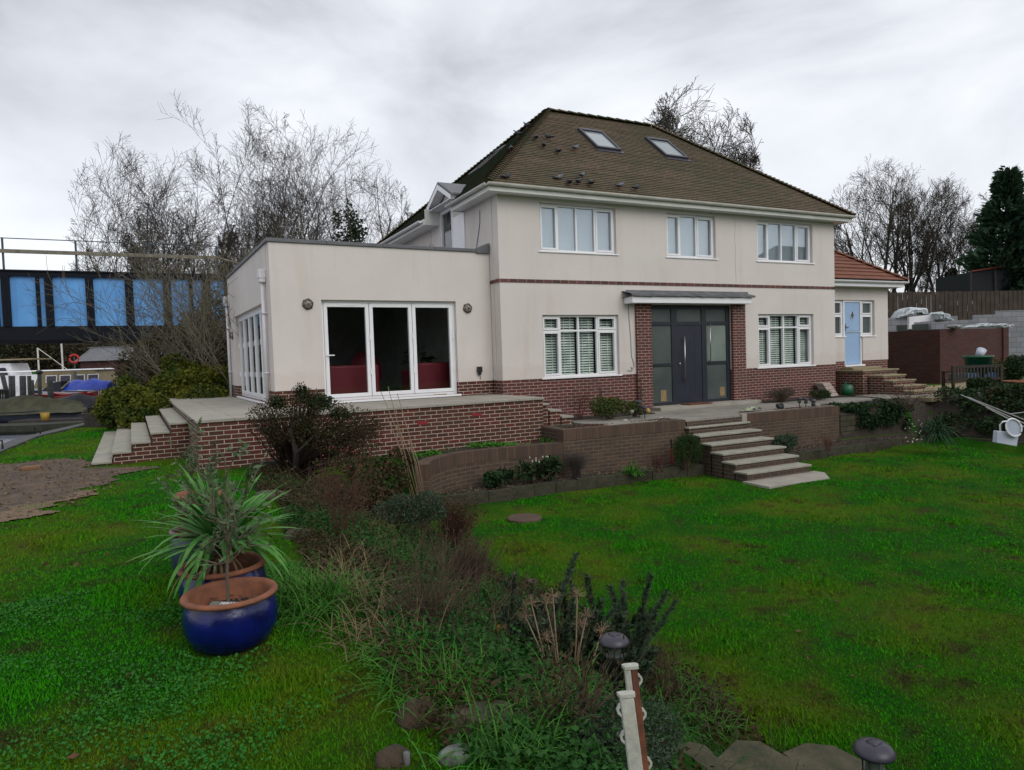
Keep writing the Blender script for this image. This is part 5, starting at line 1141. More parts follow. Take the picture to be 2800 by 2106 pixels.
def conifer(base, H, Rr, label, seed, lean=0):
    rs = np.random.RandomState(seed); t = thing('conifer', label, 'tree', base, 'conifers behind the netting'); n = 9500; b = np.array(base)
    f = rs.uniform(0, 1, n) ** .75; lob = 1 + .45 * np.sin(f * 31 + 3 * np.sin(f * 9)); ang = rs.uniform(0, 2 * math.pi, n); arm = np.floor(ang / (2 * math.pi) * 9) / 9 * 2 * math.pi + np.floor(f * 14) * 1.1 + rs.normal(0, .14, n)
    r = Rr * (1 - f) ** .8 * lob * rs.uniform(.25, 1.0, n) ** .6 + .1; P = np.stack([b[0] + r * np.cos(arm) + f * lean, b[1] + r * np.sin(arm), b[2] + H * f - .12 * r + rs.normal(0, .15, n)], 1)
    D = np.stack([np.cos(arm), np.sin(arm), np.full(n, .55)], 1) + rs.normal(0, .35, (n, 3)); V, F = leafquads(P, D, .45, .09, rs, .1); bigmesh('foliage', V, F, L_CON, t)
    o = MB(); o.tube([base, (b[0] + lean, b[1], b[2] + H * .98)], [.25, .02], 7); o.build('trunk', BARK, t)
conifer(tuple(at(2172, 760, 37)), 9.5, 2.6, 'tall dark conifer at the right edge, above the black netting', 3, .2)
conifer(tuple(at(2235, 760, 37)), 8.2, 2.6, 'second dark conifer cut off by the right edge of the photo', 4)
# saplings and hedges in front of the bridge
for i, (px, D, H_, lab, sp) in enumerate(((352, 22, 5.0, 'thin pale sapling thicket leaning over the yellow hedge', .75), (430, 22.5, 5.6, 'thin bare saplings against the right end of the blue bridge', .55), (478, 20, 5.4, 'bare saplings close to the extension corner', .5), (330, 24, 2.6, 'low bare scrub below the bridge at the left of the hedge', .7))):
    treethings('sapling_clump', lab, 40 + i, tuple(at(px + 50, 870, D)), H_ * .9, 'saplings in front of the bridge', BARKG, trunks=6, levels=4, spread=sp, kids=(6, 5, 3), r0=.035, up=.15, low=.2, lean=(-.12, 0), twr=.006, ang=(32, 38, 40, 40))
def shrub(name, label, cs, n, size, width, m, seed, cat='shrub', group=None, twigs=40, tm=None, base=None, shell=.35, tr=.008, flat=1.):
    rs = np.random.RandomState(seed); cs = np.array(cs, float); b = np.array(base) if base is not None else np.array([cs[:, 0].mean(), cs[:, 1].mean(), (cs[:, 2] - cs[:, 5]).min()])
    t = thing(name, label, cat, tuple(b), group); V, F = cloud(cs, n, size, width, rs, shell, flat); bigmesh('foliage', V, F, m, t)
    if twigs:
        k = rs.randint(0, len(cs), twigs); u = rs.normal(size=(twigs, 3)); u /= np.linalg.norm(u, axis=1, keepdims=True); e = cs[k, :3] + u * cs[k, 3:] * rs.uniform(.5, 1.08, (twigs, 1)); s = b + rs.normal(0, .04, (twigs, 3)) * [1, 1, 0]
        m1 = s * .55 + e * .45 + rs.normal(0, .06, (twigs, 3)); m1[:, 2] += .08; P = np.stack([s, m1, e], 1); Rr = np.tile([tr, tr * .7, tr * .35], (twigs, 1)); V, F = polytubes(P, Rr, 3); bigmesh('stems', V, F, tm or TWIG, t)
    return t
def cl_at(lst): return [(at(px, py, D).x, at(px, py, D).y, at(px, py, D).z, r, r, rz) for px, py, D, r, rz in lst]
shrub('hedge_shrub', 'yellow green shrub beside the terrace steps, lower and nearer the water', cl_at([(262, 868, 18, .38, .45), (240, 862, 18, .30, .3), (290, 870, 17.5, .5, .5), (250, 890, 18, .45, .45), (300, 905, 17, .5, .4), (275, 835, 18, .3, .3), (230, 885, 18, .3, .35), (325, 890, 17, .5, .5)]), 9000, .07, .04, L_HEDG, 51, twigs=60)
shrub('hedge_shrub', 'large yellow green hedge bush between the bridge and the terrace', cl_at([(400, 815, 21, .7, .5), (365, 838, 20.5, .55, .5), (430, 825, 20.5, .8, .5), (470, 840, 20, .7, .7), (400, 850, 20, .9, .7), (345, 860, 19.5, .6, .5), (375, 785, 21, .4, .3), (440, 870, 19, .8, .5)]), 16000, .08, .045, L_HEDG, 52, twigs=80)
shrub('dark_undergrowth', 'dark undergrowth below the right end of the bridge', cl_at([(330, 790, 26, 1.2, 1.0), (400, 770, 26, 1.5, 1.3), (460, 760, 26, 1.5, 1.6), (490, 800, 24, 1.2, 1.5), (300, 830, 25, .9, .8), (480, 700, 26, 1.0, 1.4), (430, 715, 27, .9, .9)]), 12000, .12, .06, L_MIX, 53, twigs=150, tr=.015)

# ================================================================== right hand side: garden wall, blockwork, fence
gw = thing('garden_wall', 'dark red brick garden wall with a corner and end pillar right of the annexe', 'wall', (18.5, 1.5, -.95))
o = MB(); o.box(18.55, 18.77, 1.742, 6, -1.3, 1.03); o.box(18.55, 22.5, 1.52, 1.74, -1.3, 1.03); o.build('brickwork', BFAR, gw); MB().box(22.502, 22.86, 1.46, 1.80, -1.3, 1.04).build('pillar', BFAR, gw)
bw_ = thing('block_wall', 'unfinished grey concrete block wall behind the dark red brick wall', 'wall', (24, 5, -1))
a, b = at(1915, 700, 29.4), at(2290, 700, 30.2); dv = Vector((b.x - a.x, b.y - a.y, 0)); Lb = dv.length; dv.normalize(); nv = Vector((-dv.y, dv.x, 0))
fB = lambda s, q, z: (a.x + dv.x * s + nv.x * q, a.y + dv.y * s + nv.y * q, z)
o = MB(); pz = -1.2
for s0, s1, zt_ in ((-2, 3.3, 1.68), (3.302, 4.0, 1.50), (4.002, Lb * .62, 1.70), (Lb * .62 + .002, Lb, 1.86)):
    q = [fB(s0, 0, pz), fB(s1, 0, pz), fB(s1, 0, zt_), fB(s0, 0, zt_)]; q2 = [fB(s0, .15, pz), fB(s1, .15, pz), fB(s1, .15, zt_), fB(s0, .15, zt_)]; L0, L1 = s0, s1
    o.face(q, [(L0, pz), (L1, pz), (L1, zt_), (L0, zt_)]); o.face([q[3], q[2], q2[2], q2[3]], [(L0, 0), (L1, 0), (L1, .15), (L0, .15)]); o.face(q2[::-1], [(L1, pz), (L0, pz), (L0, zt_), (L1, zt_)][::1]); o.face([q[1], q2[1], q2[2], q[2]]); o.face([q2[0], q[0], q[3], q2[3]])
BLKU = brick('concrete_block_uv', (.24, .25, .285), (.18, .19, .215), (.10, .085, .09), bw=.45, rh=.225, ms=.02, dirt=.25, dirtc=(.3, .27, .24), uv=True)
o.build('blockwork', BLKU, bw_)
MB().box(18.58, 18.74, 1.95, 3.2, 1.034, 1.26).build('grey_lintel', FROST, gw)
ld = thing('white_lintel', 'white L shaped insulation board standing on the wall under the plastic sheet', 'building board', (18.9, 3, 1.03)); zq = lambda x, y: ((2380 + x / 4.895) / 1.2658, (780 + y / 4.895) / 1.2658)
def quadpx(pts, D, th=.12):
    P = [at(*zq(x, y), D) for x, y in pts]; o = MB(); n = len(P); Q = [p + FY * th for p in P]; o.face(P[::-1]); o.face(Q)
    for i in range(n): j = (i + 1) % n; o.face([P[i], P[j], Q[j], Q[i]])
    return o
quadpx([(520, 590), (582, 585), (582, 500), (900, 470), (1055, 450), (1055, 400), (890, 385), (520, 425)], 25.9).build('board', WHCV, ld)
def sheet(lab, pts, D, seed):
    rg = random.Random(seed); P = [at(*zq(x, y), D) for x, y in pts]; c = sum(P, Vector()) / len(P); t = thing('plastic_sheet', lab, 'plastic sheet', c, 'white plastic sheets on the unfinished walls'); o = MB(); K = 10; n = len(P)
    rings = [[c + (p - c) * (k / K) + FY * (-.18 * (1 - (k / K) ** 2)) + Vector((rg.uniform(-.04, .04), rg.uniform(-.05, .05), rg.uniform(-.035, .035) if k < K else 0)) for p in P] for k in range(1, K + 1)]
    for i in range(n): o.face([c - FY * .2, rings[0][i], rings[0][(i + 1) % n]])
    for k in range(K - 1):
        for i in range(n): j = (i + 1) % n; o.face([rings[k][i], rings[k + 1][i], rings[k + 1][j], rings[k][j]])
    B_ = [p + FY * .5 for p in rings[-1]]
    for i in range(n): j = (i + 1) % n; o.face([rings[-1][i], B_[i], B_[j], rings[-1][j]])
    o.build('sheet', PLASW, t)
sheet('large crumpled white plastic sheet on top of the block wall next to the annexe', [(340, 438), (400, 350), (470, 310), (560, 292), (660, 302), (760, 306), (775, 395), (740, 365), (590, 370), (580, 405), (480, 425)], 29.4, 1)
sheet('small crumpled white plastic sheet at the corner of the brick wall', [(890, 380), (930, 355), (1000, 372), (1055, 395), (1060, 455), (1120, 470), (1000, 485), (920, 455), (910, 400)], 25.6, 2)
sheet('long flat white plastic sheet along the top of the brick wall', [(1330, 560), (1400, 530), (1500, 520), (1560, 505), (1650, 520), (1760, 515), (1915, 525), (1900, 560), (1830, 575), (1760, 558), (1500, 562)], 28.3, 3)
sheet('torn white plastic strip hanging where the brick wall meets the blocks', [(1120, 515), (1170, 545), (1235, 560), (1215, 582), (1150, 565), (1120, 550)], 25.0, 4)
ft = thing('fence', 'long dark brown close boarded fence behind the block wall', 'fence', (28, 6, -.5))
A_, B_ = Vector((13, 10.0, 0)), Vector((44, 2.3, 0)); fd_ = (B_ - A_); fl = fd_.length; fd_.normalize(); fn = Vector((-fd_.y, fd_.x, 0)); o = MB(lambda s, q, z: tuple(A_ + fd_ * s + fn * q + Vector((0, 0, z)))); s = 0; k = 0
while s < fl:
    w_ = rnd.uniform(.12, .15); o.box(s, s + w_ - .004, (k % 2) * .02, (k % 2) * .02 + .018, -1, 3.02 + rnd.uniform(-.015, .015)); s += w_; k += 1
o.build('boards', FENCEM, ft)
nt_ = thing('netting_cage', 'black netting cage with a red edging rope above the fence at the right edge', 'netting cage', tuple(at(2180, 640, 36)))
P = [at(2097, 588, 36), at(2150, 580, 36), at(2212, 574, 36), at(2330, 560, 36), at(2330, 640, 36), at(2098, 640, 36)]; o = MB(); o.face(P[::-1]); Q = [p + FY * 3 for p in P]; o.face(Q)
for i in range(6): j = (i + 1) % 6; o.face([P[i], P[j], Q[j], Q[i]])
o.build('netting', NETM, nt_); o = MB(); o.tube([p + Vector((0, 0, .03)) - FY * .05 for p in P[:4]], .05, 6); o.build('red_rope', mat('dull_red_rope', (.16, .025, .015), .8), nt_)
for dx in (2097, 2150, 2210): a = at(dx, 585, 35.9); o = MB(); o.tube([(a.x, a.y, -.5), (a.x, a.y, a.z)], .05, 6); o.build('post', TIMB, nt_)
# ================================================================== ground-standing helpers
def gat(dx, dy, lo=1.2, hi=60):
    "point where the ray through a display pixel meets the terrain"
    r = FW + RT * ((dx * 1.2658 - 1400) / FPX) + UP * ((1053 - dy * 1.2658) / FPX); t = lo
    while t < hi:
        p = CAM + r * t
        if p.z <= H1(p.x, p.y): break
        t += .02 + t * .004
    return CAM + r * t
def straps(base, dirs, L, wd, droop, nseg=6, rs=RS):
    "arching strap leaves; returns V,F"
    n = len(dirs); d = dirs / np.linalg.norm(dirs, axis=1, keepdims=True); L = np.broadcast_to(L, (n,)); side = np.cross(d, [0, 0, 1.]) + 1e-6; side /= np.linalg.norm(side, axis=1, keepdims=True)
    P = np.repeat(np.array(base, float)[None], n, 0) if np.ndim(base) == 1 else np.array(base, float); dd = d.copy(); rows = []
    for i in range(nseg + 1):
        t = i / nseg; w_ = wd * (math.sin(math.pi * min(t * .9 + .1, 1)) ** .6) * (1 if t < 1 else .05) * rs.uniform(.85, 1.15, n)[:, None]
        rows.append(P - side * w_); rows.append(P + side * w_); P = P + dd * (L / nseg)[:, None]; dd = dd + np.array([0, 0, -1.]) * np.broadcast_to(droop, (n,))[:, None] / nseg; dd /= np.linalg.norm(dd, axis=1, keepdims=True)
    V = np.stack(rows, 1); k = V.shape[1]; idx = np.arange(n * k).reshape(n, k); F = np.concatenate([np.stack([idx[:, 2 * i], idx[:, 2 * i + 1], idx[:, 2 * i + 3], idx[:, 2 * i + 2]], -1) for i in range(nseg)])
    return V.reshape(-1, 3), F
def lines(S, E_, r, rs, bow=.1, n=4):
    S = np.asarray(S, float); E_ = np.asarray(E_, float); k = len(S); t = np.linspace(0, 1, n)[None, :, None]; B = rs.normal(0, 1, (k, 1, 3)) * bow * np.linalg.norm(E_ - S, axis=1)[:, None, None]
    P = S[:, None] * (1 - t) + E_[:, None] * t + B * (t * (1 - t) * 2); return polytubes(P, np.broadcast_to(r, (k,))[:, None] * np.linspace(1, .45, n)[None], 3)

# ================================================================== grass
rs = np.random.RandomState(77)
def inpoly(x, y, P):
    ins = np.zeros(x.shape, bool); n = len(P)
    for i in range(n):
        a, b = P[i], P[(i + 1) % n]; c = (a[1] > y) != (b[1] > y); ins ^= c & (x < (b[0] - a[0]) * (y - a[1]) / (b[1] - a[1] + 1e-12) + a[0])
    return ins
def wob(x, y): return .12 * np.sin(y * 5.1 + x * 2) + .07 * np.sin(y * 13)
BEDX = lambda y: -5.65 + .12 * np.sin(y * 1.9) + .1 * (y < -9)
def isgrass(x, y):
    q = quay(y); g = (x > q + .4) & (y < 26)
    jx = rs.normal(0, .16, x.shape); g &= ~inpoly(x + wob(x, y) + jx, y + jx * .6, MUDP)
    g &= ~((x > BEDX(y)) & (x < -3.3 + .1 * np.sin(y * 3)) & (y < -2.2) & (y > -12.6)); g &= ~((x > -4.6) & (x < -3.5) & (y < -10.9))
    g &= ~((y > -3.12) & (x > -5.4) & (x < 10.5)); g &= ~((x > 10.4) & (y > -3.4)); g &= ~((x > 10.45))
    g &= ~((y > -2.4) & (x > -6.45)); g &= ~((y > -.4) & (x > -8.15) & (y < 7.0)); g &= ~((y > 6.9) & (x > -7))
    g &= ~((x > 2.85) & (x < 4.9) & (y > -5.0)); g &= ~(((x + 6.41) ** 2 + (y + 9.53) ** 2) < .045)
    return g
n = 620000
th = rs.uniform(-math.atan(1400 / FPX) - .12, math.atan(1400 / FPX) + .12, n); r = np.exp(rs.uniform(math.log(1.5), math.log(30), n)); az = math.atan2(FW.x, FW.y) + th
x = CAM.x + r * np.sin(az); y = CAM.y + r * np.cos(az); k = isgrass(x, y)
pn = np.sin(x * 1.9 + 1.1 * np.sin(y * 2.3)) * np.sin(y * 1.7 + np.sin(x * 1.3)) ; k &= rs.uniform(0, 1, n) < np.clip(.88 + .3 * pn, .35, 1); k &= ~((x > -3.3) & (x < -1.4) & (y > -4.3) & (rs.uniform(0, 1, n) < .8))
x, y, r = x[k], y[k], r[k]; z = HT(x, y); n = len(x)
tall = 1 + .9 * (np.sin(x * 3.1 + y) * np.sin(y * 2.7 - x * .7) > .55)
h = rs.uniform(.008, .020, n) * (1 + .02 * r) * tall; wv = (.0017 + .00075 * r) * rs.uniform(.7, 1.3, n); a = rs.uniform(0, 6.283, n); ln = rs.uniform(.2, 1.1, n) * h; b = rs.uniform(0, 6.283, n)
sx_, sy_ = np.cos(a) * wv, np.sin(a) * wv; V = np.stack([np.stack([x - sx_, y - sy_, z - .004], 1), np.stack([x + sx_, y + sy_, z - .004], 1), np.stack([x + np.cos(b) * ln, y + np.sin(b) * ln, z + h], 1)], 1).reshape(-1, 3)
tag(bigmesh('grass', V, np.arange(3 * n).reshape(n, 3), BLADE), 'short mossy green grass of the lawn and the left bank', 'grass', kind='stuff')
# clover and small leaves in the left foreground grass
n = 60000; x = rs.uniform(-7.8, -4.6, n); y = rs.uniform(-12.2, -8.0, n); cl_ = np.sin(x * 3.7 + 2 * np.sin(y * 2.1)) * np.sin(y * 3.3) + rs.normal(0, .35, n); k = (cl_ > .25) & ((x < BEDX(y) + .25)) & (((x + 6.41) ** 2 + (y + 9.53) ** 2) > .06); x, y = x[k], y[k]
P = np.stack([x, y, HT(x, y) + rs.uniform(.012, .034, len(x))], 1); D = rs.normal(size=(len(x), 3)); D[:, 2] = np.abs(D[:, 2]) * .25; V, F = leafquads(P, D, .017, .0085, rs); tag(bigmesh('clover', V, F, L_CLOV), 'patches of clover in the grass around the front blue pot', 'clover', kind='stuff')
# fallen leaves
n = 100; x = np.concatenate([rs.uniform(-8, -4.8, 50), rs.uniform(-3, 1.5, 50)]); y = np.concatenate([rs.uniform(-12, -4, 50), rs.uniform(-11, -4, 50)])
P = np.stack([x, y, HT(x, y) + .035], 1); D = rs.normal(size=(n, 3)); D[:, 2] *= .25; V, F = leafquads(P, D, .05, .014, rs); tag(bigmesh('fallen_leaves', V, F, DLEAF), 'scattered brown fallen leaves on the grass', 'leaves', kind='stuff')
# mulch chips on the mud path
n = 2200; x = rs.uniform(-10, -7, n); y = rs.uniform(-6.4, 1.5, n); k = inpoly(x, y, MUDP + []) | inpoly(x, y, [(-8.8, -5.9), (-8, -4.4), (-7.2, -2.2), (-8, -2.6), (-9.6, -5)]); x, y = x[k], y[k]; P = np.stack([x, y, HT(x, y) + .03], 1); D = rs.normal(size=(len(x), 3)); D[:, 2] *= .2
V, F = leafquads(P, D, .05, .012, rs); tag(bigmesh('bark_chips', V, F, CHIP), 'scattered pale bark chips on the muddy path', 'bark chips', kind='stuff')
mh = MB(); c = onz(1133, 1120, LAWN + .02); mh.lathe([(.27, -.03), (.27, .035), (.25, .045), (0, .045)], c.x, c.y, 28, LAWN); tag(mh.build('manhole_cover', mat('brown_lid', (.10, .06, .04), .8, (.06, .04, .028), ns=8), None), 'round brown drain lid in the lawn below the curved wall', 'drain cover')

# ================================================================== bed between the left bank and the lawn
n = 120000; x = rs.uniform(-5.75, -3.1, n); y = rs.uniform(-12.4, -2.6, n); k = (x > BEDX(y) - .1) & (x < -3.3 + .12 * np.sin(y * 3)) & ~((x > -4.6) & (y < -10.75)); x, y = x[k], y[k]
P = np.stack([x, y, HT(x, y) + np.abs(rs.normal(0, .07, len(x)))], 1); D = rs.normal(size=(len(x), 3)); D[:, 2] = np.abs(D[:, 2]) * .4
d_ = np.sin(x * 2.1 + y) * np.sin(y * 1.3 - 1) ; g1 = d_ > -.05
V, F = leafquads(P[g1], D[g1], .028, .012, rs); tag(bigmesh('bed_ground_cover', V, F, L_BED), 'low green weeds covering the sloping bed', 'ground cover', kind='stuff')
V, F = leafquads(P[~g1], D[~g1], .034, .009, rs); tag(bigmesh('bed_leaf_litter', V, F, L_MIX), 'brown and dark leaf litter on the sloping bed', 'leaf litter', kind='stuff')
def tufts(name, label, cat, cs, per, L, wd, droop, m, seed, spread=.12, up=1.2):
    rs = np.random.RandomState(seed); B_ = []; Dd = []
    for (x, y) in cs:
        b = np.array([x, y, H1(x, y)]) + rs.normal(0, 1, (per, 3)) * [spread, spread, 0]; d = rs.normal(size=(per, 3)); d[:, 2] = np.abs(d[:, 2]) * .4 + up * .7; B_.append(b); Dd.append(d)
    B_, Dd = np.concatenate(B_), np.concatenate(Dd); V, F = straps(B_, Dd, L * rs.uniform(.5, 1.2, len(Dd)), wd, droop, 5, rs); return bigmesh(name, V, F, m)
def G2(dx, dy): p = gat(dx, dy); return (p.x, p.y)
tag(tufts('grass_clump', '', '', [G2(650, 1310), G2(690, 1330), G2(630, 1290), G2(710, 1300)], 260, .34, .0035, 1.6, L_GRN, 3, .09), 'lush green grass clump in the bed right of the blue pots', 'grass clump')
tag(tufts('grass_clump', '', '', [G2(1170, 1560), G2(1210, 1520), G2(1130, 1600), G2(1090, 1640)], 160, .26, .003, 1.5, L_GRN, 4, .1), 'long green grass tuft in front of the dried seed heads', 'grass clump')
tag(tufts('grass_clump', '', '', [G2(1480, 1520), G2(1440, 1480), G2(1500, 1580), G2(1430, 1560)], 130, .24, .003, 1.5, L_GRN, 5, .1), 'long grass tuft right of the two white posts', 'grass clump')
tag(tufts('grass_clump', '', '', [G2(960, 1480), G2(900, 1500), G2(860, 1430), G2(1000, 1530)], 170, .24, .003, 1.6, L_GRN, 6, .1), 'grass tuft beside the brown rock at the bottom of the bed', 'grass clump')
tag(tufts('dead_grass_clump', '', '', [G2(760, 1290), G2(730, 1270), G2(790, 1330), G2(820, 1390), G2(740, 1230)], 130, .34, .0028, 1.2, DEAD, 7, .13), 'straw brown dead grass clump in the middle of the bed', 'dead grass')
tag(tufts('scattered_tufts', '', '', [(xx, yy) for xx, yy in zip(rs.uniform(-5.7, -3.3, 190), rs.uniform(-11.8, -4.5, 190))], 26, .2, .0028, 1.3, L_BED, 8, .06), 'scattered grass tufts growing through the bed', 'grass tufts', kind='stuff')
n = 850; x = rs.uniform(-5.4, -3.4, n); y = rs.uniform(-11, -4.2, n); S = np.stack([x, y, HT(x, y)], 1); E_ = S + np.stack([rs.normal(0, .12, n), rs.normal(0, .12, n), rs.uniform(.10, .48, n)], 1); V, F = lines(S, E_, rs.uniform(.0016, .0034, n), rs, .08); tag(bigmesh('dead_stems', V, F, TWIG), 'thin dry brown stems standing all over the bed', 'dead stems', kind='stuff')
n = 700; x = rs.uniform(-5.4, -3.5, n); y = rs.uniform(-10.5, -4.5, n); k = np.sin(x * 2.7 + y) * np.sin(y * 1.9) > -.2; x, y = x[k], y[k]; S = np.stack([x, y, HT(x, y)], 1); E_ = S + np.stack([rs.normal(0, .18, len(x)), rs.normal(0, .18, len(x)), rs.uniform(.03, .38, len(x))], 1); V, F = lines(S, E_, rs.uniform(.0016, .003, len(x)), rs, .12); tag(bigmesh('dead_stems', V, F, DEAD), 'straw coloured broken stems tangled through the bed', 'dead stems', kind='stuff')
def stemclump(name, label, base, n, H_, sp, m, r, seed, cat='shrub', leaf=None, group=None, lsz=(.03, .012), ln=0):
    rs = np.random.RandomState(seed); b = np.array(base); S = b + rs.normal(0, .05, (n, 3)) * [1, 1, 0]; E_ = b + np.stack([rs.normal(0, sp, n), rs.normal(0, sp, n), H_ * rs.uniform(.6, 1.05, n)], 1)
    k = 3; mid = S * .45 + E_ * .55; S2 = np.repeat(mid, k, 0) + rs.normal(0, .02, (n * k, 3)); E2 = np.repeat(E_, k, 0) + rs.normal(0, sp * .5, (n * k, 3)); t = thing(name, label, cat, tuple(b), group)
    V, F = joinarr([lines(S, E_, r, rs, .12), lines(S2, E2, r * .6, rs, .12)]); bigmesh('stems', V, F, m, t)
    if leaf is not None: P = np.concatenate([E_, E2, mid])[rs.randint(0, n * (k + 2) - 0, ln) % (n * (k + 2))] + rs.normal(0, sp * .18, (ln, 3)); V, F = leafquads(P, rs.normal(size=(ln, 3)), lsz[0], lsz[1], rs); bigmesh('foliage', V, F, leaf, t)
    return t
stemclump('rust_brown_shrub', 'twiggy rust brown shrub at the left edge of the lawn', gat(985, 1190), 120, .62, .15, TWIGR, .004, 60, leaf=L_MIX, ln=700)
stemclump('dead_perennial', 'clump of upright dead brown stems in front of the rust brown shrub', gat(1010, 1290), 70, .5, .13, TWIG, .004, 61)
stemclump('dead_perennial', 'sparse dead brown stems left of the upright rosemary', gat(930, 1370), 60, .45, .2, TWIG, .0035, 62)
stemclump('dead_perennial', 'dark dead seed stalks in front of the white posts', gat(1210, 1600), 26, .36, .14, TWIG, .004, 63, leaf=L_MIX, ln=200)
stemclump('dead_perennial', 'single dark leafless stalk rising right of the white posts', gat(1440, 1540), 5, .5, .04, TWIG, .004, 64)

# dark cotoneaster-like bush, fuchsia with red hips
bb = gat(640, 1030); D0 = 9.9
t = shrub('dark_bush', 'dark brown green small leaved bush in front of the terrace brick wall', cl_at([(600, 885, D0, .32, .22), (650, 880, D0, .35, .28), (700, 900, D0 - .1, .38, .28), (570, 895, D0, .25, .16), (625, 915, D0, .35, .25), (680, 935, D0 - .1, .38, .25), (745, 905, D0, .30, .25), (785, 915, D0, .25, .22), (730, 950, D0 - .2, .35, .25), (790, 955, D0 - .2, .25, .22), (650, 845, D0, .12, .15), (680, 855, D0, .10, .12), (560, 920, D0, .2, .15), (600, 940, D0, .25, .15), (810, 925, D0, .15, .15), (760, 985, D0 - .3, .3, .2)]), 7600, .028, .011, L_MIX, 70, twigs=620, base=(bb.x, bb.y, bb.z), tr=.009)
o = MB(); P0 = bb; o.tube([P0 - Vector((0, 0, .1)), at(640, 980, D0), at(628, 930, D0), at(650, 890, D0)], [.05, .04, .03, .012], 7); o.tube([at(640, 980, D0), at(690, 930, D0)], [.03, .012], 6); o.build('trunk', BARK, t, True)
V, F = cloud(cl_at([(655, 850, D0, .12, .14), (690, 870, D0, .22, .12), (735, 895, D0, .15, .1), (600, 870, D0, .12, .1)]), 1800, .035, .016, np.random.RandomState(3), .1); bigmesh('top_leaves', V, F, L_DARK, t)
b2 = gat(735, 1170); t = stemclump('red_hip_shrub', 'leafless red twigged shrub with red hips below the dark bush', (b2.x, b2.y, b2.z), 26, .80, .24, TWIGR, .0045, 71, leaf=L_MIX, ln=260, lsz=(.035, .012)); o = MB()
for i in range(20):
    p = at(rnd.uniform(690, 850), rnd.uniform(945, 1015), 8.6 + rnd.uniform(-.2, .3)); o.ball(p, .010, rz=.015, n=6)
bh_ = o.build('hips', BERRY, t, True); tag(bh_, kind='stuff')
o = MB()
for a_, b_ in (((700, 1200), (690, 1100)), ((715, 1200), (735, 1090)), ((705, 1190), (760, 1100))): o.tube([gat(*a_), at(b_[0], b_[1], 8.4)], [.018, .012], 6)
o.build('grey_stems', BARKG, t, True)
ct = thing('bamboo_canes', 'bundle of bare tan canes leaning beside the curved wall end', 'canes', gat(890, 1060), None)
for (a_, b_) in (((905, 1050), (822, 845)), ((900, 1055), (835, 900)), ((895, 1060), (838, 835)), ((890, 1050), (845, 920)), ((910, 1040), (858, 850)), ((905, 1045), (866, 935)), ((915, 1050), (880, 950)), ((918, 1050), (887, 950))):
    p, q = at(a_[0], a_[1], 9.1), at(b_[0], b_[1], 9.3); o = MB(); o.tube([p - Vector((0, 0, .25)), p.lerp(q, .5) + Vector((.01, 0, 0)), q], [.007, .006, .004], 6); o.build('cane', CANE, ct, True)
shrub('rosemary_mound', 'grey green rosemary mound at the foot of the curved wall end', cl_at([(890, 1095, 7.9, .20, .12), (922, 1085, 7.9, .17, .14), (868, 1090, 8.0, .18, .12), (940, 1105, 7.8, .14, .10), (840, 1105, 7.9, .2, .12), (905, 1115, 7.8, .18, .10)]), 6500, .035, .006, L_ROSM, 72, twigs=60)
shrub('leafy_weeds', 'bright leafy weeds around the grey stems of the hip shrub', cl_at([(600, 1160, 7.2, .14, .08), (630, 1120, 7.6, .2, .1), (670, 1150, 7.3, .25, .12), (760, 1165, 7.3, .25, .1), (700, 1190, 7.0, .25, .1), (810, 1150, 7.4, .25, .1), (640, 1085, 8, .15, .1)]), 2200, .05, .02, L_BOX, 73, cat='weeds', twigs=90, tr=.004)
shrub('dark_undergrowth_plants', 'shadowy undergrowth between the dark bush and the rosemary mound', cl_at([(760, 1080, 8.7, .35, .2), (820, 1090, 8.6, .35, .22), (860, 1000, 9.3, .25, .2), (700, 1060, 9.0, .35, .2), (840, 1040, 9.0, .3, .2), (790, 1020, 9.2, .3, .25)]), 5200, .05, .018, L_MIX, 74, cat='undergrowth', twigs=160, tr=.005)

# upright rosemary: needle covered shoots
rb = gat(1240, 1450); rs = np.random.RandomState(12); t = thing('rosemary_bush', 'large dark rosemary with upright spiky shoots beside the lawn', 'shrub', tuple(rb)); SP = []
tips = [(1240, 1200, 4.9), (1232, 1240, 4.9), (1268, 1245, 4.8), (1112, 1240, 4.9), (1092, 1262, 5.0), (1150, 1275, 4.9), (1170, 1300, 4.7), (1210, 1260, 4.9), (1205, 1310, 4.7), (1300, 1300, 4.8), (1322, 1268, 4.9), (1345, 1255, 4.9), (1335, 1310, 4.7), (1405, 1245, 4.9), (1455, 1302, 4.8), (1438, 1280, 4.9), (1390, 1330, 4.6), (1370, 1370, 4.5), (1280, 1330, 4.6), (1255, 1360, 4.5), (1120, 1330, 4.8), (1095, 1370, 4.7), (1130, 1400, 4.5), (1180, 1390, 4.5), (1310, 1390, 4.4), (1355, 1410, 4.4), (1230, 1400, 4.4), (1070, 1330, 5.0)]
for i in range(85): tips.append((rs.uniform(1080, 1420), rs.uniform(1310, 1450), rs.uniform(4.2, 4.9)))
for tx, ty, D in tips:
    tp_ = np.array(at(tx, ty, D)); b = np.array(rb) + rs.normal(0, .16, 3) * [1, 1, .1] + (tp_ - np.array(rb)) * [.45, .45, 0]; b[2] = H1(b[0], b[1]); u = np.linspace(0, 1, 7)[:, None]; P = b * (1 - u) + tp_ * u + np.array([0, 0, -.06]) * (u * (1 - u) * 4) + rs.normal(0, .006, (7, 3)); SP.append(P)
SP = np.array(SP); V, F = polytubes(SP, np.tile(np.linspace(.007, .003, 7), (len(SP), 1)), 4); bigmesh('stems', V, F, TWIG, t)
NP = []; ND = []
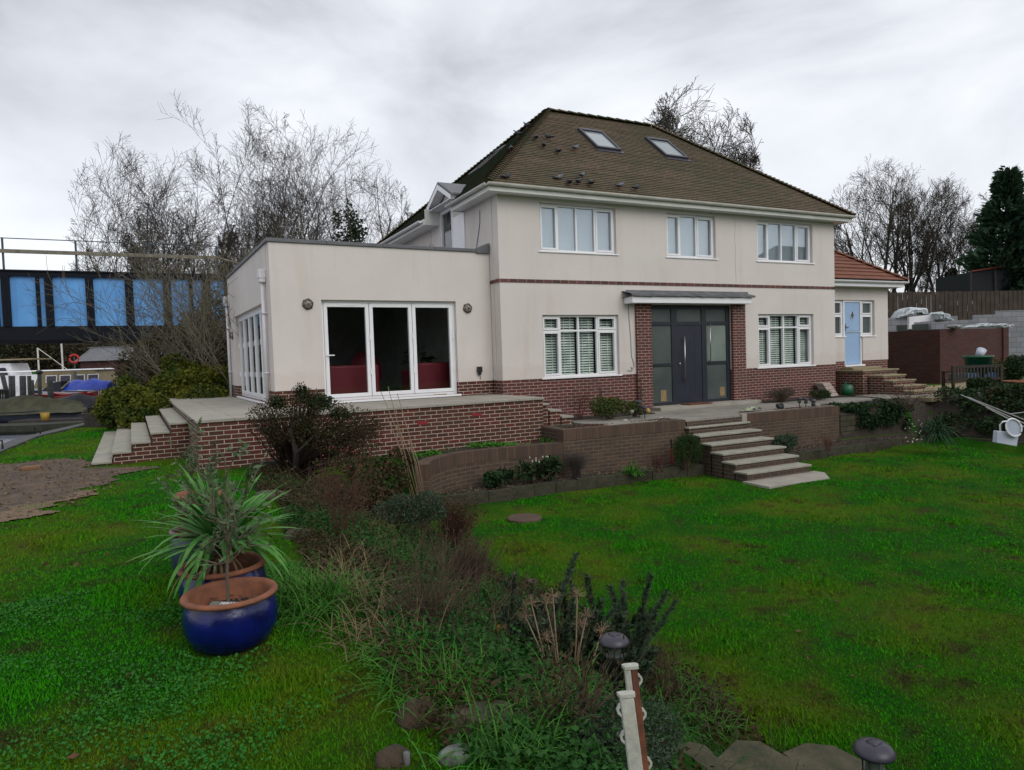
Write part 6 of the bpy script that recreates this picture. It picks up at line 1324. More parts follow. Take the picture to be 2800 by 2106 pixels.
for P in SP:
    m_ = 520; u = rs.uniform(.12, 1, m_) * 6; i = np.minimum(u.astype(int), 5); f = (u - i)[:, None]; Q = P[i] * (1 - f) + P[i + 1] * f; ax = P[i + 1] - P[i]; ax /= np.linalg.norm(ax, axis=1, keepdims=True); rr = np.cross(ax, rs.normal(size=(m_, 3))); rr /= np.linalg.norm(rr, axis=1, keepdims=True); NP.append(Q); ND.append(rr * .8 + ax * .75)
V, F = leafquads(np.concatenate(NP), np.concatenate(ND), .042, .0065, rs); bigmesh('needles', V, F, L_ROSM, t)
# dried allium seed heads
sh = thing('dried_seed_heads', 'group of straw coloured starry seed heads on tall dry stems in front of the rosemary', 'dried flowers', tuple(gat(1230, 1500)))
for hx, hy in ((1134, 1329), (1148, 1303), (1179, 1302), (1195, 1288), (1247, 1285), (1181, 1378), (1252, 1347), (1267, 1331), (1301, 1362)):
    tp_ = at(hx, hy, 3.95 + rnd.uniform(-.15, .15)); bx = at(1180 + (hx - 1180) * .35 + 30, 1490, 3.9); o = MB(); m1 = bx.lerp(tp_, .5) + Vector((rnd.uniform(-.02, .02), 0, .01)); o.tube([bx - Vector((0, 0, .12)), m1, tp_], [.006, .005, .003], 5); st = o.build('stem', CANE, sh, True); o = MB()
    for k in range(34): d = Vector((rnd.gauss(0, 1), rnd.gauss(0, 1), rnd.gauss(0, .8) + .3)).normalized(); o.tube([tp_, tp_ + d * .045], [.0012, .0009], 3, False); o.ball(tp_ + d * .047, .0028, n=4)
    o.build('seed_head', CANE, st)
shrub('lavender_mat', 'spreading grey green lavender mat behind the two white posts', cl_at([(1250, 1600, 3.1, .20, .14), (1320, 1580, 3.1, .2, .15), (1380, 1600, 3.0, .2, .14), (1290, 1640, 2.9, .22, .15), (1200, 1620, 3.0, .16, .12), (1410, 1570, 3.1, .14, .12), (1240, 1550, 3.3, .16, .12), (1350, 1650, 2.8, .2, .14), (1160, 1600, 3.2, .12, .1)]), 15000, .022, .004, L_ROSM, 75, twigs=60, tr=.003)
shrub('spurge_seedling', 'bright green small leaved seedling on the mossy stone', cl_at([(1050, 1590, 2.9, .05, .045), (1040, 1620, 2.85, .04, .03), (1080, 1600, 2.9, .03, .03), (1010, 1600, 2.9, .03, .02)]), 130, .035, .011, L_GRN, 76, cat='plant', twigs=12, tr=.002)
shrub('yellowing_rose', 'small plant with yellow leaves left of the rosemary', cl_at([(1085, 1360, 4.6, .05, .03), (1070, 1365, 4.6, .04, .03)]), 26, .04, .018, YLEAF, 77, cat='plant', twigs=14, tr=.002)
# rocks
def rock(dx, dy, r, label, m=ROCK, seed=1, sq=.6, rot=0, zoff=0):
    p = gat(dx, dy); rg = random.Random(seed); o = MB(lambda a, b, c: (p.x + a * math.cos(rot) - b * math.sin(rot), p.y + a * math.sin(rot) + b * math.cos(rot), p.z + c + zoff)); o.ball((0, 0, r[2] * .3), r[0], r[1], r[2], 14, .10, rg); r_ = o.build('rock', m, None, True); tag(r_, label, 'rock', 'rocks in the sloping bed'); return r_
rock(905, 1560, (.11, .10, .08), 'rounded brown earthy rock at the lower end of the bed', mat('earth_rock', (.060, .038, .022), .95, (.032, .03, .012), ns=9, bs=1, bscale=30, bd=.03), 2)
rock(1055, 1575, (.20, .13, .08), 'large flat mossy stone at the lower end of the bed', ROCK, 3, rot=-.5); rock(985, 1640, (.075, .065, .035), 'small stone with pale lichen below the large mossy stone', mat('lichen_rock', (.20, .23, .20), .9, (.05, .06, .04), ns=14), 4)
rock(590, 1080, (.30, .11, .09), 'long brown log shaped stone at the upper left edge of the bed', ROCK, 5, rot=-.9); rock(645, 1165, (.14, .10, .08), 'grey stone halfway along the left edge of the bed', ROCK, 6, rot=-.6); rock(850, 1650, (.08, .07, .05), 'brown stone beside the short grey stake', MATS['earth_rock'], 7); rock(1040, 1255, (.09, .08, .06), 'small stone at the lawn edge below the rust brown shrub', ROCK, 8); rock(1150, 1262, (.07, .07, .05), 'small stone just above the rosemary shoots', ROCK, 9)
p = gat(878, 1700); o = MB(); a_ = at(878, 1625, 2.75); o.tube([(a_.x, a_.y, H1(a_.x, a_.y) - .05), a_], .013, 10); tag(o.build('short_stake', mat('grey_stake', (.17, .17, .17), .8, (.09, .09, .09), ns=20), None, True), 'short grey round stake at the bottom edge of the photo', 'stake')
o = MB(); a_, b_ = gat(560, 1018), gat(655, 1012); a_ = onz(545, 1020, -1.14); b_ = onz(650, 1012, -1.14); dv_ = (b_ - a_).normalized(); nv_ = Vector((-dv_.y, dv_.x, 0))
for z0_, z1_, w_ in ((-1.16, -.99, .12),): o.prism([tuple((a_)[:2]), tuple(b_[:2]), tuple((b_ + nv_ * w_)[:2]), tuple((a_ + nv_ * w_)[:2])], z0_, z1_)
tag(o.build('timber_sleeper', TIMB, None, bev=.01), 'dark old timber sleeper lying at the foot of the terrace wall', 'timber')
# stone slabs of the foreground steps
for i, (poly, z_, lab) in enumerate((([(1395, 1720), (1420, 1625), (1490, 1600), (1525, 1610), (1600, 1690), (1640, 1740)], -1.60, 'brown mossy stone slab, nearest of the foreground steps'), ([(1545, 1640), (1590, 1598), (1640, 1600), (1760, 1668), (1800, 1740), (1640, 1760)], -1.75, 'second mossy stone slab of the foreground steps, beside the lawn'), ([(1690, 1625), (1740, 1604), (1800, 1610), (1880, 1650), (1900, 1700), (1800, 1720)], -1.93, 'dark gritty slab at the lawn end of the foreground steps'))):
    P = [onz(x_, y_, z_) for x_, y_ in poly]; o = MB(); o.prism([(q.x, q.y) for q in P], z_ - .16, z_); tag(o.build('stone_step', FLAG, None, bev=.006), lab, 'stone step', 'stone steps in the foreground')

# ================================================================== pots
def pot(name, label, c, rr, h, m, rimm, depth=.09, group='glazed pots on the grass', soil=True, belly=1.0):
    t = thing(name, label, 'plant pot', c, group); x_, y_, z_ = c; o = MB()
    pr = [(rr * .55, 0), (rr * .62, .008), (rr * .84, h * .16), (rr * .98 * belly, h * .40), (rr * 1.0 * belly, h * .58), (rr * .95, h * .80), (rr * .88, h * .90), (rr * .88, h * .93)]
    o.lathe([(0, 0)] + pr, x_, y_, 48, z_); o.build('glazed_body', m, t, True)
    o = MB(); o.lathe([(rr * .87, h * .90), (rr * .99, h * .915), (rr * 1.02, h * .95), (rr * .99, h * .99), (rr * .93, h), (rr * .865, h * .985), (rr * .83, h * .94), (rr * .82, h * .70), (rr * .80, h * .62)], x_, y_, 48, z_); o.build('rim', rimm, t, True)
    o = MB(); o.lathe([(0, h * .66), (rr * .5, h * .67), (rr * .815, h * .64)], x_, y_, 24, z_); o.build('compost', mat('compost', (.05, .028, .02), .95, (.018, .012, .01), ns=50, bs=1, bscale=90, bd=.02) if 'compost' not in MATS else MATS['compost'], t, True); return t
PC = (-6.41, -9.53, LEFTZ - .01); pot('blue_glazed_pot', 'nearest round cobalt blue pot with a terracotta rim', PC, .265, .33, BLUEG, TERRA)
o = MB()
for i in range(60): a = rnd.uniform(0, 6.3); q = rnd.uniform(.04, .19); o.face([(PC[0] + q * math.cos(a) + dx_, PC[1] + q * math.sin(a) + dy_, PC[2] + .242 + dz_) for dx_, dy_, dz_ in ((0, 0, 0), (rnd.uniform(.01, .035), rnd.uniform(-.02, .02), .01), (rnd.uniform(-.02, .02), rnd.uniform(.01, .03), .015))])
tag(o.build('bark_mulch', DLEAF, None), 'reddish bark mulch on the soil of the nearest blue pot', 'mulch', kind='stuff')
# slate plant label lying in the pot, with its lettering
lt = thing('plant_label', 'grey slate label with white lettering lying in the nearest blue pot', 'label', (PC[0], PC[1], PC[2] + .25)); o = MB(); ang_ = math.atan2(RX.y, RX.x) - .12; ca, sa = math.cos(ang_), math.sin(ang_)
LT = lambda a, b, c: (PC[0] + .0 + a * ca - b * sa, PC[1] - .055 + a * sa + b * ca, PC[2] + .262 + c + b * .25)
o.tf = LT; o.box(-.13, .13, -.022, .022, -.004, .004); o.build('slate', mat('slate_label', (.16, .17, .15), .7), lt)
fc = bpy.data.curves.new('lettering', 'FONT'); fc.body = 'PERIWIN'; fc.size = .034; fc.align_x = 'CENTER'; fc.align_y = 'CENTER'; fc.extrude = .0006
fo = bpy.data.objects.new('lettering', fc); COL.objects.link(fo); fc.materials.append(WHITE); bpy.context.view_layer.update()
me_ = bpy.data.meshes.new_from_object(fo.evaluated_get(bpy.context.evaluated_depsgraph_get())); bpy.data.objects.remove(fo); fo = bpy.data.objects.new('lettering', me_); COL.objects.link(fo); fo.parent = lt
q0 = Vector(LT(0, 0, .0055)) - lt.location; fo.location = q0; fo.rotation_euler = (math.atan(.25), 0, ang_)
P2 = at(482, 1245, 4.5); P2 = (P2.x, P2.y - .02, H1(P2.x, P2.y) - .01); pot('blue_glazed_pot', 'second cobalt blue pot, behind the nearest one, holding the strap leaved plant', P2, .27, .36, BLUEG, TERRA)
P3 = at(432, 1215, 5.2); P3 = (P3.x, P3.y, H1(P3.x, P3.y)); pot('drip_glazed_pot', 'pale blue drip glazed pot half hidden behind the strap leaved plant', P3, .20, .42, TEALG, mat('brown_glaze', (.08, .035, .02), .3, (.04, .02, .012), ns=9))
P4 = at(432, 1165, 5.9); P4 = (P4.x, P4.y, H1(P4.x, P4.y)); t = thing('terracotta_pot', 'tall dull terracotta pot, rearmost of the pots on the grass', 'plant pot', P4); o = MB(); o.lathe([(0, 0), (.13, 0), (.17, .5), (.19, .5), (.19, .56), (.165, .56), (.16, .5), (0, .5)], P4[0], P4[1], 24, P4[2]); o.build('body', TERRA, t, True)
def olive(base, top, n, label, seed, spr=.30, leafn=900):
    rs = np.random.RandomState(seed); b, tp_ = np.array(base), np.array(top); t = thing('olive_sapling', label, 'sapling', tuple(b)); L = tp_ - b; u = np.linspace(0, 1, 8)[:, None]; M_ = b + L * u + rs.normal(0, .008, (8, 3)); V0, F0 = polytubes(M_[None], np.linspace(.011, .003, 8)[None], 6); A = []
    E_ = []
    for i in range(n):
        f = rs.uniform(.22, .95); p = b + L * f; d = rs.normal(size=3) * [1, 1, .2]; d /= np.linalg.norm(d); e = p + d * spr * (1.15 - .6 * f) * rs.uniform(.6, 1.3) + np.array([0, 0, rs.uniform(.08, .3)]); A.append(np.array([p, p * .5 + e * .5 + rs.normal(0, .02, 3) - [0, 0, .02], e])); E_.append((p, e))
        for k in range(2): q = p * .4 + e * .6; e2 = q + rs.normal(0, .1, 3) + [0, 0, .08]; A.append(np.array([q, (q + e2) / 2, e2])); E_.append((q, e2))
    A = np.array(A); V1, F1 = polytubes(A, np.tile([.005, .0035, .0015], (len(A), 1)), 4); V, F = joinarr([(V0, F0), (V1, F1)]); bigmesh('stem', V, F, mat('olive_bark', (.14, .11, .075), .9, (.08, .06, .04), ns=20) if 'olive_bark' not in MATS else MATS['olive_bark'], t)
    k = rs.randint(0, len(E_), leafn); a = np.array([E_[i][0] for i in k]); e = np.array([E_[i][1] for i in k]); f = rs.uniform(.3, 1.0, (leafn, 1)); D = (e - a); D /= np.linalg.norm(D, axis=1, keepdims=True); V, F = leafquads(a * (1 - f) + e * f, D * .9 + rs.normal(0, .6, (leafn, 3)), (.055), .0085, rs); bigmesh('foliage', V, F, L_OLIV, t)
olive((PC[0], PC[1], PC[2] + .24), tuple(at(484, 985, 4.0)), 20, 'slender olive sapling with sparse grey green leaves in the nearest blue pot', 81, .22, 430)
b = P3; olive((b[0], b[1], b[2] + .36), (b[0] + .05, b[1] + .1, b[2] + .85), 16, 'bushy olive sapling in the drip glazed pot on the left', 82, .26, 420)
yc = np.array([P2[0], P2[1], P2[2] + .46]); rs = np.random.RandomState(15); D = rs.normal(size=(150, 3)); D[:, 2] = np.abs(D[:, 2]) * 1.2 + .35; t = thing('strap_leaved_plant', 'spiky plant with long green strap leaves in the second blue pot', 'potted plant', (P2[0], P2[1], P2[2] + .28)); D /= np.linalg.norm(D, axis=1, keepdims=True)
V, F = straps(yc + rs.normal(0, .02, (150, 3)), D, rs.uniform(.34, .62, 150), .019, np.where(rs.uniform(0, 1, 150) < .35, 2.2, .7), 7, rs); bigmesh('leaves', V, F, L_YUC, t); o = MB(); o.tube([(P2[0], P2[1], P2[2] + .24), (yc[0], yc[1], yc[2] + .03)], [.03, .025], 8); o.build('stem', BARK, t)
D = rs.normal(size=(22, 3)) * [1, 1, .3]; V, F = straps(yc - [0, 0, .05] + rs.normal(0, .02, (22, 3)), D, rs.uniform(.3, .5, 22), .008, 2.6, 6, rs); bigmesh('dead_leaves', V, F, DEAD, t)

# ================================================================== lamps, posts and small things
def solarlamp(name, label, loc, H_, s=1., group=None, tilt=None, cap=LAMPC, lie=False):
    t = thing(name, label, 'garden lamp', loc, group); x_, y_, z_ = 0, 0, 0
    def tfm(a, b, c):
        v = Vector((a, b, c))
        if lie: v = Matrix.Rotation(lie, 3, 'Y') @ Vector((a, b, c - H_ * .5)) + Vector((0, 0, .07))
        return (loc[0] + v.x, loc[1] + v.y, loc[2] + v.z)
    o = MB(tfm); o.tube([(0, 0, -.02 if not lie else .1), (0, 0, H_ - .155 * s)], .010 * s, 8); o.build('stake', BLACKP, t)
    o = MB(tfm); o.lathe([(0, 0), (.02 * s, 0), (.042 * s, .012 * s), (.046 * s, .03 * s)], 0, 0, 18, H_ - .155 * s); o.lathe([(.046 * s, 0), (.046 * s, .012 * s), (.03 * s, .012 * s)], 0, 0, 18, H_ - .125 * s); o.lathe([(.05 * s, 0), (.05 * s, .008 * s)], 0, 0, 18, H_ - .055 * s)
    for k in range(8): a = k * math.pi / 4 + .2; o.tube([(.044 * s * math.cos(a), .044 * s * math.sin(a), H_ - .12 * s), (.048 * s * math.cos(a), .048 * s * math.sin(a), H_ - .045 * s)], .0022 * s, 4)
    o.build('cage', BLACKP, t)
    o = MB(tfm); o.lathe([(.033 * s, 0), (.036 * s, .07 * s)], 0, 0, 18, H_ - .115 * s); o.build('glass', mat('lamp_bowl', (.13, .16, .13), .2, (.09, .11, .09), ns=20) if 'lamp_bowl' not in MATS else MATS['lamp_bowl'], t, True)
    o = MB(tfm); o.lathe([(.04 * s, -.012 * s), (.078 * s, -.010 * s), (.080 * s, .0), (.062 * s, .022 * s), (.035 * s, .034 * s), (0, .036 * s)], 0, 0, 28, H_ - .036 * s); o.box(-.024 * s, .024 * s, -.02 * s, .02 * s, H_ - .006 * s, H_ + .003 * s); o.build('cap', cap, t, True); return t
a_ = at(1326, 1370, 3.35); g_z = H1(a_.x, a_.y); solarlamp('solar_lamp', 'black solar lantern on a stake among the plants beside the white posts', (a_.x, a_.y, g_z), a_.z - g_z, .95, 'solar lanterns in the foreground')
a_ = at(1888, 1603, 2.75); g_z = -2.0; solarlamp('solar_lamp', 'black solar lantern cut off by the bottom edge at the right', (a_.x, a_.y, g_z), a_.z - g_z, 1.0, 'solar lanterns in the foreground')
GL_ = 'small solar lanterns along the path wall'
for lab, dx, dy, H_, s in (('tall black solar lantern at the wall edge left of the steps, behind the shorter one', 1381, 905, .42, 1.05), ('shorter caged solar lantern at the wall edge left of the steps', 1393, 906, .30, .95), ('left one of the two standing solar lanterns on the right wall', 1727, 882, .27, .95), ('right one of the two standing solar lanterns on the right wall', 1741, 882, .25, .9), ('squat grey solar lantern at the far end of the right wall', 1757, 880, .20, 1.1)):
    p = onz(dx, dy, PATHZ - .02); solarlamp('solar_lamp', lab, tuple(p), H_, s, GL_)
p = onz(1683, 884, PATHZ); solarlamp('solar_lamp', 'toppled solar lantern lying on the right wall', tuple(p), .22, 1.2, GL_, lie=1.9)
t = thing('globe_lamp', 'small white globe light on a thin stake at the wall edge', 'garden lamp', tuple(onz(1365, 908, PATHZ - .02))); q = t.location; o = MB(); o.ball((q.x, q.y, .19 + q.z), .05, n=14); o.build('globe', mat('crackle_globe', (.28, .26, .24), .4, (.2, .19, .17), ns=20), t, True); o = MB(); o.tube([(q.x, q.y, q.z), (q.x, q.y, q.z + .15)], .007, 6); o.lathe([(0, 0), (.05, 0), (.04, .03), (0, .035)], q.x, q.y, 12, q.z); o.build('stake', GREYP, t)
p = onz(1400, 893, PATHZ); o = MB(); o.lathe([(0, 0), (.05, 0), (.055, .05), (.05, .09), (.02, .12), (0, .12)], p.x, p.y, 14, p.z); tag(o.build('yellow_ornament', mat('ochre_ornament', (.42, .26, .07), .6, (.3, .18, .05), ns=9), None, True), 'small ochre yellow ornament beside the tall lantern at the wall edge', 'ornament')
for dx, dy, r_, lab in ((1350, 912, .07, 'pale round pebble at the wall edge left of the globe light'), (1427, 905, .05, 'flat pale stone at the wall edge right of the lanterns')):
    p = onz(dx, dy, PATHZ - .02); o = MB(); o.ball((p.x, p.y, p.z + r_ * .4), r_, r_ * .8, r_ * .6, 10); tag(o.build('pebble', PAVE, None, True), lab, 'stone')
p = onz(1625, 888, PATHZ + .01); t = thing('crumpled_bag', 'crumpled yellow and green bag lying at the top of the garden steps', 'bag', tuple(p)); o = MB(); rg = random.Random(4); G_ = [[(p.x - .22 + i * .09, p.y - .09 + j * .06, p.z + .015 + rg.uniform(0, .09) * (1 if 0 < i < 5 else .3)) for j in range(4)] for i in range(6)]
for i in range(5):
    for j in range(3): o.face([G_[i][j], G_[i + 1][j], G_[i + 1][j + 1], G_[i][j + 1]])
o.build('bag', mat('bag_print', (.32, .30, .06), .4, (.25, .32, .30), ns=9, lo=.45, hi=.55), t)
o = MB(); o.box(5.0, 5.75, -.48, -.12, -.843, -.815); tag(o.build('doormat', MAT_, None, bev=.006), 'rust brown coir doormat in front of the dark grey front door', 'doormat')
t = thing('plastic_tub', 'grey lidded plastic tub with a blue label on the terrace beside the folding doors', 'tub', tuple(onz(1018, 851, TER))); q = t.location; o = MB(); o.lathe([(0, 0), (.125, 0), (.135, .15), (.14, .15), (.14, .165), (0, .168)], q.x, q.y, 28, q.z); o.build('tub', GREYP, t, True); o = MB(); o.lathe([(.1345, .04), (.139, .13)], q.x, q.y, 28, q.z); o.f = o.f[15:20]; o.uv = o.uv[60:80]; o.build('blue_label', mat('blue_label', (.05, .22, .33), .5), t); o = MB(); o.tube([(q.x - .03, q.y, q.z + .168), (q.x, q.y, q.z + .20), (q.x + .03, q.y, q.z + .168)], .012, 6); o.build('lid_knob', WHITE, t)
p = onz(950, 858, TER); o = MB(lambda a, b, c: (p.x + a * math.cos(.15) - b * math.sin(.15), p.y + a * math.sin(.15) + b * math.cos(.15), p.z + c)); o.box(-.16, .16, -.05, .05, .001, .07); tag(o.build('wood_block', mat('yellow_wood', (.33, .24, .09), .8, (.25, .17, .06), ns=9), None, bev=.006), 'yellowish wooden block on the terrace in front of the folding doors', 'wood block')
p = onz(1045, 851, TER); o = MB(); o.box(p.x - .1, p.x + .12, p.y - .03, p.y + .02, p.z + .001, p.z + .018); tag(o.build('dark_strip', LAMPC, None), 'short dark metal strip on the terrace beside the grey tub', 'metal strip')
# leaning slabs, watering can, hose
p = onz(1806, 856, PATHZ + .01); ss = thing('slab_stack', 'stack of pinkish paving slabs leaning against the plinth right of the house windows', 'paving slabs', tuple(p)); rotz = .25; f6 = lambda a, b, c: f6_(a - .42 * c, b + .45 * c, c); f6_ = lambda a, b, c: (p.x + (a) * math.cos(rotz) - b * math.sin(rotz), p.y + a * math.sin(rotz) + b * math.cos(rotz), p.z + c)
for i in range(4):
    z0_ = .10 * i; o = MB(f6); o.prism([(-.24, .02), (.24, .02), (.24, .26), (-.24, .26)], z0_ + .002, z0_ + .094); o.build('slab', mat('pink_slab', (.36, .29, .25), .85, (.3, .24, .2), ns=6) if 'pink_slab' not in MATS else MATS['pink_slab'], ss, bev=.006)
p = onz(1830, 853, PATHZ + .01); wc = thing('watering_can', 'green plastic watering can standing against the annexe steps', 'watering can', tuple(p)); o = MB(); o.lathe([(0, 0), (.13, 0), (.17, .06), (.18, .16), (.15, .27), (.10, .31), (.09, .30)], p.x, p.y, 22, p.z); o.build('body', GREENP, wc, True)
o = MB(); o.tube([(p.x + .12, p.y, p.z + .10), (p.x + .24, p.y, p.z + .2), (p.x + .30, p.y, p.z + .33)], [.035, .025, .02], 8); o.build('spout', GREENP, wc, True); o = MB(); o.tube([(p.x - .12, p.y, p.z + .28), (p.x - .06, p.y, p.z + .38), (p.x + .04, p.y, p.z + .36), (p.x + .09, p.y, p.z + .28)], .014, 7); o.build('handle', GREENP, wc, True)
o = MB(); HP = [onz(x_, y_, PATHZ + .02) for x_, y_ in ((1795, 858), (1840, 857), (1880, 858), (1905, 861), (1925, 868), (1945, 876))]; o.tube(HP, .014, 7); tag(o.build('garden_hose', HOSE, None, True), 'dark hose snaking along the side path past the watering can', 'hose')
# annexe steps
st_ = thing('annexe_steps', 'brick platform and small brick steps leading up to the blue stable door', 'steps', (12.4, -.5, PATHZ))
MB().box(11.78, 13.38, -.32, AY - .015, -1.1, -.262).build('platform_brickwork', BRED, st_); MB().box(11.75, 13.42, -.36, AY - .016, -.26, -.215).build('platform_slab', GOLDS, st_, bev=.008); MB().box(12.0, 13.35, .18, AY - .017, -.214, -.145).build('door_step', GOLDS, st_, bev=.008)
for y0_, y1_, z_ in ((-.85, -.362, -.37), (-1.15, -.852, -.515), (-1.46, -1.152, -.66), (-1.76, -1.462, -.80)):
    MB().box(12.0, 13.0, y0_ + .03, y1_ - (-.03 if z_ < -.4 else .0), -1.1, z_ - .042).build('riser', BRED, st_); MB().box(11.97, 13.03, y0_, y1_ - .001, z_ - .04, z_).build('tread', GOLDS, st_, bev=.006)
# two peeling hook posts in the foreground
def hookpost(label, a_, b_, Da, Db, m1, m2, seed):
    A, B = at(*a_, Da), at(*b_, Db); t = thing('hook_post', label, 'post', tuple(B), 'peeling white posts in the foreground'); ax = (A - B); L = ax.length; ax.normalize(); s_ = (RT - ax * RT.dot(ax)).normalized(); q_ = ax.cross(s_); f7 = lambda x_, y_, z_: tuple(B + s_ * x_ - q_ * y_ * 1 + ax * z_)
    o = MB(f7); o.box(-.020, .020 if m2 is None else -.001, -.013, .013, -.3, L - .012); o.build('shaft', m1, t, bev=.003)
    if m2 is not None: o = MB(f7); o.box(0, .020, -.0135, .0135, -.3, L - .012); o.build('bare_side', m2, t, bev=.002)
    o = MB(f7); o.prism([(-.026, -.016), (-.012, -.021), (.02, -.018), (.027, -.004), (.024, .016), (-.02, .016)], L - .0119, L); o.build('cap', PEELW, t, bev=.002)
    sg = 1 if m2 is not None else -1
    hs = .48
    for z_ in ((L - .045, L - .15, L - .30) if sg > 0 else (L - .045, L - .12, L - .25)):
        o = MB(f7); pts = [(sg * .0205, z_ + .035), (sg * .032, z_ + .028), (sg * .048, z_ + .002), (sg * .044, z_ - .018), (sg * .0205, z_ - .045), (sg * .0205, z_ - .02), (sg * .034, z_ - .008), (sg * .033, z_ + .006), (sg * .0205, z_ + .018)]
        pts = [(sg * .0205 + (x_ - sg * .0205) * hs, z_ + (zz - z_) * hs) for x_, zz in pts]
        for y_ in (-.008, .008): o.face([(x_, y_, zz) for x_, zz in (pts if y_ > 0 else pts[::-1])])
        for i in range(len(pts)): j = (i + 1) % len(pts); o.face([(pts[i][0], -.008, pts[i][1]), (pts[j][0], -.008, pts[j][1]), (pts[j][0], .008, pts[j][1]), (pts[i][0], .008, pts[i][1])])
        o.build('hook', PEELW, t)
hookpost('rear peeling white post with a rusty brown side and angular hooks', (1361, 1436), (1391, 1700), 2.15, 2.12, PEELW, RUSTW, 1); hookpost('front peeling white post, lower and nearer the camera', (1352, 1496), (1378, 1700), 1.98, 1.95, PEELW, None, 2)

# ================================================================== pigeons
def pigeon(pos, yaw, label, m, pitch=0.):
    t = thing('pigeon', label, 'pigeon', (0, 0, 0), 'pigeons on the roof'); o = MB(); sp = [(-.17, .085, .004, .030), (-.10, .095, .018, .045), (-.04, .105, .045, .056), (.02, .115, .055, .058), (.07, .135, .045, .046), (.095, .165, .028, .028), (.105, .19, .026, .025), (.12, .205, .020, .020), (.135, .203, .006, .006), (.155, .197, .001, .002)]; n_ = 10; rg_ = []
    for x_, z_, rz_, ry_ in sp: rg_.append([(x_, ry_ * math.cos(2 * math.pi * k / n_), z_ + rz_ * math.sin(2 * math.pi * k / n_)) for k in range(n_)])
    for a_, b_ in zip(rg_[:-1], rg_[1:]):
        for k in range(n_): j = (k + 1) % n_; o.face([a_[k], a_[j], b_[j], b_[k]])
    o.face(rg_[0][::-1]); o.face(rg_[-1]); o.build('body', m, t, True); o = MB()
    for y_ in (-.02, .02): o.tube([(.0, y_, .065), (.005, y_, .0), (.035, y_, .001)], .004, 4)
    o.build('legs', PINK, t); t.location = pos; t.rotation_euler = (0, pitch, yaw); return t
pg1 = pigeon((0.14, -.24, 4.41), .15, 'pigeon alone at the left corner of the roof above the gutter', PIGM)
pg2 = pigeon((1.60, -.06, 4.56), .0, 'pale grey pigeon just above the gutter, left of the clustered ones', PIGL)
def roofz(x_, y_): return 4.30 + (y_ + .40) * (3.3 / 3.9) + .03
PL = [(1.74, -.29, 1.3, 'leftmost dark pigeon of the cluster at the gutter', 0), (2.03, -.23, .5, 'dark pigeon in the middle of the gutter cluster, facing right', 0), (2.30, .04, .6, 'grey pigeon standing above the middle of the gutter cluster', 1), (2.35, -.25, 1.5, 'upright pigeon at the right end of the gutter cluster', 0), (3.21, -.23, .1, 'grey pigeon by the gutter above the first upper window, facing right', 1), (3.66, -.26, .2, 'dark pigeon by the gutter, farthest right of all the pigeons', 0), (1.93, 1.59, 1.4, 'leftmost pigeon high on the front slope near the hip', 0), (2.37, 1.71, 2.4, 'dark pigeon highest on the front slope, right of the hip', 0), (1.98, 1.26, .9, 'dark pigeon just below the two highest ones', 0), (2.25, 1.04, 1.5, 'pigeon alone in the middle of the front slope', 0), (2.95, 1.32, .3, 'pale pigeon on the slope left of the first skylight', 1)]
def duppig(src, pos, yaw, lab):
    r_ = src.copy(); COL.objects.link(r_); r_.location = pos; r_.rotation_euler = (0, 0, yaw); r_['label'] = lab
    for ch in list(src.children): c_ = ch.copy(); COL.objects.link(c_); c_.parent = r_
for x_, y_, yw, lab, k in PL: duppig(pg2 if k else pg1, (x_, y_, roofz(x_, y_)), yw, lab)
for x_, y_, yw, lab in ((2.50, 3.08, 2.0, 'dark pigeon highest on the mossy west slope'), (2.15, 2.98, 2.3, 'grey pigeon beside the west skylight'), (.78, .73, 1.2, 'pigeon low on the mossy west slope near the hip')): duppig(pg1, (x_, y_, 4.30 + (x_ + .4) * 3.3 / 3.8 + .04), yw, lab)
b = np.array(A0); 

# ================================================================== plants by the house and walls
def gp(dx, dy, z): p = onz(dx, dy, z); return p
def bush(name, label, dx, dy, z, w_, h, n, m, seed, sz=(.04, .02), cat='shrub', twigs=40, tm=None, tr=.004, group=None):
    p = onz(dx, dy, z); rs = np.random.RandomState(seed); cs = [(p.x + rs.uniform(-.5, .5) * w_, p.y + rs.uniform(-.25, .25) * w_ + .05, p.z + h * rs.uniform(.35, .7), w_ * .28, w_ * .22, h * .32) for _ in range(7)]
    return shrub(name, label, cs, n, sz[0], sz[1], m, seed, cat, group, twigs, tm, (p.x, p.y, p.z), tr=tr)
bush('box_shrub', 'low yellow green evergreen shrub against the plinth left of the front door', 1318, 905, -.9, .95, .52, 4200, L_BOX, 90, (.035, .016)); bush('box_shrub', 'small evergreen shrub next to the left door pillar', 1372, 900, -.9, .35, .36, 1300, L_BOX, 91, (.035, .016))
bush('dead_heather', 'grey brown dead heather bush against the plinth right of the front door', 1690, 868, -.9, .85, .38, 2600, DEAD if False else mat('dry_heather', (.075, .05, .035), .9, (.05, .045, .03), ns=9), 92, (.03, .008), twigs=160); bush('dark_heather', 'dark green low bush between the dead heather and the leaning slabs', 1765, 864, -.9, .75, .28, 2200, L_DARK, 93, (.03, .012), twigs=60)
stemclump('rose_stems', 'bare red rose stems growing by the terrace end steps', tuple(onz(1255, 905, -.9)), 16, .75, .14, TWIGR, .006, 94); stemclump('rose_stems', 'bare brown stem with dead flower heads in front of the left door pillar', tuple(onz(1386, 895, -.9)), 5, .8, .05, TWIG, .006, 95, leaf=L_MIX, ln=60); stemclump('rose_stems', 'bare stick standing in the evergreen shrub', tuple(onz(1300, 905, -.9)), 3, .75, .03, TWIG, .007, 96)
bush('viburnum_shrub', 'small dark evergreen shrub with pale flower buds below the curved wall', 1078, 1052, -1.8, .50, .36, 1500, L_IVY, 97, (.055, .022)); 
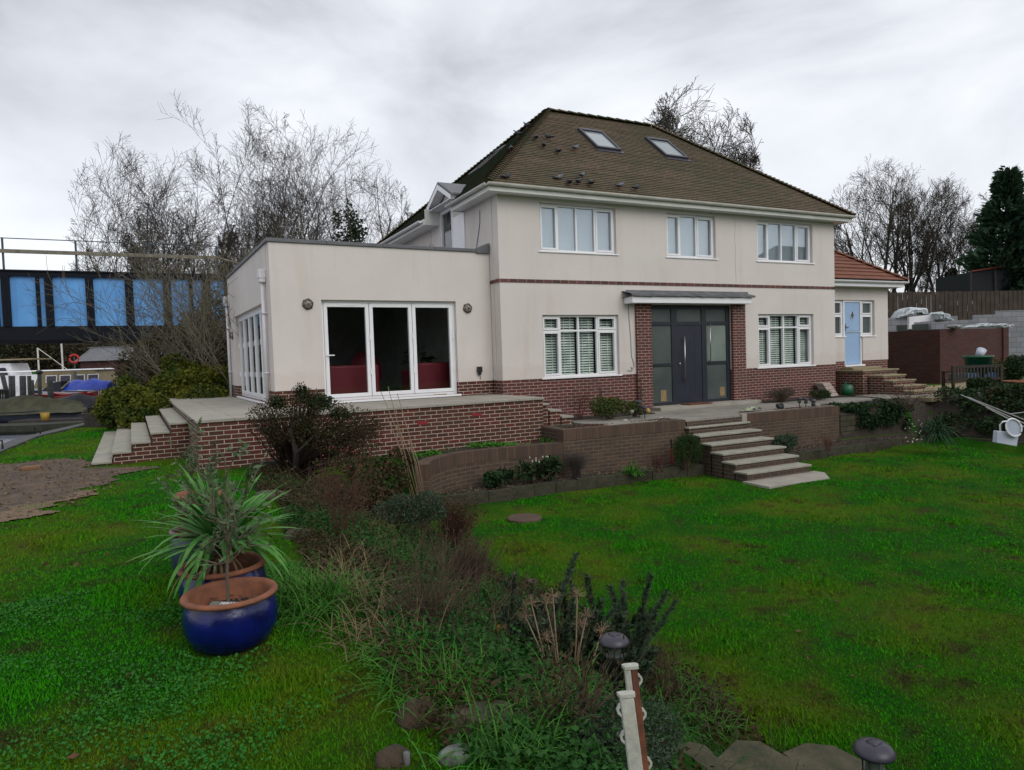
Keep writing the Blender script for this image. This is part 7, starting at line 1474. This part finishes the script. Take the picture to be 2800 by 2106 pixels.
t = bush('rhododendron', 'rhododendron with large leaves and cream buds in front of the brown wall', 1162, 1042, -1.8, .62, .46, 560, L_DARK, 98, (.11, .035)); o = MB(); p = onz(1160, 1042, -1.8)
for i in range(11): o.ball((p.x + rnd.uniform(-.32, .32), p.y + rnd.uniform(-.12, .12), p.z + rnd.uniform(.38, .50)), .014, rz=.024, n=6)
tag(o.build('buds', FLW, t, True), kind='stuff')
stemclump('twiggy_ball', 'leafless grey twiggy ball shaped shrub in front of the brown wall', tuple(onz(1245, 1032, -1.8)), 150, .48, .13, mat('grey_twig', (.075, .06, .052), .9, (.05, .04, .035), ns=9), .003, 99)
p = onz(1366, 1022, -1.8); D = rs.normal(size=(120, 3)); D[:, 2] = np.abs(D[:, 2]) * .6 + .45; V, F = straps(np.array(p) + rs.normal(0, .05, (120, 3)) * [1, 1, 0], D, rs.uniform(.18, .34, 120), .010, 1.5, 5, rs); tag(bigmesh('day_lily', V, F, L_GRN), 'fresh green strap leaved clump in the bed left of the garden steps', 'plant')
bush('fennel_clump', 'feathery dark green clump in the corner left of the garden steps', 1480, 1010, -1.8, .55, .85, 7000, leafmat('fennel', (.020, .05, .012), (.035, .06, .018), 4), 100, (.07, .004), twigs=90, tr=.003)
t = thing('hand_tool', 'red and black handled garden tool standing against the brown wall', 'garden tool', tuple(onz(1452, 1000, -1.8))); q = t.location; o = MB(); o.tube([(q.x, q.y, q.z), (q.x, q.y, q.z + .3)], .02, 8); o.build('red_handle', mat('tool_red', (.30, .02, .012), .5), t); o = MB(); o.tube([(q.x, q.y, q.z + .302), (q.x - .01, q.y, q.z + .50)], .014, 8); o.build('black_handle', BLACKP, t)
stemclump('red_stem_plant', 'small rust coloured dead plant next to the green strap leaved clump', tuple(onz(1420, 1022, -1.8)), 24, .36, .08, TWIGR, .004, 101); bush('green_shrub', 'mid green shrub at the foot of the wall right of the garden steps', 1700, 985, -1.8, .75, .48, 4200, L_ROSM, 102, (.045, .014)); stemclump('red_stem_plant', 'rusty brown dead plant in the bed right of the green shrub', tuple(onz(1790, 975, -1.8)), 24, .36, .10, TWIGR, .004, 103)
rs = np.random.RandomState(31)
# lower bed weeds, soil edge weeds
n = 2600; x = rs.uniform(-3, .05, n); y = rs.uniform(-2.25, -1.65, n); k = np.sin(x * 4) + rs.normal(0, .5, n) > -.1; x, y = x[k], y[k]; P = np.stack([x, y, HT(x, y) + rs.uniform(.01, .08, len(x))], 1); V, F = leafquads(P, rs.normal(size=(len(x), 3)) * [1, 1, .4] + [0, 0, .3], .055, .02, rs); tag(bigmesh('bed_weeds', V, F, L_GRN), 'green weeds in the narrow bed behind the curved wall', 'weeds', kind='stuff')
n = 1300; x = rs.uniform(-2.7, 10.3, n); y = rs.uniform(-2.95, -2.6, n); k = ~((x > 2.9) & (x < 4.8)); x, y = x[k], y[k]; P = np.stack([x, y, HT(x, y) + rs.uniform(.02, .04, len(x))], 1); V, F = leafquads(P, rs.normal(size=(len(x), 3)) * [1, 1, .2], .04, .015, rs); tag(bigmesh('bed_debris', V, F, CHIP), 'pale dead leaves and chips on the soil below the brown walls', 'leaf litter', kind='stuff')
n = 1500; x = np.concatenate([rs.uniform(.3, 2.9, 700), rs.uniform(4.9, 7.7, 800)]); y = np.concatenate([rs.uniform(-2.3, -2.1, 700), rs.uniform(-2.38, -2.15, 800)]); P = np.stack([x, y, HT(x, y) + .06], 1); V, F = leafquads(P, rs.normal(size=(len(x), 3)) * [1, 1, .3], .035, .012, rs); tag(bigmesh('bed_debris', V, F, DLEAF), 'brown leaf debris in the strips along the top of the brown walls', 'leaf litter', kind='stuff')
# right bank: stones, ivy, strap leaved plant
sb = thing('stone_bank', 'old overgrown stone bank continuing the wall to the right', 'wall', (8.6, -2.6, LAWN)); o = MB()
for (xa, xb_, ya, zt_) in ((7.76, 8.6, -2.66, -1.12), (8.602, 9.3, -2.62, -1.16), (9.302, 10.4, -2.55, -1.25)): o.prism([(xa, ya), (xb_, ya + .03), (xb_, ya + .3), (xa, ya + .28)], -2.1, [zt_, zt_ - .05, zt_ - .02, zt_ + .04])
o.build('stonework', STN, sb); 
def ivymass(name, label, cs, n, m, seed, sz=(.06, .028), cat='ivy'): return shrub(name, label, cs, n, sz[0], sz[1], m, seed, cat, None, 60, None, tr=.004)
rs = np.random.RandomState(32)
cs = [(x_, -2.45 + rs.uniform(-.2, .35), -1.08 + rs.uniform(-.1, .12), .22, .2, .10) for x_ in np.linspace(7.8, 10.6, 20)] + [(x_, -2.72, rs.uniform(-1.55, -1.1), .16, .08, .2) for x_ in np.linspace(8.5, 10.2, 10)]
ivymass('bank_ivy', 'dark ivy and ferns spilling over the stone bank', cs, 5200, L_IVY, 110)
cs = [(x_, y_, H1(x_, y_) + .12, .45, .45, .22) for x_, y_ in zip(rs.uniform(10.7, 13.8, 34), rs.uniform(-6.8, -2.7, 34))] ; ivymass('dark_shrubbery', 'dark low shrubbery covering the bank beyond the lawn corner', cs, 17000, L_DARK, 111, (.08, .03), 'shrubbery')
cs = [(x_, y_, H1(x_, y_) + .1, .3, .3, .2) for x_, y_ in zip(rs.uniform(10.6, 12.6, 14), rs.uniform(-6.5, -3.0, 14))]; ivymass('brown_bracken', 'brown dead bracken patches among the dark shrubbery', cs, 3800, L_MIX, 112, (.09, .02), 'bracken')
p = onz(2020, 938, -1.55); D = rs.normal(size=(170, 3)); D[:, 2] = np.abs(D[:, 2]) * .7 + .3; V, F = straps(np.array(p) + rs.normal(0, .08, (170, 3)) * [1, 1, 0], D, rs.uniform(.35, .75, 170), .011, 1.9, 6, rs); tag(bigmesh('strap_leaf_clump', V, F, leafmat('dark_strap', (.012, .045, .018), (.03, .075, .035), 4)), 'large dark strap leaved clump on the bank above the lawn corner', 'plant')
stemclump('bare_rose_bush', 'bare brown rose bush in front of the annexe steps', tuple(onz(1960, 885, -1.0)), 30, .5, .30, TWIG, .005, 113, leaf=L_MIX, ln=300)
t = stemclump('white_berried_twigs', 'twigs with white berries hanging over the stone bank', tuple(onz(1960, 960, -1.75)), 14, .5, .2, TWIG, .003, 114); o = MB()
for i in range(26): q = onz(1945 + rnd.uniform(0, 45), 895 + rnd.uniform(0, 65), -1.45); o.ball((q.x - .1, q.y - .1, q.z + .05), .014, n=5)
tag(o.build('berries', FLW, t), kind='stuff')
# bench, bin, pots and shrubs at the far right
bp = Vector((13.70, -1.80, -.95)); bt = thing('garden_bench', 'dark wooden slatted garden bench seen from behind at the right', 'bench', tuple(bp)); bx_ = Vector((RX.x, RX.y, 0)); by_ = Vector((-RX.y, RX.x, 0)); f8 = lambda a, b, c: tuple(bp + bx_ * a + by_ * b + Vector((0, 0, c)))
for a_ in (0, 1.40):
    for b_, h_ in ((0, .80), (.45, .60)): o = MB(f8); o.box(a_, a_ + .07, b_, b_ + .07, -.05, h_); o.build('leg', DWOOD, bt, bev=.005)
    o = MB(f8); o.box(a_, a_ + .07, .071, .449, .10, .15); o.box(a_ - .01, a_ + .08, -.0, .52, .601, .64) if False else None; o.build('side_rail', DWOOD, bt)
    o = MB(f8); o.box(a_ - .005, a_ + .075, .071, .53, .602, .64); o.build('armrest', DWOOD, bt, bev=.005)
o = MB(f8); o.box(.071, 1.399, .01, .05, .72, .80); o.box(.071, 1.399, .01, .05, .36, .43)
for i in range(13): o.box(.12 + i * .10, .165 + i * .10, .015, .04, .431, .719)
o.build('backrest', DWOOD, bt); o = MB(f8)
for j in range(5): o.box(.071, 1.399, .06 + j * .09, .13 + j * .09, .36, .385)
o.build('seat', DWOOD, bt)
f9 = lambda a, b, c: f8(a, b, c)
for a_, m_, lab in ((.52, mat('pale_blue_box', (.18, .34, .55), .5), 'pale blue box on the seat of the garden bench, left one'), (1.02, mat('sky_blue_box', (.08, .25, .62), .5), 'bright blue box on the seat of the garden bench, right one'), (.12, GREYP, 'grey box at the left end of the bench seat')): o = MB(f8); o.box(a_, a_ + .34, .12, .38, .386, .56); tag(o.build('box', m_, None, bev=.01), lab, 'box', 'boxes on the bench')
wb = at(2113, 800, 20.3); wb = (wb.x, wb.y, -.95); t = thing('green_tub', 'large green plastic tub behind the garden bench', 'tub', wb); o = MB(); o.lathe([(0, 0), (.28, 0), (.36, 1.0), (.40, 1.0), (.40, 1.06), (.35, 1.06), (.33, .95), (0, .93)], wb[0], wb[1], 28, wb[2]); o.build('tub', GREENP, t, True)
bk = Vector((wb[0] - .08, wb[1] - .1, wb[2] + 1.12)); o = MB(lambda a, b, c: tuple(bk + Matrix.Rotation(.7, 3, 'Y') @ Vector((a, b, c)))); o.lathe([(0, -.1), (.10, -.1), (.13, .14), (.11, .14), (.09, -.08)], 0, 0, 18, 0); tag(o.build('paint_tub', WBOX, None, True), 'white tub lying tilted on top of the green plastic tub', 'tub')
p = onz(2195, 848, -1.0); t = thing('terracotta_bowl', 'wide terracotta bowl on the ground at the far right', 'plant pot', tuple(p)); o = MB(); o.lathe([(0, 0), (.22, 0), (.34, .30), (.36, .30), (.36, .35), (.32, .35), (.30, .28), (0, .26)], p.x, p.y, 24, p.z); o.build('bowl', TERRA, t, True)
bush('potted_bush', 'bright green bush behind the right end of the garden bench', 2155, 840, -.95, .7, .95, 2600, L_BOX, 115, (.06, .02)); bush('dark_bush_right', 'dark bush with a few pale flowers at the far right edge', 2190, 832, -.95, .9, 1.0, 5200, L_DARK, 116, (.06, .025)); bush('dark_bush_low', 'low dark bush under and behind the garden bench', 2120, 850, -.95, .6, .45, 2200, L_DARK, 117, (.05, .025))
# rotary line poles and white boxes at the right edge
rp_ = thing('metal_poles', 'long thin metal poles slanting down across the right edge', 'poles', tuple(at(2150, 880, 11))); 
for a_, b_, Da, Db in (((2076, 853), (2300, 955), 14.2, 10.2), ((2090, 858), (2300, 942), 14.0, 10.4), ((2130, 880), (2300, 968), 12.6, 10.0), ((2180, 895), (2300, 880), 11.6, 11.0)): o = MB(); o.tube([at(*a_, Da), at(*b_, Db)], .012, 6); o.build('pole', STEEL, rp_)
wx = thing('white_box', 'white plastic box with an oval handle hanging from the poles at the right edge', 'plastic box', tuple(at(2180, 930, 10.6))); D1 = 10.6
def slabpx(pts, D, th): P = [at(x_, y_, D) for x_, y_ in pts]; Q = [q + FY * th for q in P]; o = MB(); o.face(P[::-1]); o.face(Q); [o.face([P[i], P[(i + 1) % len(P)], Q[(i + 1) % len(P)], Q[i]]) for i in range(len(P))]; return o
slabpx([(2155, 931), (2202, 936), (2197, 965), (2153, 957)], D1, .10).build('box', WBOX, wx, bev=.01)
def ringpx(cx_, cy_, rx_, ry_, rot, D, r_): return [at(cx_ + rx_ * math.cos(a) * math.cos(rot) - ry_ * math.sin(a) * math.sin(rot), cy_ + rx_ * math.cos(a) * math.sin(rot) + ry_ * math.sin(a) * math.cos(rot), D) for a in [i * 2 * math.pi / 22 for i in range(23)]]
o = MB(); o.tube(ringpx(2190, 924, 16, 20, -.5, D1 - .05, .01), .012, 7); o.build('lid_rim', WHCV, wx, True); o = MB(); P = ringpx(2190, 924, 15, 19, -.5, D1 - .04, .01)[:-1]; Q = [q + FY * .02 for q in P]; o.face(P[::-1]); o.face(Q); o.build('lid', WBOX, wx)
o = MB(); o.tube([at(2161, 932, D1 + .1), at(2160, 918, D1 + .1), at(2166, 911, D1 + .1), at(2185, 909, D1 + .1), at(2197, 920, D1 + .1), at(2199, 936, D1 + .1)], .013, 7); o.build('handle', WHCV, wx, True)
for (dx, dy, lab) in ((68, 1016, 'orange brown brick lying on the muddy path'), (48, 957, 'thin brown plank lying on the grass near the quay')):
    p = gat(dx, dy); o = MB(lambda a, b, c: (p.x + a, p.y + b * 1, p.z + c)); o.box(-.14, .14, -.06, .06, .0, .07 if dx == 68 else .03); tag(o.build('loose_brick' if dx == 68 else 'plank', mat('loose_clay', (.22, .11, .05), .85) if dx == 68 else mat('loose_plank', (.15, .08, .04), .9), None, bev=.008), lab, 'brick' if dx == 68 else 'plank')
# things behind the camera that the glass reflects: a hedge and a neighbouring house
rs = np.random.RandomState(44); cs = [(x_, -32 + rs.uniform(-1, 1), -1 + z_, 1.8, 1.2, 1.6) for x_ in np.linspace(-30, 45, 40) for z_ in (1, 2.8, 4.6)]
V, F = cloud(cs, 60000, .8, .5, rs, .2); tag(bigmesh('rear_hedge', V, F, L_DARK), 'tall dark hedge behind the photographer, seen only as a reflection', 'hedge', kind='stuff')
nb = thing('neighbour_house', 'dark roofed house behind the photographer, seen only as a reflection', 'house', (60, -42, -1)); o = MB(); o.box(53, 76, -50, -40, -2, 8.2); o.build('wall', BFAR, nb); o = MB(); o.face([(51.5, -39.5, 8.2), (77, -39.5, 8.2), (72, -44, 12.6), (57.5, -44, 12.6)][::-1]); o.face([(51.5, -39.5, 8.2), (57.5, -44, 12.6), (57.5, -44.1, 12.6), (51.5, -50.5, 8.2)]); o.build('roof', TIMB, nb)
